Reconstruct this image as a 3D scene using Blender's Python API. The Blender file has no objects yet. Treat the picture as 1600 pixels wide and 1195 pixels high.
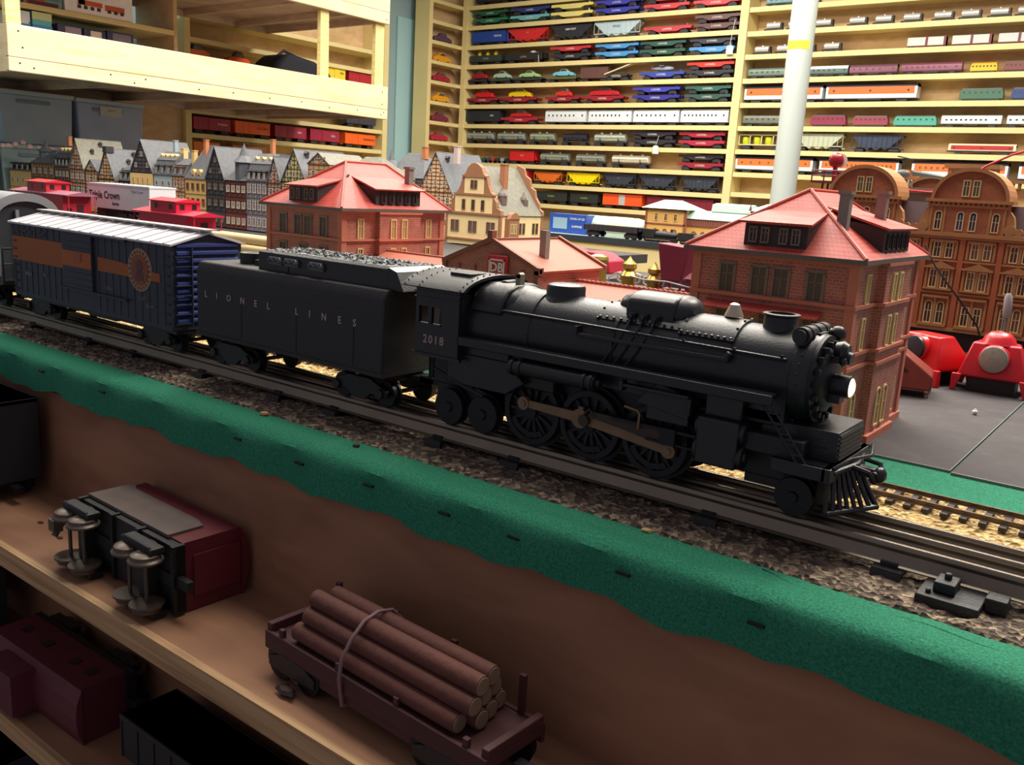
import bpy, math, random
from mathutils import Vector, Matrix

random.seed(7)
sc = bpy.context.scene
COL = sc.collection
CM = 0.01          # every length below is written in centimetres, z = 0 is the top of the rails

# ------------------------------------------------------------------ camera, world, lights, exposure
cam_d = bpy.data.cameras.new('camera')
cam = bpy.data.objects.new('camera', cam_d)
COL.objects.link(cam)
sc.camera = cam
cam_d.sensor_width = 36.0
cam_d.lens = 1400.0 / 1600.0 * 36.0
cam_d.clip_start = 0.02
cam_d.clip_end = 50
_yaw, _pitch, _roll = map(math.radians, (36.94, 12.28, 3.285))
_f = Vector((-math.sin(_yaw) * math.cos(_pitch), math.cos(_yaw) * math.cos(_pitch), -math.sin(_pitch)))
_r = Vector((math.cos(_yaw), math.sin(_yaw), 0))
_u = _r.cross(_f)
_r2 = _r * math.cos(_roll) + _u * math.sin(_roll)
_u2 = _u * math.cos(_roll) - _r * math.sin(_roll)
cam.matrix_world = Matrix(((_r2.x, _u2.x, -_f.x, 0), (_r2.y, _u2.y, -_f.y, 0), (_r2.z, _u2.z, -_f.z, 0.136), (0, 0, 0, 1)))

w = bpy.data.worlds.new('world')
sc.world = w
w.use_nodes = True
w.node_tree.nodes['Background'].inputs[0].default_value = (0.80, 0.74, 0.86, 1)
w.node_tree.nodes['Background'].inputs[1].default_value = 0.28

sc.view_settings.view_transform = 'Standard'
sc.view_settings.look = 'None'
sc.view_settings.exposure = 0.0
sc.view_settings.gamma = 1.0
sc.view_settings.use_curve_mapping = False

def ceiling_lamp(x, y, z, sx, sy, power, col=(1.0, 0.93, 0.82)):
    d = bpy.data.lights.new('ceiling_lamp', 'AREA')
    d.shape = 'RECTANGLE'; d.size = sx * CM; d.size_y = sy * CM
    d.energy = power; d.color = col
    o = bpy.data.objects.new('ceiling_lamp', d)
    o.location = (x * CM, y * CM, z * CM)
    COL.objects.link(o)
ceiling_lamp(-215, 335, 146, 120, 30, 38)
ceiling_lamp(-90, 335, 146, 120, 30, 25)
ceiling_lamp(-150, 215, 146, 120, 30, 36)
ceiling_lamp(20, 180, 146, 30, 120, 42)
ceiling_lamp(-250, 120, 146, 40, 120, 33)
ceiling_lamp(-70, 134, 146, 150, 60, 42)
ceiling_lamp(-60, 66, 146, 150, 40, 15)

# ------------------------------------------------------------------ mesh builder
class MB:
    def __init__(s):
        s.v = []; s.f = []; s.m = []
    def add(s, vs, fs, m=0):
        n = len(s.v)
        s.v += [tuple(p) for p in vs]
        for f in fs:
            s.f.append(tuple(i + n for i in f)); s.m.append(m)
    def box(s, x0, x1, y0, y1, z0, z1, m=0):
        if x0 > x1: x0, x1 = x1, x0
        if y0 > y1: y0, y1 = y1, y0
        if z0 > z1: z0, z1 = z1, z0
        s.add([(x0, y0, z0), (x1, y0, z0), (x1, y1, z0), (x0, y1, z0), (x0, y0, z1), (x1, y0, z1), (x1, y1, z1), (x0, y1, z1)],
              [(0, 3, 2, 1), (4, 5, 6, 7), (0, 1, 5, 4), (1, 2, 6, 5), (2, 3, 7, 6), (3, 0, 4, 7)], m)
    def prism(s, pts, a, b, axis='x', m=0):
        """closed outline pts extruded from a to b. axis x: pts are (y,z); y: (x,z); z: (x,y)"""
        def P(p, t):
            return {'x': (t, p[0], p[1]), 'y': (p[0], t, p[1]), 'z': (p[0], p[1], t)}[axis]
        n = len(pts)
        ar = sum(pts[i][0] * pts[(i + 1) % n][1] - pts[(i + 1) % n][0] * pts[i][1] for i in range(n))
        if (ar > 0) == (axis == 'y'): pts = list(reversed(pts))
        if a > b: a, b = b, a
        vs = [P(p, a) for p in pts] + [P(p, b) for p in pts]
        fs = [tuple(reversed(range(n))), tuple(range(n, 2 * n))]
        fs += [(i, (i + 1) % n, n + (i + 1) % n, n + i) for i in range(n)]
        s.add(vs, fs, m)
    def lathe(s, prof, o=(0, 0, 0), d=(0, 0, 1), n=16, m=0, caps=True, sq=None):
        """prof: list of (distance along axis, radius)"""
        d = Vector(d).normalized()
        a = Vector((0, 0, 1)) if abs(d.z) < .9 else Vector((1, 0, 0))
        e1 = d.cross(a).normalized(); e2 = d.cross(e1)
        o = Vector(o); vs = []
        for t, r in prof:
            for k in range(n):
                th = 2 * math.pi * (k + .5) / n
                vs.append(o + d * t + (e1 * math.cos(th) + e2 * math.sin(th)) * r)
        fs = []
        for j in range(len(prof) - 1):
            for k in range(n):
                k2 = (k + 1) % n
                fs.append((j * n + k, j * n + k2, (j + 1) * n + k2, (j + 1) * n + k))
        if caps:
            fs.append(tuple(reversed(range(n))))
            L = (len(prof) - 1) * n
            fs.append(tuple(range(L, L + n)))
        s.add(vs, fs, m)
    def cyl(s, p0, p1, r, r1=None, n=12, m=0):
        p0 = Vector(p0); p1 = Vector(p1)
        L = (p1 - p0).length
        s.lathe([(0, r), (L, r if r1 is None else r1)], p0, p1 - p0, n, m)
    def tube(s, pts, r, n=8, m=0):
        pts = [Vector(p) for p in pts]
        vs = []; up = None
        for i, p in enumerate(pts):
            t = (pts[min(i + 1, len(pts) - 1)] - pts[max(i - 1, 0)]).normalized()
            if up is None:
                up = t.cross(Vector((0, 0, 1)) if abs(t.z) < .9 else Vector((1, 0, 0))).normalized()
            up = (up - t * up.dot(t)).normalized()
            w_ = t.cross(up)
            for k in range(n):
                th = 2 * math.pi * k / n
                vs.append(p + (up * math.cos(th) + w_ * math.sin(th)) * r)
        fs = [(j * n + k, j * n + (k + 1) % n, (j + 1) * n + (k + 1) % n, (j + 1) * n + k) for j in range(len(pts) - 1) for k in range(n)]
        fs += [tuple(reversed(range(n))), tuple(range((len(pts) - 1) * n, len(pts) * n))]
        s.add(vs, fs, m)
    def ball(s, c, r, n=12, m=0, sx=1, sy=1, sz=1):
        k = n // 2; c = Vector(c); vs = []
        vs.append(c + Vector((0, 0, -r * sz)))
        for j in range(1, k):
            a = math.pi * j / k
            for i in range(n):
                b = 2 * math.pi * i / n
                vs.append(c + Vector((r * sx * math.sin(a) * math.cos(b), r * sy * math.sin(a) * math.sin(b), -r * sz * math.cos(a))))
        vs.append(c + Vector((0, 0, r * sz)))
        fs = [(0, 1 + (i + 1) % n, 1 + i) for i in range(n)]
        for j in range(k - 2):
            fs += [(1 + j * n + i, 1 + j * n + (i + 1) % n, 1 + (j + 1) * n + (i + 1) % n, 1 + (j + 1) * n + i) for i in range(n)]
        L = 1 + (k - 2) * n
        fs += [(L + i, L + (i + 1) % n, len(vs) - 1) for i in range(n)]
        s.add(vs, fs, m)
    def quad(s, a, b, c, d, m=0):
        s.add([a, b, c, d], [(0, 1, 2, 3)], m)
    def slab(s, quad, t, m=0):
        """thick plate: four corners (counter-clockwise seen from above) and a thickness downwards along the normal"""
        q = [Vector(p) for p in quad]
        n = (q[1] - q[0]).cross(q[3] - q[0])
        if n.length < 1e-9: n = (q[2] - q[1]).cross(q[3] - q[1])
        n.normalize()
        lo = [p - n * t for p in q]
        s.add(lo + q, [(3, 2, 1, 0), (4, 5, 6, 7), (0, 1, 5, 4), (1, 2, 6, 5), (2, 3, 7, 6), (3, 0, 4, 7)], m)
    def rot(s, M):
        s.v = [tuple(M @ Vector(p)) for p in s.v]; return s
    def mesh(s, name, mats, smooth=True):
        me = bpy.data.meshes.new(name)
        me.from_pydata([(a * CM, b * CM, c * CM) for a, b, c in s.v], [], s.f)
        for m in (mats if isinstance(mats, (list, tuple)) else [mats]): me.materials.append(m)
        me.polygons.foreach_set('material_index', s.m)
        if smooth:
            me.polygons.foreach_set('use_smooth', [True] * len(s.f))
            me.set_sharp_from_angle(angle=math.radians(38))
        me.update()
        return me
    def build(s, name, mats, parent=None, loc=(0, 0, 0), rz=0, bev=0, smooth=True, rot=None):
        return put(name, s.mesh(name, mats, smooth), parent, loc, rz, bev, rot)

def put(name, me, parent=None, loc=(0, 0, 0), rz=0, bev=0, rot=None):
    o = bpy.data.objects.new(name, me)
    COL.objects.link(o)
    o.location = (loc[0] * CM, loc[1] * CM, loc[2] * CM)
    o.rotation_euler = rot if rot else (0, 0, rz)
    if parent: o.parent = parent
    if bev:
        b = o.modifiers.new('edge', 'BEVEL'); b.width = bev * CM; b.segments = 2; b.limit_method = 'ANGLE'; b.angle_limit = math.radians(40)
    return o

LABELS = {}
def tag(o, label, cat, group=None, kind=None):
    n = len(label.split())
    if not 4 <= n <= 16: print('LABEL LENGTH', n, label)
    if label in LABELS and not group: print('DUPLICATE', label)
    LABELS[label] = 1
    o['label'] = label; o['category'] = cat
    if group: o['group'] = group
    if kind: o['kind'] = kind
    return o
def thing(name, label, cat, loc=(0, 0, 0), rz=0, group=None, rot=None):
    o = bpy.data.objects.new(name, None)
    o.empty_display_size = .02
    COL.objects.link(o)
    o.location = (loc[0] * CM, loc[1] * CM, loc[2] * CM)
    o.rotation_euler = rot if rot else (0, 0, rz)
    return tag(o, label, cat, group)
def struct(o):
    o['kind'] = 'structure'; return o
def dup(root, label, loc, rz=None, group=None):
    r = root.copy(); COL.objects.link(r)
    r.location = (loc[0] * CM, loc[1] * CM, loc[2] * CM)
    if rz is not None: r.rotation_euler = (0, 0, rz)
    tag(r, label, root['category'], group)
    for ch in list(root.children):
        c = ch.copy(); COL.objects.link(c); c.parent = r
        for g in list(ch.children):
            d = g.copy(); COL.objects.link(d); d.parent = c
    return r

# ------------------------------------------------------------------ materials
def _nt(name):
    m = bpy.data.materials.new(name); m.use_nodes = True
    nt = m.node_tree; b = nt.nodes['Principled BSDF']
    return m, nt, b
def _n(nt, t, **k):
    x = nt.nodes.new(t)
    for a, v in k.items(): setattr(x, a, v)
    return x
_MC = {}
def mat(c, rough=.5, metal=0, var=.12, sc_=60, bump=0, spec=None, name=None, emit=0, alpha=1, trans=0, bs=None):
    """plain coloured material with a little procedural unevenness (c is sRGB 0-255)"""
    key = (c, rough, metal, var, sc_, bump, spec, emit, alpha, trans, bs)
    if key in _MC: return _MC[key]
    m, nt, b = _nt(name or 'paint')
    l = [((x / 255) / 12.92 if x / 255 <= .04045 else ((x / 255 + .055) / 1.055) ** 2.4) for x in c]
    tc = _n(nt, 'ShaderNodeTexCoord')
    no = _n(nt, 'ShaderNodeTexNoise'); no.inputs['Scale'].default_value = sc_; no.inputs['Detail'].default_value = 4
    nt.links.new(tc.outputs['Object'], no.inputs['Vector'])
    mx = _n(nt, 'ShaderNodeMix', data_type='RGBA')
    mx.inputs[6].default_value = (*[max(0, x * (1 - var)) for x in l], 1)
    mx.inputs[7].default_value = (*[min(1, x * (1 + var)) for x in l], 1)
    nt.links.new(no.outputs['Fac'], mx.inputs[0])
    nt.links.new(mx.outputs[2], b.inputs['Base Color'])
    b.inputs['Roughness'].default_value = rough
    b.inputs['Metallic'].default_value = metal
    if spec is not None: b.inputs['Specular IOR Level'].default_value = spec
    if bump:
        nb = no
        if bs:
            nb = _n(nt, 'ShaderNodeTexNoise'); nb.inputs['Scale'].default_value = bs; nb.inputs['Detail'].default_value = 3
            nt.links.new(tc.outputs['Object'], nb.inputs['Vector'])
        bp = _n(nt, 'ShaderNodeBump'); bp.inputs['Strength'].default_value = bump; bp.inputs['Distance'].default_value = .002
        nt.links.new(nb.outputs['Fac'], bp.inputs['Height']); nt.links.new(bp.outputs['Normal'], b.inputs['Normal'])
    if emit:
        b.inputs['Emission Color'].default_value = (*l, 1); b.inputs['Emission Strength'].default_value = emit
    if trans: b.inputs['Transmission Weight'].default_value = trans
    if alpha < 1: b.inputs['Alpha'].default_value = alpha
    _MC[key] = m
    return m
def lin(c): return tuple(((x / 255) / 12.92 if x / 255 <= .04045 else ((x / 255 + .055) / 1.055) ** 2.4) for x in c) + (1,)
def ramp(nt, fac, stops):
    r = _n(nt, 'ShaderNodeValToRGB')
    el = r.color_ramp.elements
    el[0].position = stops[0][0]; el[0].color = lin(stops[0][1])
    el[1].position = stops[-1][0]; el[1].color = lin(stops[-1][1])
    for p, c in stops[1:-1]:
        e = el.new(p); e.color = lin(c)
    nt.links.new(fac, r.inputs[0])
    return r
def wood(name, c1, c2, c3, stretch=(3, 3, 3), rough=.6, scale=6):
    m, nt, b = _nt(name)
    tc = _n(nt, 'ShaderNodeTexCoord'); mp = _n(nt, 'ShaderNodeMapping')
    mp.inputs['Scale'].default_value = stretch
    nt.links.new(tc.outputs['Object'], mp.inputs[0])
    n1 = _n(nt, 'ShaderNodeTexNoise'); n1.inputs['Scale'].default_value = scale; n1.inputs['Detail'].default_value = 6; n1.inputs['Distortion'].default_value = .6
    nt.links.new(mp.outputs[0], n1.inputs[0])
    r = ramp(nt, n1.outputs['Fac'], [(.30, c1), (.5, c2), (.72, c3)])
    nt.links.new(r.outputs[0], b.inputs['Base Color'])
    b.inputs['Roughness'].default_value = rough
    bp = _n(nt, 'ShaderNodeBump'); bp.inputs['Strength'].default_value = .12; bp.inputs['Distance'].default_value = .002
    nt.links.new(n1.outputs['Fac'], bp.inputs['Height']); nt.links.new(bp.outputs['Normal'], b.inputs['Normal'])
    return m
def plaited(name, c1, c2, cm, bw, bh, mort=.02, rough=.6, sw=False, bump=.4):
    """brick or tile courses wrapped on upright faces: u = x + y, v = z (sw: v = slope)"""
    m, nt, b = _nt(name)
    tc = _n(nt, 'ShaderNodeTexCoord'); sp = _n(nt, 'ShaderNodeSeparateXYZ'); cb = _n(nt, 'ShaderNodeCombineXYZ'); ad = _n(nt, 'ShaderNodeMath', operation='ADD')
    nt.links.new(tc.outputs['Object'], sp.inputs[0])
    nt.links.new(sp.outputs[0], ad.inputs[0]); nt.links.new(sp.outputs[1], ad.inputs[1])
    nt.links.new(ad.outputs[0], cb.inputs[0]); nt.links.new(sp.outputs[2], cb.inputs[1])
    br = _n(nt, 'ShaderNodeTexBrick')
    br.inputs['Scale'].default_value = 1
    br.inputs['Brick Width'].default_value = bw * CM; br.inputs['Row Height'].default_value = bh * CM
    br.inputs['Mortar Size'].default_value = mort * CM; br.inputs['Mortar Smooth'].default_value = .3
    br.inputs['Color1'].default_value = lin(c1); br.inputs['Color2'].default_value = lin(c2); br.inputs['Mortar'].default_value = lin(cm)
    nt.links.new(cb.outputs[0], br.inputs['Vector'])
    no = _n(nt, 'ShaderNodeTexNoise'); no.inputs['Scale'].default_value = 90
    nt.links.new(tc.outputs['Object'], no.inputs['Vector'])
    mx = _n(nt, 'ShaderNodeMix', data_type='RGBA', blend_type='OVERLAY'); mx.inputs[0].default_value = .35
    nt.links.new(br.outputs['Color'], mx.inputs[6]); nt.links.new(no.outputs['Fac'], mx.inputs[7])
    nt.links.new(mx.outputs[2], b.inputs['Base Color'])
    b.inputs['Roughness'].default_value = rough
    bp = _n(nt, 'ShaderNodeBump', invert=True); bp.inputs['Strength'].default_value = bump; bp.inputs['Distance'].default_value = .0006
    nt.links.new(br.outputs['Fac'], bp.inputs['Height']); nt.links.new(bp.outputs['Normal'], b.inputs['Normal'])
    return m
def speckle(name, stops, scale, rough=.9, bump=.8, dist=.003, vor=False):
    m, nt, b = _nt(name)
    tc = _n(nt, 'ShaderNodeTexCoord')
    if vor:
        no = _n(nt, 'ShaderNodeTexVoronoi'); no.inputs['Scale'].default_value = scale
        out = no.outputs['Color']; h = no.outputs['Distance']
        sp = _n(nt, 'ShaderNodeSeparateColor'); nt.links.new(out, sp.inputs[0]); out = sp.outputs[0]
    else:
        no = _n(nt, 'ShaderNodeTexNoise'); no.inputs['Scale'].default_value = scale; no.inputs['Detail'].default_value = 8; no.inputs['Roughness'].default_value = .7
        out = h = no.outputs['Fac']
    nt.links.new(tc.outputs['Object'], no.inputs['Vector'])
    r = ramp(nt, out, stops)
    nt.links.new(r.outputs[0], b.inputs['Base Color']); b.inputs['Roughness'].default_value = rough
    bp = _n(nt, 'ShaderNodeBump'); bp.inputs['Strength'].default_value = bump; bp.inputs['Distance'].default_value = dist
    nt.links.new(h, bp.inputs['Height']); nt.links.new(bp.outputs['Normal'], b.inputs['Normal'])
    return m

BLACK = mat((26, 27, 31), .36, 0, .15, 200, .07, name='black_enamel', bs=900)
BLACKD = mat((24, 24, 27), .5, 0, .2, 200, .15, name='dull_black', bs=700)
TENDERB = mat((38, 36, 38), .62, 0, .12, 150, .12, name='matt_black_plastic', bs=900)
IRON = mat((40, 40, 44), .45, .6, .2, 200, name='dark_iron')
STEEL = mat((150, 140, 125), .35, .8, .2, 150, name='dull_steel')
ROD = mat((128, 104, 80), .45, .5, .2, 150, name='tan_steel_rod')
WHITE = mat((225, 222, 215), .5, name='white_plastic')
GREYL = mat((150, 145, 140), .5, name='grey_plastic')
LETTER = mat((190, 180, 170), .5, name='pale_lettering')
DGLASS = mat((38, 36, 40), .15, name='dark_glass')
PINE = wood('pale_pine', (206, 186, 118), (222, 204, 138), (232, 216, 156), (2, 2, 14))
PINEH = wood('pine_board', (214, 188, 144), (226, 204, 164), (234, 214, 180), (2, 1.2, 16), scale=4)
BACKB = wood('shelf_backboard', (196, 160, 116), (208, 174, 130), (218, 188, 144), (2, 2, 4))
RAFTER = wood('underside_wood', (176, 152, 130), (196, 172, 148), (210, 188, 164), (2, 2, 10))

# ------------------------------------------------------------------ lettering
_TX = {}
def text_mesh(s, size, space=1.0, bold=0.0, sx=1.0):
    key = (s, size, space, bold, sx)
    if key in _TX: return _TX[key]
    cu = bpy.data.curves.new('lettering', 'FONT')
    cu.body = s; cu.size = size * CM; cu.space_character = space; cu.offset = bold * CM
    cu.extrude = .012 * CM; cu.align_x = 'CENTER'; cu.align_y = 'CENTER'; cu.resolution_u = 2
    o = bpy.data.objects.new('tmp', cu); COL.objects.link(o)
    dg = bpy.context.evaluated_depsgraph_get(); dg.update()
    me = bpy.data.meshes.new_from_object(o.evaluated_get(dg))
    bpy.data.objects.remove(o); bpy.data.curves.remove(cu)
    me.name = 'lettering'
    if sx != 1.0:
        for v in me.vertices: v.co.x *= sx
    _TX[key] = me
    return me
def text(s, size, loc, m, parent, face='-y', space=1.0, bold=0.0, sx=1.0, name='lettering', label=None):
    me = text_mesh(s, size, space, bold, sx)
    if not me.materials: me.materials.append(m)
    elif me.materials[0] != m:
        me = me.copy(); me.materials[0] = m
    rot = {'-y': (math.pi / 2, 0, 0), '+x': (math.pi / 2, 0, math.pi / 2), 'up': (0, 0, 0)}[face]
    return put(name, me, parent, loc, rot=rot)

# ================================================================== THE ROOM
def sheet(name, x0, x1, y0, y1, z0, z1, m, **k):
    b = MB(); b.box(x0, x1, y0, y1, z0, z1); return struct(b.build(name, m, smooth=False, **k))
WALLB = mat((148, 174, 180), .7, var=.05, sc_=8, name='blue_grey_wall_paint')
sheet('floor', -520, 160, -160, 460, -98, -95, mat((96, 88, 82), .7, var=.2, sc_=5, name='grey_floor'))
sheet('ceiling', -520, 160, 60, 460, 150, 153, mat((205, 205, 200), .8, var=.04, sc_=5, name='ceiling_white'))
sheet('wall_back', -520, 160, 446, 450, -95, 150, mat((196, 186, 160), .8, var=.05, sc_=5, name='cream_wall'))
sheet('wall_left', -396, -392, -160, 446, -95, 150, WALLB)

# narrow blue door in the left wall, between the two shelving units
t = thing('cupboard_door', 'narrow pale blue flush door with black latch in blue wall', 'door', (-391.9, 404, -95))
b = MB(); b.box(0, 1.2, -13, 13.5, 6, 201); b.build('door_panel', mat((166, 204, 210), .55, var=.04, sc_=8), t, bev=.2)
b = MB(); b.box(1.2, 2.2, 6.5, 12.5, 158, 162.5); b.box(2.2, 3, 8, 11, 159, 161.5); b.build('latch', BLACKD, t)

# ---- shelving on the back wall: two bays, each with its own boards
ZA = [5.15, 16.1, 26.9, 38.0, 49.3, 60.6, 72.1, 83.3, 94.3, 105.4, 116.7]
ZB = [17.3, 27.0, 38.0, 49.1, 60.0, 71.3, 82.4, 93.0, 104.0, 115.0]
YF, YB = 430.0, 443.0
PINES = mat((224, 206, 146), .6, var=.05, sc_=12, name='shelf_pine')
def bay(name, label, x0, x1, zs, uprights):
    t = thing(name, label, 'shelving', ((x0 + x1) / 2, YF, -95))
    cx = (x0 + x1) / 2
    b = MB(); b.box(x0 - cx, x1 - cx, YB - YF - 1, YB - YF, 85, 222); b.build('back_panel', BACKB, t, smooth=False)
    for z in zs:
        b = MB(); b.box(x0 - cx, x1 - cx, .8, YB - YF - 1, z - 1.6 + 95, z + 95, 0)
        b.box(x0 - cx, x1 - cx, 0, .8, z - 2.2 + 95, z + .1 + 95, 0)
        b.build('shelf_board', PINES, t, smooth=False)
    for u0, u1 in uprights:
        b = MB(); b.box(u0 - cx, u1 - cx, -.6, YB - YF, 0, 222); b.build('upright', PINES, t, smooth=False)
    return t
bay('display_shelving', 'wide pale pine wall shelving full of freight cars, left of the white column', -371.5, -197.7, ZA, [(-375, -371.5), (-197.7, -193.6)])
bay('display_shelving', 'pale pine wall shelving behind and right of the white column', -193.4, 10, ZB, [])
# narrow return shelving facing right
t = thing('display_shelving', 'narrow corner shelving column between blue door and wide wall shelving', 'shelving', (-375.2, 416, -95))
b = MB(); b.box(-10.6, -10, -13, 27, 0, 222); b.build('back_panel', BACKB, t, smooth=False)
for z in ZA:
    b = MB(); b.box(-10, 0, -13, 13.8, z - 2 + 95, z + 95); b.build('shelf_board', PINES, t, smooth=False)
b = MB(); b.box(-10.6, 0.5, -16, -13, 0, 222); b.build('upright', PINES, t, smooth=False)

# ---- shelving on the left wall (x = -370 face), seen below and above the deep rack
t = thing('display_shelving', 'pale pine wall shelving behind the deep wooden rack at left', 'shelving', (-370, 300, -95))
LS = [18.4, 29.4, 40.0, 50.5, 61.0, 70.3, 80.5]
for z in LS:
    b = MB(); b.box(-16, 0, -58, 60, z - 2 + 95, z + 95); b.build('shelf_board', PINES, t, smooth=False)
for y0, y1 in ((-61, -58), (60, 63.5)):
    b = MB(); b.box(-16, .4, y0, y1, 0, 222); b.build('upright', PINES, t, smooth=False)
b = MB(); b.box(-17, -16.2, -61, 63.5, 20, 222); b.build('back_panel', BACKB, t, smooth=False)

# ---- the deep two-level rack in front of it (face x = -287)
t = thing('wooden_rack', 'deep pine rack with tall front boards overhanging the model town at left', 'rack', (-287, 205, 38.7))
YA, YZ = -77.2, 77.3
def seam(z0, z1, nm, y0=YA, y1=YZ, x0=-2, x1=0, lab=None):
    b = MB(); b.box(x0, x1, y0, y1, z0, z1); return b.build(nm, PINEH, t, bev=.25, smooth=False)
fb = seam(4.05, 13.3, 'front_board'); seam(0, 4.0, 'front_rail')
b = MB(); b.box(-80, -2, YA + .5, YZ - .5, 3, 4.2); b.build('deck', RAFTER, t, smooth=False)
seam(38.4, 43, 'front_rail'); seam(43.05, 60, 'front_board')
b = MB(); b.box(-80, -2, YA + .5, YZ - .5, 41.5, 42.7); b.build('deck', RAFTER, t, smooth=False)
for z in (0, 38.6):
    for y in (-76, -38, -2, 32, 58, 75.5):
        b = MB(); b.box(-80, -2, y - .9, y + .9, z + .2, z + 3); b.build('joist', RAFTER, t, smooth=False)
    b = MB(); b.box(-80, -78, YA + .5, YZ - .5, z + .2, z + 3); b.build('rear_rail', RAFTER, t, smooth=False)
for y0, y1, z0, z1, x in ((71.5, 76.4, 12.6, 38.4, -2.2), (42, 46.2, 4.2, 38.4, -2.2), (YA, YA + 4.2, 13.3, 60, -.2)):
    b = MB(); b.box(x - 2, x, y0, y1, z0, z1); b.build('post', PINE, t, smooth=False)
b = MB(); b.box(-80, -52.6, YA + 9, 10, 26.2, 28); b.build('inner_shelf', PINES, t, smooth=False)
b = MB(); b.box(-80, -52.6, 10, 11.6, 4.2, 41.5); b.build('side_panel', BACKB, t, smooth=False)
b = MB(); b.box(-80, -2, YA, YA + 1.6, 0, 13.3); b.build('end_board', PINEH, t, smooth=False)
for y, z in ((-74, 11.5), (-74, 2.5), (-73, 7), (-70, 1.6), (-46, 2.8), (-38, 1.2), (-34, 2.8), (-14, 1.9), (0, 2.4), (16, 2.2), (31, 2.6), (45, 1.8), (60, 2.3), (74, 11), (74, 6), (73.5, 1.8), (75.5, 40), (75, 2.8)):
    b = MB(); b.lathe([(0, .3), (.06, .22)], (0, y, z), (1, 0, 0), 8); b.build('screw', IRON, t)

# ---- table with felt edge, back panel and the shelves underneath
PLY = wood('ply_edge', (148, 112, 76), (186, 148, 104), (206, 170, 126), (1.2, 40, 40), scale=5)
FIBRE = wood('brown_hardboard', (134, 94, 68), (148, 106, 78), (160, 116, 86), (2, 6, 6), rough=.75)
t = thing('layout_table', 'long train layout table with brown plywood shelves under its front edge', 'table', (-60, 33, -95))
def tb(nm, x0, x1, y0, y1, z0, z1, m):
    b = MB(); b.box(x0 + 60, x1 + 60, y0 - 33, y1 - 33, z0 + 95, z1 + 95); return b.build(nm, m, t, smooth=False)
TBLX = mat((60, 56, 56), .8, var=.15, sc_=20, name='dark_board')
tb('tabletop', -330, 40, 33, 136, -4.2, -1.9, TBLX)
tb('tabletop', -330, -118, 136, 214, -4.2, -1.9, TBLX)
tb('tabletop', -118, -86, 136, 162, -4.2, -1.9, TBLX)
tb('back_panel', -330, 40, 33, 34.2, -95, -4.2, FIBRE)
for z in (-12.5, -26.2, -40):
    tb('shelf', -330, 40, 25.7, 33, z - 1.5, z, FIBRE)
    tb('shelf_edge', -330, 40, 25.2, 25.7, z - 1.5, z, PLY)
tb('table_leg', 30, 38, 124, 132, -95, -4.2, PINE); tb('table_leg', -325, -317, 124, 132, -95, -4.2, PINE)

# green felt, rolled over the front edge
FELT = speckle('green_felt', [(.32, (26, 98, 74)), (.5, (38, 138, 104)), (.66, (58, 162, 124))], 900, .95, .9, .0015)
random.seed(3)
def felt_front():
    xs = [-112 + .6 * i for i in range(215)]
    vs = []; fs = []
    for i, x in enumerate(xs):
        back = 36.4 if x < -16 else (36.4 - 1.5 * min(1, (x + 16) / 6))
        back += .12 * math.sin(x * .7) + .08 * math.sin(x * 1.9)
        low = -4.05 + .16 * math.sin(x * .53) + .12 * math.sin(x * 1.37 + 1) + random.uniform(-.05, .05)
        wv = .05 * math.sin(x * .9)
        prof = [(back, -1.45), (back - .8, -1.42 + wv * .3), (34.6, -1.42), (33.6, -1.43), (33.0, -1.47), (32.6, -1.6), (32.36, -1.85), (32.28 + wv, -2.3), (32.22 + wv * 2, -3.0), (32.25 + wv * 2.5, low), (32.55 + wv * 2.5, low + .02), (32.7, -3), (32.9, -1.95), (back, -1.85)]
        vs += [(x, y, z) for y, z in prof]
    n = 14
    for i in range(len(xs) - 1):
        for k in range(n):
            fs.append((i * n + k, i * n + (k + 1) % n, (i + 1) * n + (k + 1) % n, (i + 1) * n + k))
    b = MB(); b.add(vs, fs); return b
o = felt_front().build('felt_strip', FELT)
tag(o, 'bright green felt strip rolled over the front edge of the layout table', 'felt')
for x, z in ((-45, -2.4), (-39.2, -2.6), (-33.5, -2.5), (-28.0, -2.6), (-23.6, -2.6), (-17.6, -2.5), (-61, -2.4), (-70, -2.4), (-11.5, -2.7)):
    b = MB(); b.box(-.35, .35, -.07, .05, -.06, .06); b.box(-.35, -.28, -.05, .1, -.06, .02); b.box(.28, .35, -.05, .1, -.06, .02)
    s_ = b.build('staple', IRON, o, (x, 32.2, z))
b = MB(); b.box(-330, 40, 42.9, 136, -1.88, -1.73)
o = b.build('felt_sheet', FELT, smooth=False); tag(o, 'flat green felt sheet under the small track and black mat', 'felt')
# crumbs on the felt
def crumb(label, x, y, z, r, c):
    b = MB(); random.seed(int(x * 10)); b.ball((0, 0, r * .5), r, 7, sz=.5, sx=1.4)
    b.v = [(p[0] + random.uniform(-.25, .25) * r, p[1] + random.uniform(-.25, .25) * r, p[2]) for p in b.v]
    tag(b.build('crumb', mat(c, .8), None, (x, y, z), smooth=False), label, 'debris')
crumb('tan wood chip on the green felt below the tender lettering', -45.5, 34.6, -1.44, .28, (190, 140, 90))
crumb('tiny dark crumb on the green felt below the steam engine cab', -36.6, 34.2, -1.44, .2, (60, 40, 45))
crumb('pale tan crumb on the green felt below the cylinder', -18.0, 34.8, -1.44, .2, (190, 160, 110))

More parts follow.
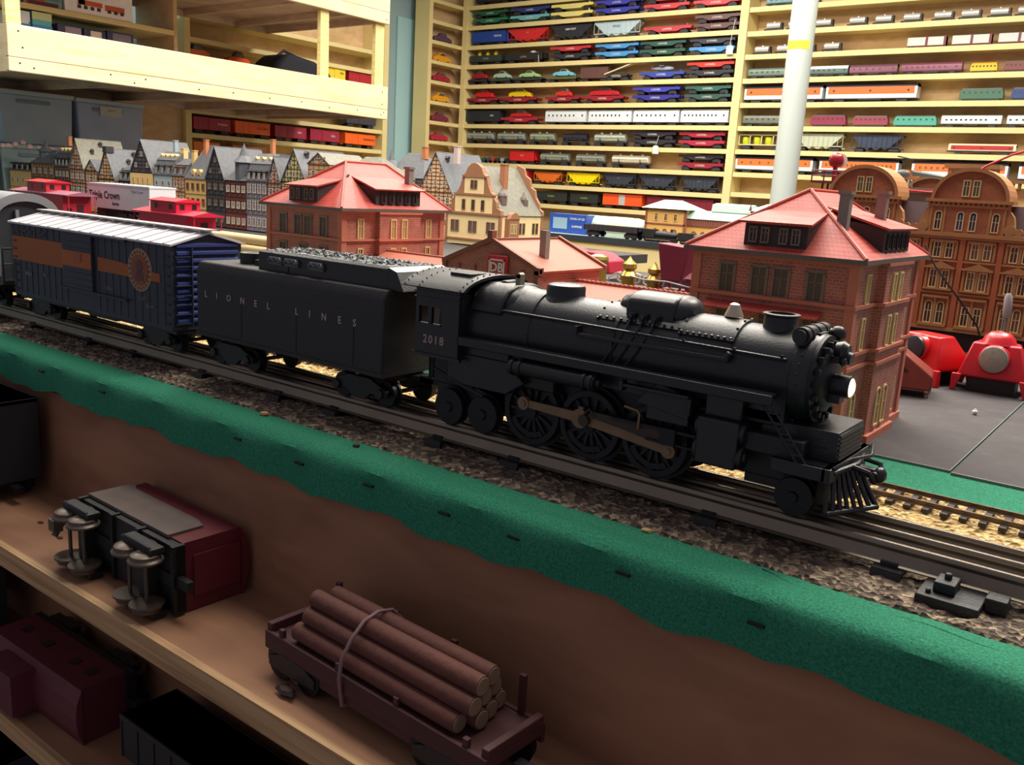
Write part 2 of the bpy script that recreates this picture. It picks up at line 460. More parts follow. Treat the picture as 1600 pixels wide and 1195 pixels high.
# black roofing mat with light edge and a seam
MAT = speckle('black_mat', [(.3, (46, 40, 43)), (.55, (60, 54, 57)), (.75, (80, 74, 76))], 22, .8, .4, .001)
SEAM = mat((120, 118, 118), .6, name='cut_edge')
t = thing('black_mat', 'charcoal mat left of the seam, under the brick buildings', 'mat', (-9.9, 57.6, -1.72))
b = MB(); b.box(-300, 0, 0, 78, 0, .14); b.build('sheet', MAT, t, smooth=False)
b = MB(); b.box(-300, 0, -.1, 0, 0, .15); b.box(-.05, 0, 0, 78, .13, .15); b.build('cut_edge', SEAM, t, smooth=False)
t = thing('black_mat', 'charcoal mat right of the seam, at the picture edge', 'mat', (-9.8, 57.2, -1.72))
b = MB(); b.box(.02, 48, 0, 78, 0, .14); b.build('sheet', MAT, t, smooth=False)
b = MB(); b.box(.02, 48, -.12, 0, 0, .16); b.build('cut_edge', SEAM, t, smooth=False)
b = MB(); b.ball((0, 0, .2), .22, 10, sz=.9); b.box(-.06, .06, -.06, .06, .32, .45)
tag(b.build('white_bead', WHITE, None, (-12.0, 75.7, -1.58)), 'small white bead lying on the black mat before the red housings', 'bead')

# ---- ballast and the big three-rail track
BAL = speckle('grey_ballast', [(.15, (66, 54, 48)), (.5, (96, 82, 70)), (.75, (122, 106, 88)), (.95, (160, 142, 116))], 420, .95, .8, .002, vor=True)
BALT = speckle('tan_ballast', [(.1, (168, 134, 84)), (.5, (200, 168, 112)), (.9, (222, 196, 142))], 330, .95, 1, .003, vor=True)
random.seed(11)
def grid(x0, x1, y0, y1, z, step, amp, edge):
    nx = int((x1 - x0) / step); ny = max(3, int((y1 - y0) / step)); vs = []; fs = []
    for i in range(nx + 1):
        for j in range(ny + 1):
            y = y0 + (y1 - y0) * j / ny
            zz = z + random.uniform(-amp, amp)
            if j in (0, ny): zz = edge; y += random.uniform(-.12, .12)
            vs.append((x0 + (x1 - x0) * i / nx + random.uniform(-.3, .3) * step, y, zz))
    for i in range(nx):
        for j in range(ny):
            a = i * (ny + 1) + j
            fs.append((a, a + ny + 1, a + ny + 2, a + 1))
    b = MB(); b.add(vs, fs); return b
o = grid(-112, 22, 34.6, 43.6, -1.32, .33, .1, -1.75).build('track_ballast', BAL, smooth=False)
tag(o, 'coarse grey brown ballast under the three-rail track', 'ballast', kind='stuff')
o = grid(-112, 30, 43.3, 49.7, -1.05, .3, .09, -1.72).build('foam_ballast', BALT, smooth=False)
tag(o, 'sandy yellow foam ballast under the small rear track', 'ballast', kind='stuff')
RAILM = mat((128, 118, 104), .34, .75, .25, 30, name='tinplate_rail')
t = thing('train_track', 'tinplate three-rail toy track carrying the black steam train', 'track', (-45, 39.7, -1.2))
for y, nm in ((-1.6, 'rail'), (0, 'rail'), (1.6, 'rail')):
    b = MB()
    prof = [(.16 * math.cos(a) + y, 1.04 + .16 * math.sin(a)) for a in [math.pi * k / 8 - .5 for k in range(0, 11)]]
    prof = [(y + .11, .92), (y + .17, 1.0), (y + .16, 1.1), (y + .09, 1.185), (y, 1.2), (y - .09, 1.185), (y - .16, 1.1), (y - .17, 1.0), (y - .11, .92), (y - .06, .82), (y - .1, .74), (y - .24, .36), (y - .34, .3), (y - .34, .24), (y + .34, .24), (y + .34, .3), (y + .24, .36), (y + .1, .74), (y + .06, .82)]
    b.prism(prof, -67, 67, 'x'); b.build(nm, RAILM, t)
for x in (-38.2, -28.3, -21.4, -12.0, -3.2, 2.4, 11.4, 17.0, 28.6, 36.8, 44.6, -50, -60):
    b = MB(); b.prism([(-2.45, -.2), (-2.35, .22), (2.35, .22), (2.45, -.2), (2.2, -.2), (2.15, .1), (-2.15, .1), (-2.2, -.2)], x - .6, x + .6, 'x')
    b.box(x - .35, x + .35, -2.0, -1.2, .2, .42); b.box(x - .3, x + .3, 1.3, 1.95, .2, .42)
    b.build('tie', BLACKD, t, smooth=False)
b = MB(); b.box(38.3, 40.6, -3.9, -1.9, -.3, .25); b.box(38.8, 39.6, -3.3, -2.2, .25, .7); b.cyl((39.2, -2.7, .6), (39.2, -2.7, .95), .14); b.box(40.6, 41.4, -3.0, -2.2, -.1, .5); b.cyl((38.7, -3.5, .2), (38.7, -3.5, .42), .1)
b.build('power_clip', BLACKD, t, bev=.06)
# small two-rail track on the foam bed
t = thing('small_train_track', 'small two-rail track on sandy foam behind the steam engine', 'track', (-40, 47.4, -1.0))
for y in (-.82, .82):
    b = MB(); b.prism([(y - .12, .25), (y + .12, .25), (y + .05, .32), (y + .05, .46), (y + .07, .5), (y - .07, .5), (y - .05, .46), (y - .05, .32)], -70, 70, 'x')
    b.build('rail', mat((104, 84, 66), .4, .6, name='brown_rail'), t, smooth=False)
b = MB()
x = -30.0
while x < 60:
    b.box(x, x + .32, -1.35, 1.35, .05, .25); x += .86
b.box(-70, -30, -1.2, 1.2, .05, .25)
o = b.build('sleepers', mat((58, 46, 42), .7), t, smooth=False); o['kind'] = 'stuff'

# ---- white column with yellow tape
t = thing('support_column', 'white round steel column with yellow tape band before the back shelves', 'column', (-143.2, 370, -95))
b = MB(); b.lathe([(0, 5.0), (245, 5.0)], n=40); b.build('shaft', mat((180, 188, 184), .35, var=.03, sc_=6), t)
b = MB()
th0 = math.atan2(-370, 143.2)
pts = [(5.06 * math.cos(th0 - 1.25 + 2.0 * k / 12), 5.06 * math.sin(th0 - 1.25 + 2.0 * k / 12)) for k in range(13)]
vs = [(x, y, 168.6) for x, y in pts] + [(x, y, 171.8) for x, y in pts]
b.add(vs, [(i, i + 1, 14 + i, 13 + i) for i in range(12)]); b.build('tape', mat((226, 214, 50), .6), t)

# ================================================================== THE STEAM TRAIN
def wheel_mb(r, w=.55, spokes=0, y=0, sgn=-1):
    """wheel in the x-z plane, tread from y (outer face) inwards"""
    b = MB(); d = -sgn
    b.lathe([(0, r * .98), (w * .15, r), (w * .8, r), (w * .8, r * 1.1), (w, r * 1.1)], (0, y, 0), (0, d, 0), 28, caps=not spokes)
    if spokes:
        b.lathe([(w, r * 1.1), (w, r * .82), (0, r * .82), (0, r * .98)], (0, y, 0), (0, d, 0), 28, caps=False)
        b.lathe([(-.08, r * .2), (w * .9, r * .22)], (0, y, 0), (0, d, 0), 12)
        for k in range(spokes):
            a = 2 * math.pi * k / spokes
            c, s = math.cos(a), math.sin(a)
            b.add([(c * r * .15 - s * .09 * q, y + d * (.1 if p else w * .6), s * r * .15 + c * .09 * q) for q in (-1, 1) for p in (1, 0)] +
                  [(c * r * .86 - s * .06 * q, y + d * (.1 if p else w * .6), s * r * .86 + c * .06 * q) for q in (-1, 1) for p in (1, 0)],
                  [(0, 1, 3, 2), (4, 6, 7, 5), (0, 4, 5, 1), (2, 3, 7, 6), (0, 2, 6, 4), (1, 5, 7, 3)])
        b.lathe([(0.02, r * .84), (w * .5, r * .84)], (0, y + d * w * .5, 0), (0, d, 0), 28)
    else:
        b.lathe([(-.12, r * .25), (0, r * .3)], (0, y, 0), (0, d, 0), 12)
    return b

L = thing('steam_locomotive', 'large black toy steam locomotive number 2018 with lit headlight', 'locomotive', (-22, 39.7, 0))
def lp(b, nm, m=BLACK, **k): return b.build(nm, m, L, **k)
# boiler with taper, bands
b = MB()
b.lathe([(-10.2, 2.3), (-7.4, 2.3), (-5.6, 2.24), (-5.55, 2.3), (-5.35, 2.3), (-5.3, 2.22), (-.5, 2.14), (-.45, 2.2), (-.25, 2.2), (-.2, 2.12), (3.6, 2.1), (8.6, 2.06), (8.65, 2.12), (9.0, 2.14), (9.3, 2.06), (9.45, 1.95)], (0, 0, 6.0), (1, 0, 0), 48)
b.box(-10, 8.6, -1.9, 1.9, 4.1, 5.6)
lp(b, 'boiler', BLACK)
b = MB(); b.prism([(-2.5, 2.7), (2.5, 2.7), (2.35, 5.3), (-2.35, 5.3)], -10.6, -6.4, 'x'); b.prism([(-2.0, 3.2), (2.0, 3.2), (2.2, 5.3), (-2.2, 5.3)], -6.4, -3.6, 'x')
b.prism([(-10.6, 2.7), (-6.4, 2.7), (-5.2, 3.5), (-6.4, 4.5), (-10.6, 4.5)], -2.5, -2.3, 'y')
lp(b, 'firebox', BLACK, bev=.08)
# smokebox front
b = MB(); b.lathe([(0, 2.0), (.18, 2.0), (.2, 1.5), (.34, 1.42), (.46, 1.2), (.55, .7), (.58, 0.01)], (9.4, 0, 6.0), (1, 0, 0), 40, caps=False)
for k in range(18):
    a = 2 * math.pi * k / 18
    b.box(9.5, 9.82, 1.66 * math.cos(a) - .12, 1.66 * math.cos(a) + .12, 6 + 1.66 * math.sin(a) - .12, 6 + 1.66 * math.sin(a) + .12)
lp(b, 'smokebox_front', IRON)
b = MB()
for k in range(30):
    a = 2 * math.pi * k / 30
    b.ball((9.0, 2.14 * math.cos(a), 6 + 2.14 * math.sin(a)), .07, 5)
lp(b, 'rivet_ring', BLACK)
b = MB(); b.lathe([(0, .5), (.5, .52), (.95, .5), (1.0, .44), (.9, .42)], (9.75, 0, 5.85), (1, 0, 0), 24); b.box(9.6, 10.4, -.35, .35, 5.1, 5.5)
h = lp(b, 'headlight', BLACK)
b = MB(); b.lathe([(0, .42), (.12, .4), (.2, .26), (.24, .01)], (10.64, 0, 5.85), (1, 0, 0), 20, caps=False); b.build('headlight_lens', mat((255, 226, 160), .3, emit=5.0, name='lit_lens'), h)
b = MB()
b.lathe([(0, .42), (.3, .5), (.55, .36)], (9.9, 0, 7.35), (1, 0, 0), 14); b.box(9.3, 10.2, -.5, .5, 6.9, 7.2); b.cyl((10.1, 0, 7.2), (10.6, 0, 7.1), .28); b.ball((10.35, -.35, 7.0), .2, 8); b.ball((10.35, .4, 7.1), .22, 8)
lp(b, 'number_board_lamp', BLACK)
b = MB(); b.cyl((8.75, -1.45, 7.98), (8.75, 1.45, 7.98), .4, n=18); b.cyl((8.75, -1.65, 7.98), (8.75, -1.45, 7.98), .3, n=18); b.cyl((8.75, 1.45, 7.98), (8.75, 1.65, 7.98), .3, n=18)
for y in (-.9, 0, .9): b.lathe([(-.08, .44), (.08, .44)], (8.75, y, 7.98), (0, 1, 0), 18)
b.box(8.3, 9.3, -.5, .5, 7.7, 8.1); b.ball((9.5, 1.2, 7.95), .38, 10); b.cyl((9.2, 1.2, 7.9), (9.6, 1.2, 7.95), .28)
lp(b, 'feedwater_heater', BLACK)
b = MB(); b.lathe([(0, .95), (.18, .8), (.85, .76), (.9, .84), (.98, .84), (1.0, .6), (.7, .56)], (7.25, 0, 7.7), (0, 0, 1), 26); lp(b, 'smokestack', BLACK)
b = MB(); b.lathe([(0, .08), (.22, .1), (.24, .46), (.36, .42), (.62, .3), (.8, .24), (.88, .1)], (4.9, .15, 8.0), (0, 0, 1), 16); b.box(4.6, 5.2, -.3, .6, 7.85, 8.15)
o = lp(b, 'bell', mat((196, 182, 160), .3, .8, name='bell_metal')); o['label'] = 'small polished bell'
# steam dome
b = MB(); b.lathe([(0, 1.25), (.2, 1.12), (.34, 1.05), (.72, 1.05), (.84, .98), (.9, .8), (.92, .01)], (-4.6, 0, 7.85), (0, 0, 1), 30, caps=False); lp(b, 'steam_dome', BLACK)
# sand dome: long rounded casting with three pipes each side
b = MB()
prof = []
for k in range(9):
    a = math.pi * k / 8
    prof.append((-1.35 * math.cos(a) * (1 if k else 1), 8.0 + .95 * math.sin(a) ** .55))
b.prism([(-1.35, 7.2)] + [(p, q) for p, q in prof] + [(1.35, 7.2)], -.1, 2.5, 'x')
b.lathe([(-1.3, 7.0 * 0 + .2), (-1.1, .6), (-.6, .78), (0, .82)], (0.2, 0, 8.0), (1, 0, 0), 18)
b.ball((2.5, 0, 8.05), .9, 16, sx=.95, sy=1.35); b.ball((0, 0, 8.05), .9, 16, sx=.5, sy=1.4)
lp(b, 'sand_dome', BLACK, bev=.12)
for s in (-1, 1):
    b = MB()
    for x in (.35, 1.0, 1.65):
        b.box(x - .2, x + .2, s * 1.25, s * 1.55, 7.5, 7.95)
        b.cyl((x, s * 1.5, 7.75), (x, s * 1.75, 7.75), .13, n=8)
        b.tube([(x, s * 1.6, 7.6), (x - .1, s * 1.9, 7.1), (x - .5, s * 2.22, 6.2), (x - 1.0, s * 2.3, 5.4)], .05, 6)
    lp(b, 'sand_pipes', BLACK)
# riveted patches on the boiler crown
def patch(x0, x1, a0, a1, r, nm, bolts=9):
    b = MB(); n = 14; vs = []
    for rr in (r, r + .09):
        for k in range(n + 1):
            a = math.radians(a0 + (a1 - a0) * k / n)
            for x in (x0, x1): vs.append((x, -rr * math.sin(a), 6 + rr * math.cos(a)))
    m = 2 * (n + 1)
    fs = []
    for k in range(n): fs.append((m + 2 * k, m + 2 * k + 2, m + 2 * k + 3, m + 2 * k + 1))
    for k in range(n):
        fs.append((2 * k, 2 * k + 2, m + 2 * k + 2, m + 2 * k)); fs.append((2 * k + 1, m + 2 * k + 1, m + 2 * k + 3, 2 * k + 3))
    fs.append((0, m, m + 1, 1)); fs.append((2 * n, 2 * n + 1, m + 2 * n + 1, m + 2 * n))
    b.add(vs, fs)
    for k in range(bolts):
        for a in (a0, a1):
            aa = math.radians(a * .94); x = x0 + (x1 - x0) * (k + .5) / bolts
            b.ball((x, -(r + .1) * math.sin(aa), 6 + (r + .1) * math.cos(aa)), .09, 6)
    for k in range(6):
        a = math.radians(a0 + (a1 - a0) * k / 5)
        for x in (x0 + .1, x1 - .1): b.ball((x, -(r + .1) * math.sin(a), 6 + (r + .1) * math.cos(a)), .08, 6)
    return lp(b, nm, BLACK)
patch(3.0, 5.8, -52, 52, 2.1, 'riveted_patch'); patch(-1.6, 3.2, -48, 48, 2.11, 'riveted_patch', 12)
# cab
b = MB()
for s in (-1, 1):
    y0, y1 = (s * 2.75, s * 2.95)
    b.box(-12.7, -9.5, y0, y1, 4.15, 5.9); b.box(-12.7, -9.5, y0, y1, 6.85, 8.0)
    b.box(-12.7, -12.45, y0, y1, 5.9, 6.85); b.box(-11.75, -11.5, y0, y1, 5.9, 6.85); b.box(-10.8, -9.5, y0, y1, 5.9, 6.85)
    b.box(-12.9, -9.3, s * 2.8, s * 3.05, 4.05, 4.22); b.box(-12.5, -10.8, s * 2.8, s * 3.03, 5.82, 5.93)
    b.box(-12.8, -9.4, s * 2.8, s * 3.02, 7.3, 7.38); b.box(-12.8, -9.4, s * 2.8, s * 3.02, 7.62, 7.7)
b.box(-9.65, -9.45, -2.8, 2.8, 4.2, 7.7); b.box(-12.5, -12.3, -2.2, -2.0, 4.2, 6); b.box(-12.6, -9.6, -2.75, 2.75, 4.1, 4.4)
b.box(-12.0, -10.2, -2.5, -1.2, 4.4, 5.6); b.box(-12.1, -9.7, -1.6, 1.6, 4.4, 7.7)
lp(b, 'cab', BLACK, smooth=False)
def arc(w, z0, h, n=14): return [(w * math.sin(a), z0 + h * (math.cos(a) - math.cos(1.25)) / (1 - math.cos(1.25))) for a in [-1.25 + 2.5 * k / n for k in range(n + 1)]]
out = arc(3.3, 7.92, .82); inn = arc(3.15, 7.85, .72)
b = MB(); b.prism([(y, z) for y, z in out] + [(y, z) for y, z in reversed(inn)], -13.7, -9.1, 'x')
rf = lp(b, 'cab_roof', BLACK)
b = MB(); b.box(-11.4, -9.9, -1.6, -.3, 8.5, 8.76); b.build('roof_hatch', BLACK, rf, smooth=False)
b = MB()
for k in range(15):
    for x in (-13.5, -12.4, -9.4):
        a = -1.2 + 2.4 * k / 14
        b.ball((x, 3.28 * math.sin(a), 7.95 + .83 * (math.cos(a) - math.cos(1.25)) / (1 - math.cos(1.25))), .06, 5)
b.build('rivets', BLACK, rf)
text('2018', .66, (-11.3, -2.96, 5.0), mat((158, 140, 130), .6, name='dull_lettering'), L, space=1.25, bold=.012, name='cab_number')
# casting in front of the cab roof, whistle
b = MB(); b.prism([(-2.3, 6.9), (-2.1, 7.6), (-1.6, 8.15), (-.8, 8.42), (.8, 8.42), (1.6, 8.15), (2.1, 7.6), (2.3, 6.9)], -9.3, -7.2, 'x')
b.ball((-7.3, 0, 7.2), 1.25, 16, sx=1.05, sy=1.55, sz=.95); b.box(-8.6, -8.2, -.6, .6, 8.3, 8.55)
lp(b, 'turret_casting', BLACK, bev=.25)
b = MB(); b.box(-7.62, -7.3, -.5, -.1, 7.9, 8.95); b.cyl((-7.46, -.5, 8.9), (-7.46, -.1, 8.9), .16, n=10); o = lp(b, 'whistle', mat((150, 144, 122), .4, .4, name='dull_brass')); o['label'] = 'tan upright whistle plate'
# handrails, pipes and running boards
b = MB()
for s in (-1, 1):
    b.tube([(-9.3, s * 2.15, 7.15), (-2, s * 2.05, 7.1), (3, s * 1.98, 7.02), (8.4, s * 1.95, 6.95)], .07, 8)
    for x in (-8.6, -6.5, -4, -1.5, 1, 3.5, 6, 8.2): b.cyl((x, s * 1.7, 7.05), (x, s * 2.12, 7.1), .06, n=6)
    b.box(-9.3, 8.2, s * 1.75, s * 1.95, 6.86, 6.98)
lp(b, 'handrail', BLACK)
b = MB()
for s in (-1, 1):
    b.box(-2.3, 5.9, s * 1.95, s * 2.35, 6.52, 6.66); b.box(-2.35, -2.2, s * 1.9, s * 2.4, 6.52, 7.0); b.cyl((5.7, s * 2.2, 6.5), (5.9, s * 2.2, 6.9), .14, n=8)
lp(b, 'side_shelf', BLACK)
b = MB()
for s in (-1, 1):
    b.box(-9.6, 8.3, s * 1.7, s * 2.9, 5.28, 5.46); b.box(-9.6, 8.35, s * 2.75, s * 2.95, 4.98, 5.46)
lp(b, 'running_board', BLACK, bev=.05)
for s in (-1, 1):
    b = MB(); b.cyl((-5.9, s * 2.75, 4.42), (-.6, s * 2.75, 4.42), .4, n=18); b.cyl((-.6, s * 2.75, 4.42), (-.35, s * 2.75, 4.42), .22, n=12)
    for x in (-5.7, -5.2, -1.2, -.8): b.lathe([(-.09, .46), (.09, .46)], (x, s * 2.75, 4.42), (1, 0, 0), 18)
    b.box(-5.2, -1, s * 2.0, s * 2.6, 4.3, 4.6)
    lp(b, 'air_reservoir', BLACK)
    b = MB(); b.box(.9, 4.6, s * 2.5, s * 2.95, 4.55, 4.72); b.box(.8, 1.0, s * 2.5, s * 3.0, 4.35, 4.85); b.box(4.4, 4.6, s * 2.5, s * 2.95, 3.8, 4.72)
    b.prism([(1.6, 3.9), (4.4, 3.5), (4.4, 4.6), (3.4, 4.85), (2.7, 5.0), (2.2, 4.6)], s * 2.5, s * 2.62, 'y')
    b.box(2.2, 4.4, s * 2.05, s * 2.6, 3.2, 4.5)
    lp(b, 'valve_hanger', BLACK, bev=.04)
    b = MB(); b.box(5.0, 7.0, s * 1.8, s * 2.95, 1.75, 3.95); b.cyl((4.8, s * 2.3, 3.4), (7.2, s * 2.3, 3.4), .55, n=16); b.cyl((4.8, s * 2.3, 2.3), (7.2, s * 2.3, 2.3), .6, n=16)
    b.cyl((7.1, s * 2.3, 2.3), (7.3, s * 2.3, 2.3), .3, n=10); b.box(5.1, 6.9, s * 2.0, s * 2.5, 3.9, 5.3)
    lp(b, 'cylinder', BLACK, bev=.12)
    b = MB(); b.box(.2, 5.0, s * 2.3, s * 2.5, 2.72, 2.86); b.box(2.2, 5.0, s * 2.3, s * 2.5, 2.1, 2.2); b.box(3.0, 3.8, s * 2.2, s * 2.6, 2.1, 2.9)
    lp(b, 'crosshead_guide', IRON)
# main frame, drive wheels, rods
b = MB(); b.box(-9.5, 8.8, -1.2, 1.2, 1.3, 5.0); b.box(-12.4, -9.4, -1.6, 1.6, 2.3, 4.2); b.box(7.0, 9.8, -2.4, 2.4, 2.7, 3.6); b.box(4.5, 8.5, -1.9, 1.9, 3.9, 4.6)
lp(b, 'main_frame', BLACKD, bev=.08)
WX = (-5.0, -1.35, 2.4)
for x in WX:
    for s in (-1, 1):
        b = wheel_mb(1.82, .55, 14, s * 1.95, s)
        b.prism([(1.15 * math.cos(a), 1.15 * math.sin(a)) for a in (3.6, 3.9, 4.2, 4.6, 5.0, 5.3)] + [(1.5 * math.cos(a), 1.5 * math.sin(a)) for a in (5.3, 4.6, 3.9, 3.6)], s * 1.9, s * 1.6, 'y')
        lp(b, 'driving_wheel', IRON, loc=(x, 0, 1.98))
for s in (-1, 1):
    y = s * 2.12
    pins = [(WX[0] - .35, 2.42), (WX[1] - .4, 2.3), (WX[2] + .95, 1.72)]
    b = MB()
    b.prism([(pins[0][0], pins[0][1] - .18), (pins[1][0], pins[1][1] - .22), (pins[2][0], pins[2][1] - .2), (pins[2][0], pins[2][1] + .2), (pins[1][0], pins[1][1] + .3), (pins[0][0], pins[0][1] + .2)], y - .09, y + .09, 'y')
    b.lathe([(-.12, .5), (.12, .5)], (pins[1][0], y, pins[1][1]), (0, 1, 0), 18); b.lathe([(-.14, .36), (.14, .36)], (pins[0][0], y, pins[0][1]), (0, 1, 0), 16); b.lathe([(-.14, .36), (.14, .36)], (pins[2][0], y, pins[2][1]), (0, 1, 0), 16)
    for p in pins: b.lathe([(-.2, .17), (.2, .17)], (p[0], y, p[1]), (0, 1, 0), 10)
    b.box(pins[1][0] - .12, pins[1][0] + .16, y - .1, y + .1, pins[1][1] + .3, pins[1][1] + .62)
    o = lp(b, 'side_rod', ROD); o['label'] = 'tan grey connecting rod'
    b = MB(); b.prism([(WX[1] + .1, 2.55), (WX[2] + .9, 2.05), (WX[2] + 1.4, 2.35), (WX[2] + 1.4, 2.75), (WX[1] + .4, 2.85)], y + s * .14, y + s * .26, 'y')
    b.tube([(WX[1] - .1, y + s * .25, 2.5), (WX[1] + .25, y + s * .3, 2.95), (WX[1] + .6, y + s * .25, 2.6)], .08, 6); b.cyl((WX[1] - .05, y, 2.3), (WX[1] - .05, y + s * .35, 2.3), .3, n=12)
    lp(b, 'main_rod', mat((62, 54, 46), .5, .4, name='dark_rod'))
    b = MB(); b.tube([(1.0, s * 2.6, 3.55), (1.75, s * 2.6, 3.45), (1.85, s * 2.6, 3.3), (1.8, s * 2.55, 2.55)], .07, 6); lp(b, 'valve_link', ROD)
# trailing truck
b = MB(); b.box(-12.2, -7.4, -1.2, 1.2, 1.6, 2.6); b.prism([(-12.3, 1.0), (-7.6, 1.0), (-7.6, 2.0), (-9.5, 2.4), (-12.3, 2.4)], -1.3, 1.3, 'y'); b.tube([(-11.6, -2.4, 3.3), (-9.5, -2.5, 2.7), (-7.9, -2.5, 2.35)], .1, 8); b.tube([(-11.6, 2.4, 3.3), (-9.5, 2.5, 2.7), (-7.9, 2.5, 2.35)], .1, 8)
b.box(-14.6, -12.2, -.4, .4, 1.7, 2.1); b.box(-13.2, -12.8, -.5, .5, 1.9, 3.9)
lp(b, 'trailing_truck', BLACKD)
for x in (-10.85, -8.35):
    for s in (-1, 1): lp(wheel_mb(1.05, .5, 0, s * 1.95, s), 'truck_wheel', IRON, loc=(x, 0, 1.12))
# front: deck, air pump housing with louvres, ladders, pilot
b = MB(); b.box(8.6, 11.15, -2.85, 2.85, 2.55, 2.8); b.box(8.6, 11.0, -2.9, -2.6, 2.2, 2.8); b.box(8.6, 11.0, 2.6, 2.9, 2.2, 2.8); b.box(10.8, 11.2, -2.9, 2.9, 2.15, 2.8)
lp(b, 'front_deck', BLACK, bev=.04)
b = MB(); b.box(7.6, 11.0, -1.75, 1.75, 2.8, 4.15)
for k in range(6): b.prism([(11.0, 2.92 + k * .2), (11.12, 2.9 + k * .2), (11.0, 3.05 + k * .2)], -1.6, 1.6, 'y')
for z in (3.25, 3.55, 3.85): b.box(9.2, 9.8, -1.82, -1.75, z, z + .06); b.box(10.0, 10.6, -1.82, -1.75, z - .2, z - .14)
lp(b, 'pump_housing', BLACK, bev=.04)
for s in (-1, 1):
    b = MB()
    for dx in (0, .42): b.tube([(7.95 + dx, s * 2.75, 4.95), (9.7 + dx, s * 2.8, 2.75)], .06, 6)
    for k in range(5):
        u = (k + .7) / 5.5; b.box(7.95 + 1.75 * u, 8.42 + 1.75 * u, s * 2.7, s * 2.84, 4.95 - 2.2 * u, 5.02 - 2.2 * u)
    lp(b, 'ladder', BLACK)
b = MB()
xt = lambda y: 12.5 - 1.35 * abs(y) / 2.7
ys = [-2.7 + 5.4 * k / 14 for k in range(15)]
for y in ys:
    x1 = xt(y); x0 = 11.0 + .5 * (1 - abs(y) / 2.7)
    b.tube([(x0, y * .85, 2.5), (x0 + (x1 - x0) * .45, y * .93, 1.7), (x1, y, .85)], .1, 6)
b.tube([(xt(y), y, .82) for y in ys], .13, 8); b.tube([(11.1 + .35 * (1 - abs(y) / 2.7), y * .85, 2.5) for y in ys], .14, 8)
b.prism([(10.6, -2.5), (11.4, 0), (10.6, 2.5)], 1.0, 2.5, 'z')
lp(b, 'pilot', BLACK)
b = MB(); b.box(11.2, 12.3, -.25, .25, 2.1, 2.5); b.ball((12.45, 0, 2.25), .38, 10, sx=.8); b.cyl((12.3, -.5, 2.25), (12.3, .5, 2.25), .2); b.tube([(11.2, -2.6, 2.8), (11.6, -1.6, 3.1), (12.0, 0, 3.05), (11.6, 1.6, 3.1), (11.2, 2.6, 2.8)], .08, 6); b.tube([(11.5, -.9, 2.6), (12.2, -.9, 2.5), (12.4, -.5, 2.0)], .12, 6); b.tube([(11.5, .9, 2.6), (12.2, .9, 2.5), (12.4, .5, 2.0)], .12, 6)
lp(b, 'front_coupler', BLACK)
b = MB(); b.box(6.8, 10.4, -1.1, 1.1, .9, 1.7); lp(b, 'pilot_truck', BLACKD)
for s in (-1, 1): lp(wheel_mb(.88, .5, 0, s * 1.95, s), 'truck_wheel', IRON, loc=(9.45, 0, .96))
b = MB(); b.cyl((9.45, -2.0, .96), (9.45, 2.0, .96), .15); [b.cyl((x, -2, 1.12), (x, 2, 1.12), .15) for x in (-10.85, -8.35)]; [b.cyl((x, -2, 1.98), (x, 2, 1.98), .2) for x in WX]; lp(b, 'axle', IRON)

# ---- trucks shared by the big cars
def truck(parent, x, m=BLACKD, r=.78, wb=1.9, y=1.95, gauge_in=1.9):
    b = MB()
    for s in (-1, 1):
        b.prism([(-wb - .5, .75), (-wb - .5, 1.15), (-wb * .5, 1.75), (wb * .5, 1.75), (wb + .5, 1.15), (wb + .5, .75), (wb * .55, .8), (wb * .3, .35), (-wb * .3, .35), (-wb * .55, .8)], s * 2.05, s * 2.35, 'y')
        for q in (-wb, wb): b.cyl((q, s * 2.0, .95), (q, s * 2.55, .95), .32, n=10)
        for q in (-.3, 0, .3): b.cyl((q, s * 2.2, .6), (q, s * 2.2, 1.5), .14, n=8)
    b.box(-.5, .5, -2.1, 2.1, 1.1, 1.75)
    t = b.build('truck', m, parent, (x, 0, 0), bev=.04)
    for q in (-wb, wb):
        w_ = MB()
        for s in (-1, 1): w_.lathe([(0, r), (.4, r), (.4, r * 1.14), (.55, r * 1.14)], (0, s * 1.88, 0), (0, -s, 0), 20)
        w_.cyl((0, -1.9, 0), (0, 1.9, 0), .14, n=8)
        w_.build('wheelset', IRON, t, (q, 0, .86))
    return t

# ---- tender
T = thing('coal_tender', 'black plastic coal tender lettered in pale capitals behind the locomotive', 'tender', (-46.5, 39.7, 0))
b = MB()
b.prism([(-3.05, 2.3), (3.05, 2.3), (3.05, 6.75), (2.75, 7.35), (-2.75, 7.35), (-3.05, 6.75)], -9.3, 9.3, 'x')
b.build('tank_body', TENDERB, T, bev=.12)
b = MB(); b.box(-9.35, 9.35, -3.1, 3.1, 2.15, 2.4)
for x in (-8.2, -5.5, -2.8, 0, 2.8, 5.5, 8.2):
    for z in (2.8, 3.6, 4.4, 5.9, 6.5): b.ball((x, -3.05, z), .05, 5)
for x in (-4.2, 1.5, 6.8): b.box(x, x + .04, -3.08, -3.0, 2.5, 5.0)
b.build('sill', TENDERB, T)
b = MB(); b.prism([(-2.35, 7.3), (2.35, 7.3), (2.35, 8.5), (2.2, 8.62), (-2.2, 8.62), (-2.35, 8.5)], -3.2, 8.9, 'x'); b.prism([(8.9, 7.3), (10.2, 7.3), (9.6, 8.4), (8.9, 8.62)], -2.35, 2.35, 'y')
b.box(-.9, -.1, -2.4, -2.35, 7.4, 8.3)
bk = b.build('coal_bunker', BLACK, T, bev=.06)
COAL = speckle('coal', [(.2, (28, 30, 34)), (.5, (58, 62, 66)), (.85, (112, 118, 122))], 300, .45, 1, .003, vor=True)
random.seed(5); b = MB()
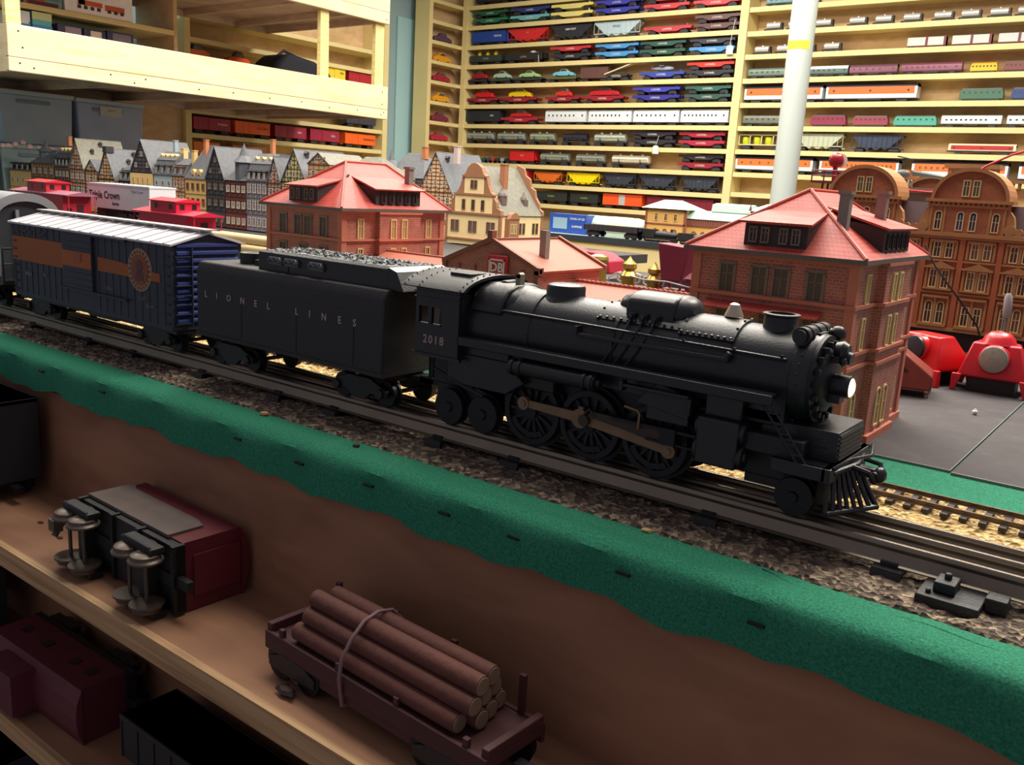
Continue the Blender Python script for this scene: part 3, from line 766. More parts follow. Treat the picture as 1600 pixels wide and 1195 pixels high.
for k in range(420):
    x = random.uniform(-3.0, 8.9); y = random.uniform(-2.0, 2.0)
    r = random.uniform(.14, .3); zz = 8.5 + .12 * math.cos(y * .8) - (.0 if x < 8 else .05)
    b.ball((x, y, zz), r, 5, sx=random.uniform(.7, 1.3), sz=.8)
b.box(-3.0, 8.8, -2.0, 2.0, 8.4, 8.64)
o = b.build('coal_load', COAL, T, smooth=False); o['kind'] = 'stuff'
for x in (-2.0, -.4, 2.0):
    b = MB(); b.box(x, x + 1.35, -2.5, -2.3, 7.8, 8.1); b.prism([(x, 8.05), (x + 1.35, 8.05), (x + 1.2, 8.3), (x + .15, 8.3)], -2.6, -2.2, 'y')
    b.tube([(x + .1, -2.62, 8.0), (x + .4, -2.62, 8.2), (x + .7, -2.62, 8.05), (x + 1.0, -2.62, 8.2), (x + 1.3, -2.62, 8.0)], .06, 6)
    b.build('side_bracket', mat((84, 86, 90), .4, .3), T)
b = MB(); b.lathe([(0, .8), (.8, .8), (.85, .7)], (-6.3, -.6, 7.3), (0, 0, 1), 18); b.build('water_hatch', BLACK, T)
b = MB(); b.box(-5.2, -3.6, -1.2, .8, 7.3, 7.75); b.lathe([(0, .35), (.5, .35)], (-4.6, .8, 7.3), (0, 0, 1), 12); b.build('deck_box', BLACK, T, bev=.05)
_LC = mat((176, 156, 144), .6, name='dull_lettering2')
text('LIONEL', .62, (-4.7, -3.07, 5.12), _LC, T, space=4.3, bold=.008); text('LINES', .62, (4.25, -3.07, 5.12), _LC, T, space=4.3, bold=.008)
truck(T, -6.4); truck(T, 6.6)
b = MB(); b.box(9.2, 11.0, -.4, .4, 1.7, 2.0); b.cyl((10.6, 0, 1.7), (10.6, 0, 3.6), .25); b.box(-10.6, -9.2, -.3, .3, 1.6, 2.0); b.build('drawbar', IRON, T)

# ---- box car
NAVY = mat((46, 50, 64), .55, var=.15, sc_=60, name='navy_paint')
NAVY_LIT = mat((48, 62, 122), .5, var=.12, sc_=60, name='lit_navy_paint')  # box car navy with the stronger light on its end put into the colour
ORG = mat((158, 84, 34), .6, var=.12, sc_=60, name='orange_stripe')
BX = thing('box_car', 'dark blue box car with orange stripe, round emblem and white roof', 'box car', (-71.0, 39.5, 0))
def bp_(b, nm, m, **k): return b.build(nm, m, BX, **k)
b = MB(); b.prism([(-3.0, 1.9), (3.0, 1.9), (3.0, 8.25), (0, 9.0), (-3.0, 8.25)], -12.3, 12.3, 'x')
for x in [-12.0 + i * 1.02 for i in range(25)]:
    if not (-2.8 < x < 2.2): b.box(x - .03, x + .03, -3.04, -3.0, 2.2, 8.2)
bp_(b, 'body', NAVY, bev=.05, smooth=False)
b = MB()
for k in range(11):
    z = 2.4 + k * .55
    b.prism([(12.3, z), (12.5, z + .12), (12.5, z + .3), (12.3, z + .42)], -2.6, 2.6, 'y')
bp_(b, 'end_corrugation', NAVY_LIT)
b = MB(); prof = [(-3.2, 8.1), (-3.2, 8.25), (0, 9.1), (3.2, 8.25), (3.2, 8.1), (0, 8.95)]
b.prism(prof, -12.6, 12.6, 'x')
for k in range(15):
    x = -12.0 + k * 1.7; b.prism([(-3.25, 8.12), (-3.25, 8.33), (0, 9.19), (0, 9.0)], x - .08, x + .08, 'x'); b.prism([(3.25, 8.12), (3.25, 8.33), (0, 9.19), (0, 9.0)], x - .08, x + .08, 'x')
rf = bp_(b, 'roof', mat((206, 202, 206), .45, var=.08, sc_=40, name='white_roof'), smooth=False)
b = MB(); b.box(-12.8, 12.8, -.55, .55, 9.2, 9.3); [b.box(x, x + .2, -.5, .5, 9.0, 9.2) for x in (-12, -6, 0, 6, 12)]; b.build('roof_walk', mat((176, 170, 170), .5), rf, smooth=False)
b = MB(); b.box(-12.28, -3.0, -3.05, -2.99, 5.0, 7.05); bp_(b, 'orange_stripe', ORG, smooth=False); b = MB(); b.prism([(2.2, 5.35), (10.9, 5.35), (10.9, 5.95), (5.2, 6.35), (2.2, 6.45)], -3.05, -2.99, 'y'); bp_(b, 'orange_stripe', ORG, smooth=False)
b = MB(); b.box(-3.0, 1.6, -3.25, -3.0, 3.6, 7.95)
for k in range(8): b.box(-2.9, 1.5, -3.3, -3.25, 3.9 + k * .5, 3.96 + k * .5)
dr = bp_(b, 'sliding_door', NAVY, bev=.04)
b = MB(); b.box(-3.0, 1.6, -3.3, -3.24, 5.35, 6.6); b.build('orange_stripe', mat((172, 88, 36), .55, name='orange_door_stripe'), dr, smooth=False)
b = MB(); b.box(-.9, .1, -3.36, -3.28, 5.8, 6.5); b.build('door_placard', mat((160, 90, 48), .6), dr, smooth=False)
b = MB(); b.box(-3.6, 6.6, -3.3, -3.05, 7.95, 8.1); b.box(-3.6, 6.6, -3.3, -3.05, 3.45, 3.6); bp_(b, 'door_rail', NAVY, smooth=False)
GOLDR = mat((156, 124, 96), .6, name='gold_emblem')
b = MB(); b.lathe([(0, 1.62), (.06, 1.62), (.07, 1.5), (.07, 1.2), (.05, 1.18)], (8.25, -3.0, 6.0), (0, -1, 0), 40); em = bp_(b, 'round_emblem', GOLDR, smooth=False); em['label'] = 'round gold emblem ring'
b = MB(); b.lathe([(0, 1.14), (.09, 1.14)], (8.25, -3.0, 6.0), (0, -1, 0), 40); b.build('emblem_field', mat((140, 74, 40), .6), em, smooth=False)
b = MB()
b.lathe([(0, .46), (.12, .46)], (8.25, -3.0, 6.3), (0, -1, 0), 8); b.prism([(7.6, 5.2), (8.9, 5.2), (8.6, 5.9), (7.9, 5.9)], -3.12, -3.0, 'y'); b.build('emblem_figure', mat((96, 60, 70), .6), em, smooth=False)
for k in range(22):
    a = 2 * math.pi * k / 22
    b = MB(); b.box(-.06, .06, -.02, .02, -.1, .1); b.build('emblem_letter', mat((86, 52, 48), .6), em, (8.25 + 1.36 * math.cos(a), -3.08, 6.0 + 1.36 * math.sin(a)), smooth=False, rot=(0, -a + math.pi / 2, 0))
DL = mat((128, 118, 112), .6, name='faded_lettering')
text('BALTIMORE & OHIO', .62, (-8.9, -3.07, 7.45), mat((86, 86, 84), .6, name='dark_lettering'), BX, bold=.01)
text('6464', .55, (-9.4, -3.07, 3.95), DL, BX, bold=.01); text('BLT', .45, (-6.4, -3.07, 4.1), DL, BX); text('NEW', .42, (3.9, -3.07, 4.1), DL, BX)
text('CAPY', .42, (8.6, -3.07, 3.9), DL, BX, space=1.3); text('LD LMT', .34, (9.6, -3.07, 3.4), DL, BX)
b = MB()
for s, x in ((-1, 12.3), (-1, -12.3)):
    b = MB()
    for k in range(8): b.box(x - .9 if x > 0 else x + .1, x - .1 if x > 0 else x + .9, -3.15, -3.02, 2.4 + k * .7, 2.47 + k * .7)
    bp_(b, 'side_ladder', NAVY, smooth=False)
b = MB()
for k in range(8): b.box(12.5, 12.62, -2.8, -1.5, 2.4 + k * .7, 2.47 + k * .7)
b.box(12.45, 12.65, -1.5, -1.42, 2.2, 8.0)
bp_(b, 'end_ladder', NAVY, smooth=False)
b = MB(); b.box(-12.2, 12.2, -2.6, 2.6, 1.6, 1.95); b.box(-2.2, 2.0, -1.6, 1.6, 1.15, 1.6); bp_(b, 'underframe', BLACKD)
b = MB(); b.box(12.3, 13.6, -.3, .3, 1.2, 1.7); b.ball((13.6, 0, 1.45), .4, 8); b.box(-13.6, -12.3, -.3, .3, 1.2, 1.7); bp_(b, 'coupler', IRON)
truck(BX, -9.2); truck(BX, 9.0)

# ---- next vehicle at the left frame edge: silver car with arched end
SV = mat((150, 152, 158), .42, .3, .1, 50, name='silver_paint')
V = thing('passenger_car', 'silver grey round-roofed car at left edge, behind the box car', 'railway car', (-97.6, 39.5, 0))
hz = [(3.0 * math.cos(a), 8.6 + 1.9 * math.sin(a)) for a in [math.pi * k / 14 for k in range(15)]]
b = MB(); b.prism([(-3.0, 2.3)] + [(3.0, 2.3)] + hz, -10, 10.2, 'x'); b.build('body', mat((52, 54, 60), .5, name='dark_grey_body'), V)
hz2 = [(3.1 * math.cos(a), 8.5 + 2.05 * math.sin(a)) for a in [math.pi * k / 14 for k in range(15)]]
hz3 = [(2.5 * math.cos(a), 8.3 + 1.5 * math.sin(a)) for a in [math.pi * k / 14 for k in range(15)]]
b = MB(); b.prism(hz2 + list(reversed(hz3)), -10.2, 10.6, 'x'); b.build('arched_roof', SV, V)
b = MB(); b.box(10.2, 10.6, -3.1, -2.5, 3.0, 8.6); b.box(10.2, 10.6, 2.5, 3.1, 3.0, 8.6); b.box(10.2, 10.5, -.9, -.6, 3, 9); b.build('end_frame', SV, V)
b = MB(); b.box(10.2, 11.8, -2.9, 2.9, 2.4, 2.7); b.tube([(11.7, -2.8, 2.7), (11.7, -2.8, 5.6), (11.7, 2.8, 5.6), (11.7, 2.8, 2.7)], .1, 6); b.tube([(11.7, -2.8, 4.2), (11.7, 2.8, 4.2)], .1, 6); b.build('end_platform', BLACKD, V)
truck(V, 7.2); truck(V, -7.2)

# ================================================================== MODEL BUILDINGS
BRK = plaited('red_brick', (176, 104, 88), (160, 92, 78), (190, 130, 112), .42, .2, .03)
BRKL = mat((196, 116, 92), .6, var=.1, sc_=80, bump=.2, name='brick_trim')
ROOFR = plaited('red_tile_roof', (198, 76, 64), (190, 70, 58), (164, 60, 50), .3, .24, .03, .55, bump=.3)
GUT = mat((104, 92, 84), .5, name='grey_gutter')
CHIM = mat((138, 136, 126), .7, var=.1, sc_=90, bump=.3, name='grey_chimney')
CREAM = mat((226, 200, 140), .5, name='cream_window_frame')
SASH = mat((128, 106, 88), .5, name='dull_window_frame')
DORM = mat((58, 46, 46), .6, name='dark_dormer_boards')
SLATE = plaited('slate', (96, 98, 104), (86, 88, 94), (74, 76, 82), .3, .26, .025, .55, bump=.3)
SLATEG = plaited('green_slate', (120, 118, 104), (110, 108, 96), (96, 94, 84), .3, .26, .025, .6, bump=.3)
TIMB = mat((76, 44, 34), .7, name='timber_brown')
TIMD = mat((48, 42, 44), .7, name='timber_dark')
_W = {}
def win(kind, w, h, fr, gl=DGLASS):
    key = (kind, w, h, fr.name, gl.name)
    if key in _W: return _W[key]
    b = MB(); t = min(w, h) * .12 + .02
    b.box(-w / 2, w / 2, -.02, .04, 0, h, 1)
    b.box(-w / 2 - t, -w / 2 + t * .3, -.1, .03, -t, h, 0); b.box(w / 2 - t * .3, w / 2 + t, -.1, .03, -t, h, 0)
    b.box(-w / 2 - t, w / 2 + t, -.14, .03, -t * 1.3, 0, 0)
    if kind == 'arch':
        pts = [((w / 2 + t) * math.cos(a), h + (w / 2 + t) * math.sin(a)) for a in [math.pi * k / 8 for k in range(9)]]
        pin = [((w / 2) * math.cos(a), h + (w / 2) * math.sin(a)) for a in [math.pi * k / 8 for k in range(9)]]
        b.prism(pts + list(reversed(pin)), -.1, .03, 'y', 0); b.prism(pin, -.02, .04, 'y', 1)
    else:
        b.box(-w / 2 - t, w / 2 + t, -.1, .03, h - t * .3, h + t, 0)
    b.box(-.035, .035, -.06, 0, 0, h, 0); b.box(-w / 2, w / 2, -.06, 0, h * .62, h * .62 + .06, 0)
    me = b.mesh('window', [fr, gl], smooth=False)
    _W[key] = me
    return me
def wput(parent, me, x, y, z, face='-y', name='window'):
    return put(name, me, parent, (x, y, z), rz={'-y': 0, '+x': math.pi / 2}[face])

# ---- the two tall brick station wings
def station_wing(label, x0, y0, dz, chims, lower_awning):
    W_, D_ = 10.7, 13.8; E_ = 12.2; R_ = 16.3          # measured from the mat (z = -1.6)
    t = thing('brick_station_wing', label, 'model building', (x0, y0, -1.58), group=None)
    H_ = lambda z: z + 1.6 + dz
    b = MB(); b.box(0, W_, 0, D_, 0, H_(10.5)); b.box(W_, W_ + .55, 4.3, 9.9, 0, H_(10.5)); b.build('walls', BRK, t, smooth=False)
    b = MB()
    for z, d, h in ((-1.6, .25, .5), (3.6, .16, .22), (4.5, .2, .2), (7.45, .2, .22), (10.0, .14, .2)):
        b.box(-d, W_ + d, -d, D_ + d, H_(z), H_(z) + h); b.box(W_, W_ + .55 + d, 4.3 - d, 9.9 + d, H_(z), H_(z) + h)
    b.box(W_ - .5, W_ + .11, -.11, .5, 0, H_(10.38)); b.box(W_ - .4, W_ + .13, D_ - .5, D_ + .13, 0, H_(10.38)); b.box(-.13, .45, -.13, .4, 0, H_(10.38))
    b.build('brick_trim', BRKL, t, smooth=False)
    e = H_(10.5); r = H_(14.5) + (.25 if dz else 0)
    a = .55
    A, B, C, D = (-a, -a, e), (W_ + a, -a, e), (W_ + a, D_ + a, e), (-a, D_ + a, e)
    P, Q = (W_ / 2, 5.2, r), (W_ / 2, D_ - 3.2, r)
    b = MB(); b.add([A, B, C, D, P, Q], [(0, 1, 4), (1, 2, 5, 4), (2, 3, 5), (3, 0, 4, 5), (3, 2, 1, 0)]); rf = b.build('hip_roof', ROOFR, t, smooth=False)
    b = MB()
    for p, q in ((A, P), (B, P), (C, Q), (D, Q), (P, Q)): b.tube([(p[0], p[1], p[2] + .05), (q[0], q[1], q[2] + .05)], .12, 6)
    b.build('ridge_tiles', mat((206, 92, 76), .5, name='ridge_red'), rf)
    b = MB(); b.box(-a - .1, W_ + a + .1, -a - .1, D_ + a + .1, e - .28, e); b.build('eaves_gutter', GUT, t, smooth=False)
    sl = (r - e) / (5.2 + a)
    # front dormer: four small windows
    x0d, x1d = 3.3, 7.4; yb = -.1; zb = e + .25; zt = H_(12.35)
    b = MB(); b.prism([(yb, zb - .3), (yb, zt), (yb + 2.2, zt + .3), (yb + 4.0, e + sl * (4.4 + a) - .6), (yb + 2, zb)], x0d, x1d, 'x'); dm = b.build('dormer', DORM, t, smooth=False)
    b = MB(); b.slab([(x0d - .35, yb - .4, zt), (x1d + .35, yb - .4, zt), (x1d - .1, 4.4, zt + 1.0), (x0d + .3, 4.4, zt + 1.0)], .14); b.build('dormer_roof', ROOFR, dm, smooth=False)
    for x in (3.9, 4.7, 5.9, 6.7): wput(dm, win('r', .42, .85, SASH), x, yb - .02, zb + .35)
    # side dormer: five small windows
    y0d, y1d = 4.1, 10.2; xb = W_ + .1
    b = MB(); b.prism([(xb, zb - .3), (xb, zt), (xb - 2.0, zt + .3), (xb - 3.6, zt + .1), (xb - 2, zb)], y0d, y1d, 'y'); dm = b.build('dormer', DORM, t, smooth=False)
    b = MB(); b.slab([(xb + .4, y0d - .4, zt), (xb + .4, y1d + .4, zt), (xb - 3.9, y1d - .2, zt + 1.15), (xb - 3.9, y0d + .2, zt + 1.15)], .14); b.build('dormer_roof', ROOFR, dm, smooth=False)
    for k in range(5): wput(dm, win('r', .42, .85, DORM), xb + .02, y0d + .9 + k * 1.08, zb + .35, '+x')
    for cx, cy, top in chims:
        b = MB(); b.box(cx - .32, cx + .32, cy - .32, cy + .32, e, H_(top)); b.box(cx - .42, cx + .42, cy - .42, cy + .42, H_(top), H_(top) + .22); b.build('chimney', CHIM, t, smooth=False)
    F = win('r', .95, 1.75, SASH, mat((92, 78, 66), .4, name='brown_grey_blind')); G = win('r', .62, 1.75, CREAM, mat((176, 146, 108), .4, name='blind_pane')); A2 = win('arch', .7, 2.1, CREAM, mat((120, 60, 48), .5, name='brick_coloured_pane'))  # brownish grey blinds in front, paler blinds on the side
    for x in (2.35, 4.55, 6.0, 8.2): wput(t, F, x, 0, H_(7.75))
    for x in (2.35, 5.3, 8.2): wput(t, F, x, 0, H_(5.0))
    for x in (2.35, 5.3, 8.2): wput(t, win('arch', .9, 2.0, SASH), x, 0, H_(-.3))
    if lower_awning:
        b = MB(); b.prism([(-.9, H_(6.62)), (-.9, H_(6.72)), (0, H_(7.1)), (0, H_(6.9))], 1.1, 8.9, 'x'); b.build('awning', ROOFR, t, smooth=False)
    for y, xx in ((2.3, W_), (6.1, W_ + .55), (7.6, W_ + .55), (11.6, W_)):
        wput(t, G, xx, y, H_(7.7), '+x'); wput(t, win('r', .55, 1.9, CREAM, mat((112, 62, 52), .4, name='pane_red')), xx, y, H_(4.95) - .15, '+x'); wput(t, A2, xx, y, H_(-.6), '+x')
    return t
station_wing('tall red brick station wing with two grey chimneys, behind the locomotive front', -27.0, 55.6, 0, [(8.6, 2.6, 14.3), (9.2, 8.4, 14.5)], True)
station_wing('tall red brick station wing with hipped roof behind the coal tender', -74.0, 56.8, .35, [(9.0, 10.4, 14.4)], False)

# ---- low hall with the round-cornered sign, and two link roofs
HALLR = mat((190, 108, 88), .65, var=.06, sc_=40, bump=.15, name='pink_red_roof', bs=300)
t = thing('station_hall', 'low brick station hall with gabled pink roof and square red sign', 'model building', (-45.7, 57.0, -1.58))
b = MB(); b.prism([(-4.6, 0), (4.6, 0), (4.6, 8.9), (0, 10.7), (-4.6, 8.9)], 0, 9.3, 'y'); b.build('walls', BRK, t, smooth=False)
b = MB(); b.slab([(0, -.1, 10.95), (0, 9.5, 10.95), (-5.0, 9.5, 8.85), (-5.0, -.1, 8.85)], .18); b.slab([(0, 9.5, 10.95), (0, -.1, 10.95), (5.0, -.1, 8.85), (5.0, 9.5, 8.85)], .18); b.build('gable_roof', HALLR, t, smooth=False)
b = MB()
for y in (-.25, 9.35): b.prism([(-5.1, 8.7), (0, 10.8), (5.1, 8.7), (5.1, 9.05), (0, 11.2), (-5.1, 9.05)], y, y + .35, 'y')
b.box(-5.0, -4.6, -.3, .2, 0, 8.9); b.box(4.6, 5.0, -.3, .2, 0, 8.9); b.box(-.25, .25, -.3, .3, 10.8, 11.7); b.box(-.12, .12, 0, 9.4, 10.92, 11.08); b.box(4.5, 5.1, -.3, .3, 8.6, 9.15)
for x in (-3.3, -1.6, 1.6, 3.3): b.box(x - .12, x + .12, -.12, 0, 0, 8.8)
b.build('brick_coping', mat((140, 84, 66), .7, var=.15, sc_=90, name='brown_coping'), t, smooth=False)
b = MB(); b.box(2.6, 3.2, 3.0, 3.6, 9.4, 11.9); b.build('chimney', CHIM, t, smooth=False)
b = MB(); b.box(-1.05, 1.05, -.35, -.12, 8.2, 10.2); sg = b.build('sign', mat((196, 34, 40), .4, name='sign_red'), t, (.9, 0, -.4), bev=.25)
b = MB(); w_, h_ = .8, .68
for x0, x1, z0, z1 in ((-w_, w_, 9.2 + h_ - .12, 9.2 + h_), (-w_, w_, 9.2 - h_, 9.2 - h_ + .12), (-w_, -w_ + .12, 9.2 - h_, 9.2 + h_), (w_ - .12, w_, 9.2 - h_, 9.2 + h_)): b.box(x0, x1, -.4, -.34, z0, z1)
b.build('sign_border', WHITE, sg, smooth=False)
text('DB', 1.05, (0, -.38, 9.2), WHITE, sg, bold=.03)
for x in (-3.2, 3.2): wput(t, win('arch', .8, 1.8, SASH), x, 0, 2.4)
for y in (2, 4.6, 7.2): wput(t, win('arch', .8, 1.8, SASH), 4.6, y, 2.6, '+x')
b = MB(); b.box(0, 13.4, .6, 7.4, 0, 6.6); lt = thing('link_building', 'low brick link with pink red roof joining hall to the right station wing', 'model building', (-40.9, 58.6, -1.58))
b.build('walls', BRK, lt, smooth=False)
b = MB(); b.prism([(0, 6.5), (3.9, 7.9), (7.8, 6.5), (7.8, 6.35), (0, 6.35)], 0, 13.5, 'x'); b.box(0, 13.5, 3.75, 4.05, 7.85, 8.02)
for k in range(30): b.box(.2 + k * .44, .34 + k * .44, 3.7, 4.1, 7.9, 8.08)
b.build('roof', HALLR, lt, smooth=False)
b = MB(); b.box(0, 12.1, .6, 7.0, 0, 7.0); lt = thing('link_building', 'low brick link with pink red roof joining hall to the left station wing', 'model building', (-62.7, 58.6, -1.58))
b.build('walls', BRK, lt, smooth=False)
b = MB(); b.prism([(0, 7.1), (3.5, 8.5), (7.0, 7.1), (7.0, 6.9), (0, 6.9)], 0, 12.1, 'x'); b.box(0, 12.1, 3.4, 3.65, 8.45, 8.6); b.build('roof', HALLR, lt, smooth=False)

# ---- half-timbered and plastered town houses
def frames(b, x0, x1, z0, z1, n, m, gable=None, y=-.08):
    """timber beams on a wall from z0 to z1; gable=(xc, ztop) keeps them inside the gable triangle"""
    def lim(x):
        if not gable: return z1
        xc, zt = gable; hw = (x1 - x0) / 2
        return z0 + (zt - z0) * max(0, 1 - abs(x - xc) / hw)
    for k in range(n + 1):
        x = x0 + (x1 - x0) * k / n; zz = min(z1, lim(x))
        if zz - z0 > .3: b.box(x - .09, x + .09, y, 0, z0, zz)
    rows = int((z1 - z0) / 1.05) + 1
    for j in range(rows):
        z = z0 + j * 1.05
        if gable:
            hw = (x1 - x0) / 2 * (1 - (z - z0) / (gable[1] - z0)); xa, xb = gable[0] - hw, gable[0] + hw
        else: xa, xb = x0, x1
        if xb - xa > .4: b.box(xa, xb, y, 0, z - .08, z + .08)
    for k in range(0, n, 2):
        xa = x0 + (x1 - x0) * k / n; xb = x0 + (x1 - x0) * (k + 1) / n
        if min(lim(xa), lim(xb)) > z0 + 1.0: b.prism([(xa, z0), (xa + .15, z0), (xb, z0 + 1.0), (xb - .15, z0 + 1.0)], y * 1.1, 0, 'y', m)
_WM = {}
def wmat(c):
    if c not in _WM: _WM[c] = mat(c, .75, var=.1, sc_=60, name='house_plaster')
    return _WM[c]
def house(label, x0, x1, y, eave, top, kind, wall, roof=None, tim=None, frame=None, wn=3, depth=13, stor=3, dorm=None, dc=None, win_c=None, base=-1.58, wh=1.5):
    roof = roof or SLATE
    if frame is None: frame = mat((206, 196, 186), .6, name='pale_window_frame')
    glass = win_c or DGLASS
    t = thing('town_house', label, 'model house', ((x0 + x1) / 2, y, base))
    W_ = x1 - x0; hw = W_ / 2; e = eave - base; tp = top - base
    wm = wmat(wall)
    b = MB(); b.box(-hw, hw, 0, depth, 0, e)
    sh = e / stor
    if kind == 'gable': b.prism([(-hw, e), (hw, e), (0, tp)], 0, depth, 'y')
    b.build('walls', wm, t, smooth=False)
    b = MB(); b.box(-hw - .15, hw + .15, -.2, 0, e - .2, e + .08)
    for k in range(1, stor): b.box(-hw - .08, hw + .08, -.12, 0, k * sh - .1, k * sh + .1)
    b.build('cornice', tim or wmat(tuple(int(v * .72) for v in wall)), t, smooth=False)
    if tim:
        b = MB(); 
        for k in range(1, stor): frames(b, -hw, hw, k * sh, (k + 1) * sh - .1, wn * 2, 0)
        if kind == 'gable': frames(b, -hw, hw, e, tp, wn * 2, 0, gable=(0, tp))
        b.build('timber_framing', tim, t, smooth=False)
    ww = min(1.1, W_ / wn * .5)
    W1 = win('r', ww, min(wh, sh * .5), frame, glass)
    for k in range(stor):
        for j in range(wn):
            wput(t, W1, -hw + W_ * (j + .5) / wn, -.05, k * sh + sh * .3)
    if kind == 'gable':
        o = .35
        b = MB()
        s = (tp - e) / hw
        b.slab([(0, -.4, tp + .15), (0, depth + .2, tp + .15), (-hw - o, depth + .2, e - s * o + .15), (-hw - o, -.4, e - s * o + .15)], .16)
        b.slab([(0, depth + .2, tp + .15), (0, -.4, tp + .15), (hw + o, -.4, e - s * o + .15), (hw + o, depth + .2, e - s * o + .15)], .16)
        b.build('gable_roof', roof, t, smooth=False)
        W2 = win('r', ww * .8, 1.15, frame, glass)
        for lv, nn in ((.16, max(2, wn - 1)), (.5, max(1, wn - 2))):
            z = e + (tp - e) * lv; half = hw * (1 - lv) * .62
            for j in range(nn): wput(t, W2, 0 if nn == 1 else -half + 2 * half * j / (nn - 1), -.05, z)
        if dorm:
            for dy, lv in dorm:
                z = e + (tp - e) * lv; x = hw * (1 - lv)
                b = MB(); b.box(x - .3, x + .55, dy - .45, dy + .45, z - .3, z + .75); b.prism([(dy - .65, z + .7), (dy + .65, z + .7), (dy, z + 1.35)], x - 1.2, x + .75, 'x'); b.build('dormer', dc or DORM, t, smooth=False)
    elif kind == 'mansard':
        m1 = e + (tp - e) * .62
        b = MB(); b.prism([(-.3, e), (depth, e), (depth - 1, m1), (1.3, m1)], -hw - .1, hw + .1, 'x'); b.prism([(1.1, m1), (depth - .8, m1), (depth * .55, tp), (4.2, tp)], -hw - .15, hw + .15, 'x'); b.build('mansard_roof', roof, t, smooth=False)
        W2 = win('r', ww * .8, 1.5, dc or frame, glass)
        for j in range(wn):
            x = -hw + W_ * (j + .5) / wn
            b = MB(); b.box(x - ww * .6, x + ww * .6, -.1, 1.6, e + .3, e + 2.4); b.prism([(-.35, e + 2.4), (-.1, e + 2.75), (2.0, e + 2.9), (2.0, e + 2.4)], x - ww * .8, x + ww * .8, 'x'); d = b.build('dormer', dc or TIMD, t, smooth=False)
            wput(d, win('r', ww * .6, 1.4, frame, glass), x, -.1, e + .6)
        if dorm:
            n2 = dorm
            for j in range(n2):
                x = -hw + W_ * (j + .5) / n2; b = MB(); b.box(x - .42, x + .42, 2.0, 3.8, m1 - .1, m1 + 1.3); b.prism([(x - .6, m1 + 1.25), (x + .6, m1 + 1.25), (x, m1 + 1.85)], 1.8, 4.2, 'y'); d = b.build('dormer', wmat((222, 186, 118)), t, smooth=False)
                wput(d, win('r', .35, .7, frame), x, 2.0, m1 + .3)
    elif kind == 'hip':
        b = MB(); A = [(-hw - .3, -.3, e), (hw + .3, -.3, e), (hw + .3, depth, e), (-hw - .3, depth, e), (-hw * .45, depth * .4, tp), (hw * .45, depth * .4, tp)]
        b.add(A, [(0, 1, 5, 4), (1, 2, 5), (2, 3, 4, 5), (3, 0, 4), (3, 2, 1, 0)]); b.build('hip_roof', roof, t, smooth=False)
        if dorm:
            for j in range(dorm):
                x = -hw * .6 + hw * 1.2 * (j + .5) / dorm; z = e + .6
                b = MB(); b.box(x - .6, x + .6, .2, 2.4, z, z + 1.4); b.lathe([(0, .75), (2.2, .75)], (x, .1, z + 1.3), (0, 1, 0), 12); d = b.build('dormer', dc or wmat((226, 190, 118)), t, smooth=False)
                wput(d, win('r', .55, 1.0, frame), x, .2, z + .2)
    return t
def spire(t, x, y, z0, z1, r, m=SLATE, zb=None, wall=None):
    b = MB()
    if wall: b.lathe([(zb, r * .8), (z0, r * .8)], (x, y, 0), (0, 0, 1), 8)
    b.lathe([(z0 - .01, r), (z0 + (z1 - z0) * .35, r * .45), (z1, .04)], (x, y, 0), (0, 0, 1), 8)
    return b.build('turret', m, t, smooth=False)
def chim(t, x, y, z0, z1, m, r=.4):
    b = MB(); b.box(x - r, x + r, y - r, y + r, z0, z1); b.box(x - r - .12, x + r + .12, y - r - .12, y + r + .12, z1, z1 + .25); return b.build('chimney', m, t, smooth=False)
YLW = (214, 174, 104); ORC = mat((184, 116, 76), .7, name='orange_chimney'); YC = mat((222, 186, 122), .7, name='yellow_chimney')
B0 = 1.58
house('yellow plaster town house with flat dark mansard, leftmost of the row', -341, -325.2, 150, 9.6, 12.4, 'mansard', (220, 182, 116), SLATE, None, wn=4, stor=2, dc=TIMD)
h = house('narrow brown town house with small pointed turret on its slate roof', -324.8, -308.6, 150, 12.7, 17.2, 'hip', (172, 124, 82), SLATE, TIMB, wn=4); spire(h, -4.5, 3.5, 16.5 + B0, 20.5 + B0, 2.6, zb=12 + B0, wall=1); spire(h, 5, 3.0, 15.5 + B0, 17.5 + B0, 2.0, zb=12 + B0, wall=1)
h = house('brown town house with three yellow roof dormers left of the pointed timber gable', -308.2, -298.8, 150, 12.0, 18.8, 'mansard', (150, 104, 76), SLATE, TIMB, wn=4, dorm=4, win_c=mat((190, 176, 132), .5, name='yellow_pane')); chim(h, -4.0, 5, 18 + B0, 21.6 + B0, ORC, .6)
house('steep pointed timber gable house left of the white truck trailer', -298.4, -288.8, 150, 11.5, 21.0, 'gable', (196, 150, 122), SLATEG, TIMB, wn=3, dorm=[(4, .55), (7.5, .8), (4.5, .2)], depth=15)
house('small blue slate house with yellow gable between two pointed timber gables', -288.4, -280.9, 150, 11.2, 14.6, 'gable', (196, 154, 98), SLATE, TIMB, wn=2)
h = house('brown timber gable house with cut-off tip right above the white trailer', -280.5, -270.3, 150, 9.1, 18.2, 'gable', (206, 160, 104), SLATE, TIMB, wn=3, dorm=[(3.5, .25), (6, .55), (8.5, .8)], depth=15)
b = MB(); b.box(-1.1, 1.1, -.5, 2, 17.0 + B0, 18.9 + B0); b.build('gable_cap', TIMD, h, smooth=False)
house('slate-grey low house squeezed between two tall gables over the trailer', -270.0, -261.6, 151, 8.9, 14.0, 'mansard', (92, 86, 88), SLATE, TIMD, wn=3)
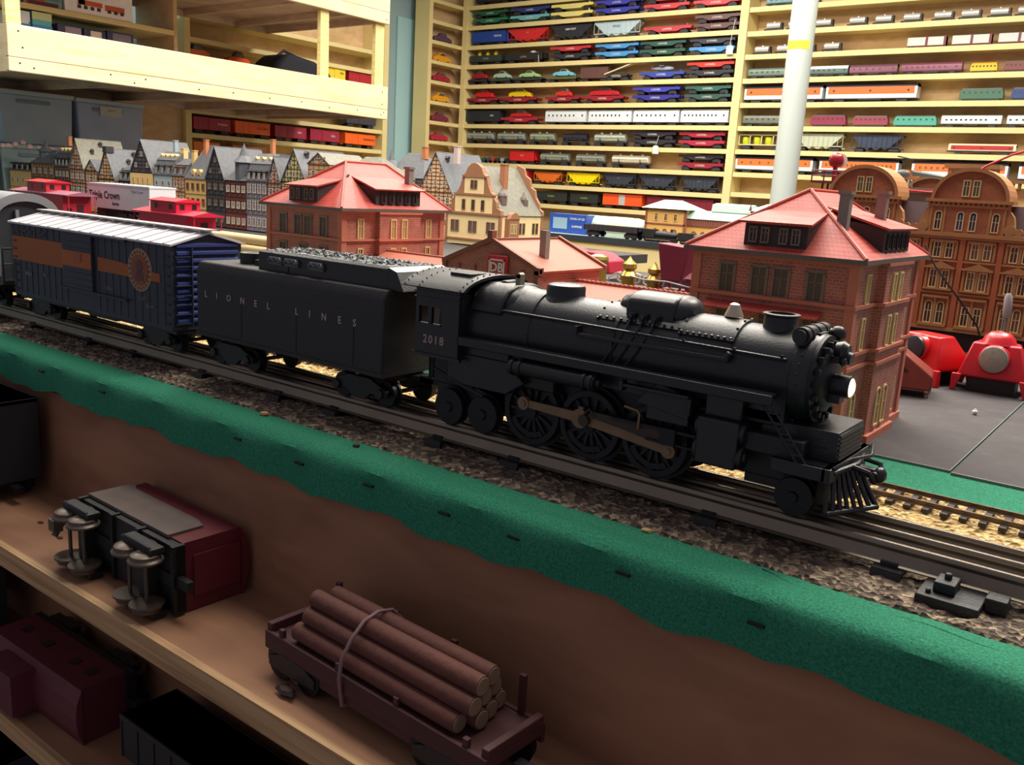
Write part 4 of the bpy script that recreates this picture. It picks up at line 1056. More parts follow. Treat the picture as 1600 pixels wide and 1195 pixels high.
house('tall dark slate gable house with pale yellow lower wall', -261.3, -249.2, 150, 11.8, 21.2, 'gable', (84, 76, 78), SLATE, TIMD, wn=3, depth=15, wh=1.3)
b = MB(); b.box(-6.1, 6.1, -.3, 0, 4.0, 13.0)
_h = [o for o in bpy.data.objects if o.get('label', '').startswith('tall dark slate gable house')][0]
b.build('yellow_front', wmat((230, 194, 130)), _h, smooth=False)
for k in range(4): wput(_h, win('r', .6, 1.5, wmat((230, 194, 130))), -4.2 + k * 2.6, -.32, 10.2)
h = house('pale blue town house with four yellow attic dormers', -248.9, -239.5, 150, 11.5, 18.2, 'mansard', (166, 180, 182), SLATE, None, wn=3, dorm=4, wh=1.2); chim(h, -2.6, 6, 18 + B0, 21.3 + B0, mat((150, 164, 176), .7), .55); chim(h, 4.2, 4.5, 15.5 + B0, 19.0 + B0, YC, .75)
house('narrow tan house with two dark dormers behind the red caboose', -239.2, -233.2, 150, 11.4, 16.4, 'mansard', (206, 158, 110), SLATE, wmat((120, 74, 56)), wn=2, dc=mat((84, 56, 44), .7))
h = house('bright yellow plaster house with two round yellow dormers in its slate roof', -232.9, -223.0, 150, 10.9, 20.4, 'hip', (222, 184, 112), SLATE, None, wn=4, dorm=2, frame=wmat((150, 104, 60)), wh=1.6); chim(h, -.4, 4, 15 + B0, 21.6 + B0, ORC, .55); chim(h, -4.6, 3.0, 13.5 + B0, 18.5 + B0, YC, .6)
house('dark grey slate-clad gable house right of the bright yellow house', -222.7, -214.2, 150, 11.5, 19.9, 'gable', (70, 66, 70), SLATE, TIMD, wn=3, win_c=mat((150, 128, 96), .5, name='tan_pane'), frame=mat((110, 100, 96), .6), depth=15)
h = house('red-brown timber house with slate spire turret in the town row', -213.9, -204.8, 150, 11.2, 16.8, 'hip', (118, 56, 46), SLATE, TIMB, wn=4, win_c=mat((176, 160, 116), .5, name='pale_pane2')); spire(h, 1.0, 2.0, 16.0 + B0, 21.0 + B0, 3.0, zb=11 + B0, wall=1)
h = house('grey house with white lattice windows and yellow attic dormers left of station', -204.5, -196.0, 150, 11.4, 18.6, 'mansard', (146, 140, 144), SLATE, mat((112, 104, 110), .6), wn=4, dorm=3, wh=2.0, win_c=mat((120, 110, 116), .4, name='lilac_pane')); chim(h, -1.0, 6, 18 + B0, 22.2 + B0, ORC, .5)
house('pink timber house with dark gable touching the left station wing roof', -195.7, -190.2, 150, 11.2, 17.8, 'gable', (206, 158, 128), SLATE, TIMB, wn=2, depth=12)
house('yellow timber gable house rising behind the left station wing', -190.0, -180.2, 150, 11.8, 19.8, 'gable', (206, 196, 116), SLATE, TIMD, wn=4, dorm=[(3, .8)], depth=16)
h = house('cream house with small brown gable behind the left station roof', -179.6, -171.9, 150, 16.5, 19.1, 'gable', (206, 176, 132), SLATEG, wmat((150, 96, 62)), wn=2, stor=4, depth=13)
h = house('grey slate-roofed house behind the ridge of the left station wing', -171.5, -158.5, 153, 14.0, 18.9, 'hip', (112, 106, 96), SLATEG, None, wn=4)
h = house('dark slate house with needle spire in front of the blue door', -193.5, -178.5, 190, 14.5, 21.7, 'hip', (88, 84, 86), SLATE, TIMD, wn=3, dc=wmat((216, 196, 110)), dorm=1); spire(h, -6.4, 1.5, 17.5 + B0, 22.6 + B0, 2.4, zb=12 + B0, wall=1); chim(h, 4.0, 4.5, 20 + B0, 23.2 + B0, ORC, .7)
h = house('tall half-timbered gable house with grey roof left of the cream scroll-gabled house', -178.0, -165.4, 188, 11.2, 21.8, 'gable', (214, 176, 138), SLATE, TIMB, wn=4, dorm=[(3, .8)], depth=18); chim(h, 4.0, 4, 19 + B0, 23.5 + B0, mat((190, 172, 168), .7), .7)

# ---- cream merchant's house with scrolled gable
CRM = wmat((232, 206, 154)); BRN = mat((150, 104, 74), .7, var=.12, sc_=80, name='brown_stone')
t = thing('merchant_house', 'cream merchant house with brown scrolled stepped gable left of red sign hall', 'model house', (-151, 180, -1.58))
b = MB(); b.box(-9, 9, 0, 18, 0, 8.0); b.build('walls', CRM, t, smooth=False)
b = MB(); b.box(-6.2, 6.2, -.1, 2, 8.0, 12.8); b.box(-3.2, 3.2, -.12, 2, 12.8, 17.4); b.build('gable_wall', CRM, t, smooth=False)
b = MB()
for s in (-1, 1):
    b.prism([(s * 6.2, 8.0), (s * 9.2, 8.0), (s * 9.0, 9.2), (s * 7.6, 9.8), (s * 7.4, 11.2), (s * 6.2, 12.6)], 0, 1.2, 'y')
    b.prism([(s * 3.2, 12.8), (s * 6.6, 12.8), (s * 5.4, 13.6), (s * 4.6, 15.2), (s * 4.0, 17.2), (s * 3.2, 17.4)], 0, 1.2, 'y')
b.prism([(-3.9, 17.4), (3.9, 17.4), (3.0, 18.0), (2.2, 19.6), (1.1, 20.4), (0, 20.7), (-1.1, 20.4), (-2.2, 19.6), (-3.0, 18.0)], -.2, 1.2, 'y')
for z, w_ in ((8.0, 9.3), (12.8, 6.6), (17.3, 4.0)): b.box(-w_, w_, -.35, 1.0, z - .2, z + .25)
b.box(-9.2, -8.6, -.2, .5, 0, 8); b.box(8.6, 9.2, -.2, .6, 0, 8); b.box(-9.1, 9.1, -.3, 0, 1.2, 1.6); b.box(-9, 9.3, 0, 18, 1.2, 1.5); b.box(9.0, 9.2, 17.4, 18.2, 0, 8)
b.prism([(0, 8.2), (9.4, 8.2), (9.3, 9.2), (8.2, 9.8), (8.0, 11.2), (6.8, 12.8), (6.4, 14.6), (5.0, 15.4), (4.6, 17.4), (3.0, 18.4), (2.4, 20.2), (0, 21.0)], 17.5, 18.3, 'y')
b.build('brown_stonework', BRN, t, smooth=False)
b = MB(); b.slab([(0, .6, 20.2), (0, 17.6, 20.2), (-9.4, 18.2, 8.0), (-9.4, .6, 8.0)], .2); b.slab([(0, 17.6, 20.2), (0, .6, 20.2), (9.4, .6, 8.0), (9.4, 18.2, 8.0)], .2); b.prism([(-9, 8), (9, 8), (0, 20)], 1.2, 17.6, 'y')
b.build('roof', SLATEG, t, smooth=False)
FB = mat((128, 98, 68), .6, name='brown_window_frame')
for x in (-6, 0, 6):
    for dx in (-.75, .75): wput(t, win('r', 1.0, 2.6, FB, mat((92, 78, 84), .3, name='mauve_pane')), x + dx, -.05, 3.4)
for x in (-3.2, 0, 3.2): wput(t, win('r', .9, 2.4, FB), x, -.15, 9.0)
for x in (-.6, .6): wput(t, win('r', .8, 1.9, FB), x, -.17, 14.4)
for y in (8.5, 10.0, 14.3, 15.8): wput(t, win('r', .9, 2.6, FB), 9.0, y, 3.4, '+x')
b = MB(); b.box(9, 10.4, 2, 6.2, 2.2, 7.2); b.prism([(2, 7.2), (6.2, 7.2), (5.4, 8.4), (4.1, 8.9), (2.8, 8.4)], 9, 10.6, 'x'); b.box(9, 10.8, 1.8, 6.4, 2.0, 2.6); by = b.build('oriel', BRN, t, smooth=False)
for y in (3.2, 4.6): wput(by, win('r', .7, 2.3, CREAM), 10.4, y, 3.6, '+x')
for y, z, s_ in ((3.2, 11.4, 1), (12.5, 10.8, .8)):
    b = MB(); b.box(5.4, 7.6, y - 1 * s_, y + 1 * s_, z - .8, z + 1.6 * s_); b.lathe([(0, 1.3 * s_), (.7, 1.0 * s_), (1.4, .4), (2.2, .1)], (6.6, y, z + 1.4 * s_), (0, 0, 1), 8); b.build('dormer', mat((104, 88, 84), .6), t, smooth=False)
chim(t, 3.6, 7.5, 14, 20.6, wmat((160, 104, 74)), .8)

# ---- grand brown apartment block with arched gables on the right
BB = plaited('brown_brick', (166, 98, 60), (154, 88, 54), (140, 84, 54), .36, .16, .02, .6, bump=.2)
TAN = mat((168, 118, 72), .65, var=.15, sc_=90, name='tan_stone')
MAUV = mat((84, 62, 66), .6, var=.1, sc_=40, name='mauve_roof')
DKB = plaited('dark_stone', (64, 50, 46), (54, 44, 42), (44, 36, 34), .6, .3, .04, .8)
PALE = mat((214, 184, 130), .5, name='pale_frame')
def grand(label, x0, y0, n_arch, xc, width, detail=True):
    t = thing('apartment_block', label, 'model building', (x0, y0, -1.58)); Z = lambda z: z + 1.58
    b = MB(); b.box(0, width, 0, 11, Z(.7), Z(11.2)); b.build('walls', BB, t, smooth=False)
    b = MB(); b.box(0, width, .3, 11, 0, Z(.7)); b.build('ground_storey', DKB, t, smooth=False)
    b = MB(); b.prism([(.6, Z(11.2)), (10.6, Z(11.2)), (9.4, Z(14.6)), (1.8, Z(14.6))], 0, width, 'x'); b.build('mansard_roof', MAUV, t, smooth=False)
    b = MB()
    for z, d, h in ((.5, .5, .35), (4.6, .25, .2), (8.2, .25, .2), (11.0, .6, .45), (10.7, .35, .3)): b.box(-.2, width + .2, -d, .3, Z(z), Z(z) + h)
    b.build('cornice', TAN, t, smooth=False)
    b = MB(); x = .6
    while x < width: b.box(x - .28, x + .28, -.28, 0, Z(.7), Z(11)); x += 3.85
    b.build('pilasters', mat((168, 92, 54), .6, name='orange_brown_pilaster'), t, smooth=False)
    for c in xc:
        R_ = 3.75
        b = MB(); b.box(c - 3.9, c + 3.9, -.4, 1.6, Z(11.3), Z(14.7)); pts = [(c + R_ * math.cos(a), Z(15.0) + 3.2 * math.sin(a)) for a in [math.pi * k / 18 for k in range(19)]]; b.prism(pts, -.3, 4.0, 'y')
        g = b.build('arched_gable', BB, t, smooth=False)
        b = MB(); po = [(c + (R_ + .2) * math.cos(a), Z(15.0) + 3.45 * math.sin(a)) for a in [math.pi * k / 18 for k in range(19)]]; pi_ = [(c + (R_ - .15) * math.cos(a), Z(15.0) + 3.05 * math.sin(a)) for a in [math.pi * k / 18 for k in range(19)]]
        b.prism(po + list(reversed(pi_)), -.7, 4.2, 'y'); b.box(c - 4.4, c + 4.4, -.8, 1.8, Z(14.7), Z(15.05)); b.box(c - 4.1, c + 4.1, -.6, 0, Z(14.2), Z(14.45))
        for k in range(17): b.box(c - 4.0 + k * .5 - .1, c - 4.0 + k * .5 + .1, -.65, 0, Z(14.35), Z(14.7))
        for s in (-1, 1):
            b.lathe([(0, .62), (.3, .62), (.32, .3)], (c + s * 4.4, -.3, Z(12.0)), (0, -1, 0), 14); b.lathe([(0, .4), (.3, .4)], (c + s * 5.3, -.3, Z(11.85)), (0, -1, 0), 12)
            b.prism([(c + s * 3.9, Z(12)), (c + s * 4.8, Z(12.4)), (c + s * 4.6, Z(13.4)), (c + s * 3.9, Z(14.3))], -.35, .6, 'y')
            b.box(c + s * 2.3 - .12, c + s * 2.3 + .12, -.5, -.3, Z(11.4), Z(14.2)); b.box(c + s * 3.7 - .12, c + s * 3.7 + .12, -.5, -.3, Z(11.4), Z(14.2))
        b.build('gable_scrollwork', TAN, g, smooth=False)
        if detail:
            for dx in (-.5, .5): wput(g, win('r', .6, 1.6, PALE, mat((70, 78, 60), .3, name='green_pane')), c + dx, -.32, Z(15.45))
            for dx, cc in ((-2.9, DGLASS), (-.65, mat((34, 62, 96), .2, name='blue_pane')), (.65, mat((34, 42, 66), .2, name='navy_pane')), (2.9, DGLASS)): wput(g, win('arch', .6, 1.6, PALE, cc), c + dx, -.42, Z(11.75))
    if detail:
        x = 2.5; i = 0
        while x < width - .5:
            for z, h, k in ((8.7, 1.6, 'r'), (5.3, 1.9, 'r'), (1.3, 2.0, 'arch' if i % 2 else 'r')):
                for dx in (-.62, .62): wput(t, win(k, .66, h, PALE, (mat((92, 76, 60), .3, name='ochre_pane') if (i + int(z)) % 3 == 0 else DGLASS)), x + dx, -.04, Z(z))
            b = MB(); b.prism([(x - 1.5, Z(7.55)), (x + 1.5, Z(7.55)), (x, Z(8.2))], -.45, 0, 'y'); b.box(x - 1.6, x + 1.6, -.5, 0, Z(7.4), Z(7.6)); b.box(x - 1.5, x + 1.5, -.5, 0, Z(5.0), Z(5.15)); b.box(x - 1.5, x + 1.5, -.6, 0, Z(.9), Z(1.2)); b.box(x - 1.4, x + 1.4, -.35, 0, Z(10.35), Z(10.6)); b.box(x - 1.4, x + 1.4, -.4, 0, Z(4.1), Z(4.35))
            for dx in (-1.35, 0, 1.35): b.box(x + dx - .13, x + dx + .13, -.2, 0, Z(8.5), Z(10.5)); b.box(x + dx - .13, x + dx + .13, -.2, 0, Z(5.1), Z(7.5)); b.box(x + dx - .13, x + dx + .13, -.2, 0, Z(1.1), Z(4.2))
            b.build('window_surround', TAN, t, smooth=False); x += 3.85; i += 1
    return t
grand('grand brown brick apartment block with two rounded gables behind the red housings', -37.4, 110, 2, [4.6, 16.0, 27.4], 34)
g2 = grand('second brown apartment block, rear one with only its roofline showing', -45, 138, 1, [13.0, 33.0], 46, False)
b = MB(); b.box(6, 46, .2, 1.0, 17.6, 18.6); [b.box(6 + k * .8, 6.3 + k * .8, .1, 1.1, 18.6, 19.4) for k in range(50)]; b.box(6, 46, 0, 1.2, 19.4, 19.8); b.build('balustrade', TAN, g2, smooth=False)
b = MB(); b.box(14.5, 20.5, 1, 4, 19.6, 21.2); b.box(14, 21, .8, 4.2, 21.2, 21.8); b.build('roof_parapet', TAN, g2, smooth=False)
chim(g2, 9.5, 2, 16, 20.5, ORC, .9)

# ---- ochre station with pale green roof on the rear table
OCH = mat((206, 158, 84), .7, var=.08, sc_=40, name='ochre_plaster'); PGR = mat((168, 196, 180), .6, var=.05, sc_=30, name='pale_green_roof'); RBR = mat((132, 76, 62), .7, name='reddish_trim')
t = thing('ochre_station', 'ochre yellow model station with pale green roofs on the rear table', 'model building', (-118, 243, .3))
b = MB(); b.box(-17.6, -4.6, 0, 10, 0, 9.6); b.box(-4.6, 14, 1.5, 9, 0, 5.2); b.build('walls', OCH, t, smooth=False)
b = MB(); b.add([(-19, -1, 9.6), (-3.2, -1, 9.6), (-3.2, 11, 9.6), (-19, 11, 9.6), (-14, 4, 12.2), (-8, 4, 12.2)], [(0, 1, 5, 4), (1, 2, 5), (2, 3, 4, 5), (3, 0, 4), (3, 2, 1, 0)])
b.prism([(.8, 7.2), (9.6, 7.2), (8, 9.6), (3.4, 9.6)], -4.6, 14, 'x'); b.prism([(3.0, 9.6), (8, 9.6), (8, 11.6), (6, 12.1), (3.4, 11.6)], 2, 14, 'x'); b.build('roof', PGR, t, smooth=False)
b = MB(); b.box(-17.8, -4.4, -.2, 0, 4.9, 5.3); b.box(-17.8, -4.4, -.2, 0, 9.2, 9.6); b.box(-4.6, 14, 1.2, 1.5, 5.0, 7.2); b.box(-17.9, -17.3, -.2, .4, 0, 9.5); b.box(-5.0, -4.3, -.2, .4, 0, 9.5)
for k in range(24): b.box(-4.3 + k * .76, -4.0 + k * .76, 1.0, 1.2, 5.3, 7.0)
b.build('trim', RBR, t, smooth=False)
for k in range(3): wput(t, win('r', .9, 1.9, PALE), -14.2 + k * 3.2, -.05, 6.2); wput(t, win('arch', 1.2, 2.2, RBR, mat((120, 110, 84), .4, name='olive_pane')), -14.2 + k * 3.2, -.05, .8)
for k in range(6): wput(t, win('arch', 1.3, 2.0, RBR, mat((120, 110, 84), .4, name='olive_pane')), -2.2 + k * 2.9, 1.45, .8)
t = thing('brick_gatehouse', 'small dark brick building with green roof right of the ochre station', 'model building', (-98, 244, .3))
b = MB(); b.box(-5, 7, 0, 8, 0, 10.5); b.build('walls', mat((104, 62, 56), .8, name='dark_brick_red'), t, smooth=False)
b = MB(); b.add([(-6, -1, 10.5), (8, -1, 10.5), (8, 9, 10.5), (-6, 9, 10.5), (-2, 4, 12.6), (4, 4, 12.6)], [(0, 1, 5, 4), (1, 2, 5), (2, 3, 4, 5), (3, 0, 4), (3, 2, 1, 0)]); b.build('roof', PGR, t, smooth=False)
b = MB(); [b.lathe([(0, .5), (.8, .25), (2.2, .05)], (x, -.6, 10.6), (0, 0, 1), 6) for x in (-5, 5)]; b.build('finials', mat((84, 50, 48), .7), t)

# ================================================================== ROLLING STOCK ON THE SHELVES
def C(*c, r=.45): return mat(c, r, var=.08, sc_=50, name='car_paint')
TRK = mat((44, 42, 46), .6, name='dark_truck')
_tm = {}
def small_truck(h=2.2, w=4.2, d=4.6, m=None):
    key = (h, w, d)
    if key not in _tm:
        b = MB(); r = h * .36
        for s in (-1, 1):
            b.prism([(-w / 2, h * .3), (-w / 2, h * .6), (-w / 4, h), (w / 4, h), (w / 2, h * .6), (w / 2, h * .3), (w / 8, h * .2), (-w / 8, h * .2)], s * d * .42, s * d * .5, 'y')
            for q in (-w * .3, w * .3): b.cyl((q, s * d * .3, r), (q, s * d * .42, r), r, n=10)
        for q in (-w * .3, w * .3): b.cyl((q, -d * .4, r), (q, d * .4, r), r * .25, n=6)
        b.box(-w * .2, w * .2, -d * .4, d * .4, h * .5, h)
        _tm[key] = b.mesh('truck', [TRK])
    return _tm[key]
def trucks(t, L_, h=2.2, w=4.2, d=4.6, f=.33):
    for s in (-1, 1): put('truck', small_truck(h, w, d), t, (s * L_ * f, 0, 0))
def coup(b, L_, z=1.5):
    for s in (-1, 1): b.box(s * L_ / 2, s * (L_ / 2 - 1.4), -.25, .25, z - .2, z + .25)

def flat_car(label, col, Lc, loc, txt='LIONEL', rz=0):
    t = thing('flat_car', label, 'flat car', loc, rz); h = Lc / 2 - .4
    b = MB(); 
    b.prism([(-h, 2.6), (-h, 3.9), (-h * .96, 4.0), (h * .96, 4.0), (h, 3.9), (h, 2.6), (h * .62, 2.6), (h * .42, 1.5), (-h * .42, 1.5), (-h * .62, 2.6)], -3.0, -2.7, 'y')
    b.prism([(-h, 2.6), (-h, 3.9), (h, 3.9), (h, 2.6), (h * .62, 2.6), (h * .42, 1.5), (-h * .42, 1.5), (-h * .62, 2.6)], 2.7, 3.0, 'y')
    b.box(-h, h, -2.7, 2.7, 3.3, 3.8); b.box(h * .8, h * .86, -2.9, -2.6, 3.9, 5.0); coup(b, Lc, 2.9)
    b.build('deck', C(*col), t, smooth=False)
    text(txt, 1.3, (0, -3.04, 2.7), mat((214, 214, 210), .5, name='white_lettering'), t, bold=.02, space=1.35, name='lettering')
    trucks(t, Lc, 2.4, 4.6)
    return t
def box_sh(label, col, Lc, loc, roof=None, door=None, txt=None, tcol=(220, 220, 220), h=8.2, rz=0, name='box_car', cat='box car'):
    t = thing(name, label, cat, loc, rz); x = Lc / 2 - .5
    b = MB(); b.box(-x, x, -2.9, 2.9, 1.9, h - .5); coup(b, Lc)
    for k in range(9): b.box(-x + k * x / 4.2, -x + k * x / 4.2 + .1, -2.97, -2.9, 2.0, h - .6)
    b.build('body', C(*col), t, smooth=False)
    b = MB(); b.prism([(-3.05, h - .6), (-3.05, h - .35), (0, h + .2), (3.05, h - .35), (3.05, h - .6)], -x - .1, x + .1, 'x'); b.build('roof', C(*(roof or col)), t, smooth=False)
    b = MB(); b.box(-1.9, 1.9, -3.12, -2.9, 2.1, h - .7); b.build('door', C(*(door or col)), t, smooth=False)
    if txt: text(txt, 1.3, (x * .55, -3.0, h * .62), mat(tcol, .5, name='car_lettering'), t, bold=.03)
    trucks(t, Lc)
    return t
def hopper(label, col, Lc, loc, txt=None, tcol=(220, 220, 220), h=7.8, n=3, cover=False):
    t = thing('hopper_car', label, 'hopper car', loc); x = Lc / 2 - .5
    b = MB(); b.prism([(-x, h), (-x, h - .5), (-x * .5, 2.0), (-x * .34, 1.2), (-x * .2, 2.3), (-x * .06, 1.2), (x * .06, 1.2), (x * .2, 2.3), (x * .34, 1.2), (x * .5, 2.0), (x, h - .5), (x, h)], -2.7, 2.7, 'y')
    b.box(-x, x, -2.95, 2.95, h - .4, h); b.box(-x, x, -2.95, -2.6, 2.1, 2.5); coup(b, Lc)
    for k in range(11): b.box(-x + k * x / 5, -x + k * x / 5 + .2, -2.95, -2.68, 2.2, h)
    b.build('body', C(*col), t, smooth=False)
    b = MB()
    if cover:
        b.prism([(-2.7, h), (2.7, h), (1.8, h + .6), (-1.8, h + .6)], -x * .98, x * .98, 'x'); b.build('roof', C(*col), t, smooth=False)
    else:
        b.box(-x * .95, x * .95, -2.5, 2.5, h - .8, h - .5); b.build('load', C(46, 44, 44), t, smooth=False)
    if txt: text(txt, 1.4, (0, -2.99, h * .72), mat(tcol, .5, name='car_lettering'), t, bold=.03)
    trucks(t, Lc)
    return t
def tank(label, col, Lc, loc, domes=3, frame=(60, 58, 60), r=2.15, met=.4):
    t = thing('tank_car', label, 'tank car', loc); x = Lc / 2 - 1.6; z = 2.6 + r
    b = MB(); b.lathe([(-x - .35, r * .6), (-x - .15, r * .9), (-x, r), (-x * .35, r), (-x * .35, r * 1.04), (-x * .33, r * 1.04), (-x * .33, r), (x * .33, r), (x * .33, r * 1.04), (x * .35, r * 1.04), (x * .35, r), (x, r), (x + .15, r * .9), (x + .35, r * .6)], (0, 0, z), (1, 0, 0), 20)
    for k in range(domes): b.lathe([(0, .95), (.7, .9), (.9, .6)], ((k - (domes - 1) / 2) * x * .62, 0, z + r - .2), (0, 0, 1), 12)
    b.build('tank', mat(col, .32, met, .08, 40, name='tank_paint'), t)
    b = MB(); b.box(-x - 1, x + 1, -1.4, 1.4, 2.1, 2.7); b.tube([(-x, -2.45, z), (x, -2.45, z)], .08, 6); coup(b, Lc); [b.box(s * x * .6 - .2, s * x * .6 + .2, -2.2, 2.2, 2.4, z) for s in (-1, 1)]
    b.build('frame', C(*frame), t, smooth=False); trucks(t, Lc, 2.3)
    return t
def gondola(label, col, Lc, loc, txt=None, tcol=(200, 200, 90), h=5.6):
    t = thing('gondola_car', label, 'gondola car', loc); x = Lc / 2 - .5
    b = MB(); b.box(-x, x, -2.9, -2.6, 2.0, h); b.box(-x, x, 2.6, 2.9, 2.0, h); b.box(-x, -x + .3, -2.9, 2.9, 2, h); b.box(x - .3, x, -2.9, 2.9, 2, h); b.box(-x, x, -2.8, 2.8, 2.0, 2.5); coup(b, Lc)
    for k in range(12): b.box(-x + k * x / 5.6, -x + k * x / 5.6 + .18, -3.0, -2.9, 2.1, h)
    b.build('body', C(*col), t, smooth=False)
    if txt: text(txt, 1.25, (0, -3.04, h * .65), mat(tcol, .5, name='car_lettering'), t, bold=.03, space=1.1)
    trucks(t, Lc)
    return t
def coach(label, col, Lc, loc, stripe=None, nwin=9, h=8.2, roof=None, wc=(50, 52, 60), rz=0, w=2.9, door=False):
    t = thing('passenger_car', label, 'passenger car', loc, rz); x = Lc / 2 - .3
    zs = [(-w, 1.7), (w, 1.7), (w, h - 1.4), (w * .85, h - .6), (w * .5, h - .1), (0, h), (-w * .5, h - .1), (-w * .85, h - .6), (-w, h - 1.4)]
    b = MB(); b.prism(zs, -x, x, 'x'); b.build('body', mat(col, .35, .15, .06, 40, name='coach_paint'), t)
    if roof:
        b = MB(); b.prism([(-w * 1.02, h - 1.35), (-w * .87, h - .55), (-w * .5, h - .02), (0, h + .08), (w * .5, h - .02), (w * .87, h - .55), (w * 1.02, h - 1.35)], -x, x, 'x'); b.build('roof', C(*roof), t)
    if stripe:
        b = MB(); b.box(-x + 1, x - 1, -w - .05, -w + .02, h * .44, h * .84); b.build('stripe', C(*stripe), t, smooth=False)
    zc = h * .62
    b0 = MB(); b0.box(-.42, .42, -.03, .05, -.5 * h / 8.2, .5 * h / 8.2); me = b0.mesh('window', [C(*wc)], smooth=False)
    for k in range(nwin):
        if nwin > 5 and k in (nwin - 2,) and not door: continue
        put('window', me, t, (-x * .82 + 1.64 * x * k / (nwin - 1), -w - .06, zc))
    b = MB(); b.box(-x, x, -w * .8, w * .8, 1.2, 1.7); b.box(-x * .25, x * .25, -w * .9, w * .9, .9, 1.7); coup(b, Lc + 1.2, 1.4); b.build('underframe', TRK, t, smooth=False)
    trucks(t, Lc, 1.9 * h / 8.2, 4.8 * h / 8.2, 4.6 * w / 2.9, .34)
    return t
def toy_auto(label, col, loc, L_=9, h=3.6, cat='toy car', glass=(70, 80, 90), top=None, nm='toy_car', rz=0):
    t = thing(nm, label, cat, loc, rz); x = L_ / 2
    b = MB(); b.prism([(-x, .6), (-x, h * .45), (-x * .75, h * .62), (-x * .35, h * .66), (x * .6, h * .66), (x * .95, h * .5), (x, .6)], -1.7, 1.7, 'y'); b.build('body', C(*col, r=.3), t, bev=.25)
    b = MB(); b.prism([(-x * .45, h * .6), (-x * .2, h), (x * .25, h), (x * .55, h * .62)], -1.45, 1.45, 'y'); b.build('cabin', C(*(top or col), r=.3), t, bev=.25)
    b = MB(); b.prism([(-x * .34, h * .68), (-x * .17, h * .92), (x * .22, h * .92), (x * .42, h * .68)], -1.5, 1.5, 'y'); b.build('side_window', C(*glass, r=.2), t, smooth=False)
    for s in (-1, 1):
        b = MB()
        for q in (-1.75, 1.3): b.cyl((s * x * .6, q, .65), (s * x * .6, q + .45, .65), .65, n=12)
        b.build('wheel', TRK, t)
    return t
def electric(label, col, Lc, loc, h=4.6, w=1.5, roof=(110, 110, 110), panto=True):
    t = thing('electric_locomotive', label, 'locomotive', loc); x = Lc / 2
    b = MB(); b.prism([(-x, 1.0), (-x, h * .55), (-x * .93, h * .9), (x * .93, h * .9), (x, h * .55), (x, 1.0)], -w, w, 'y'); b.build('body', C(*col), t, bev=.15)
    b = MB(); b.prism([(-w * .95, h * .88), (-w * .5, h), (w * .5, h), (w * .95, h * .88)], -x * .9, x * .9, 'x')
    if panto:
        for s in (-1, 1): b.tube([(s * x * .75, 0, h), (s * x * .45, 0, h + .7), (s * x * .7, 0, h + 1.0)], .08, 5); b.box(s * x * .7 - .1, s * x * .7 + .1, -1, 1, h + .95, h + 1.05)
    b.build('roof', C(*roof), t, smooth=False)
    me = None
    b = MB(); b.box(-.35, .35, -.03, .03, -.3, .3); me = b.mesh('window', [C(50, 54, 60)], smooth=False)
    for k in range(7): put('window', me, t, (-x * .8 + 1.6 * x * k / 6, -w - .04, h * .66))
    b = MB(); b.box(-x * .85, x * .85, -w * .9, w * .9, .3, 1.1)
    for k in range(6): b.cyl((-x * .75 + 1.5 * x * k / 5, -w * .95, .55), (-x * .75 + 1.5 * x * k / 5, w * .95, .55), .5, n=10)
    b.build('running_gear', TRK, t)
    return t
def mini_tank(label, loc, first=[None], col=(214, 216, 216)):
    if first[0]: return dup(first[0], label, loc)
    t = thing('small_tank_wagon', label, 'tank wagon', loc)
    b = MB(); b.lathe([(-3.4, 1.2), (-3.3, 1.5), (3.3, 1.5), (3.4, 1.2)], (0, 0, 2.8), (1, 0, 0), 16); b.lathe([(0, .5), (.4, .4)], (0, 0, 4.2), (0, 0, 1), 8); b.build('tank', mat(col, .3, .5, .06, 30, name='white_tank'), t)
    b = MB(); b.box(-4.2, 4.2, -1.3, 1.3, .9, 1.3); [b.cyl((s * 2.6, -1.2, .6), (s * 2.6, 1.2, .6), .6, n=10) for s in (-1, 1)]; [b.box(s * 4.2, s * 4.6, -1.2, 1.2, .8, 1.2) for s in (-1, 1)]; b.box(3.9, 4.2, -1.3, 1.3, 1.2, 4.0); b.build('frame', TRK, t)
    first[0] = t
    return t
YS = 434.6
def at(z, x0, x1, dz=0): return ((x0 + x1) / 2, YS, z + .12 + dz)
SR = ', %s shelf of the wide bay'
def pair(row, z, x0, x1, c1, c2, who):
    """two flat cars, one stacked on the other"""
    flat_car('lower %s flat car %s' % (who[1], who[2]) + SR % row, c2, x1 - x0, at(z, x0, x1))
    flat_car('upper %s flat car %s' % (who[0], who[2]) + SR % row, c1, x1 - x0, at(z, x0, x1, 4.05))
GRN = (38, 118, 84); RED = (176, 40, 52); BLU = (58, 62, 168); LBL = (72, 142, 204); BRW = (96, 62, 62); DGR = (44, 84, 72); DK = (46, 46, 54)
r, z = 'top', 105.4
pair(r, z, -369.6, -342.6, (30, 92, 68), GRN, ('dark green', 'green', 'at far left'))
pair(r, z, -341.2, -313.1, (44, 58, 120), (110, 178, 186), ('navy', 'pale teal', ''.strip() or 'second from left'))
pair(r, z, -312.5, -284.2, (226, 214, 130), (228, 216, 132), ('pale yellow', 'pale yellow', 'mid row'))
pair(r, z, -283.8, -255.5, BLU, BLU, ('violet blue', 'violet blue', 'mid row'))
pair(r, z, -253.3, -226.5, (196, 62, 72), (196, 62, 72), ('red', 'red', 'beside the blue ones'))
pair(r, z, -225.1, -199.6, (176, 50, 62), (196, 62, 72), ('red', 'red', 'at far right'))
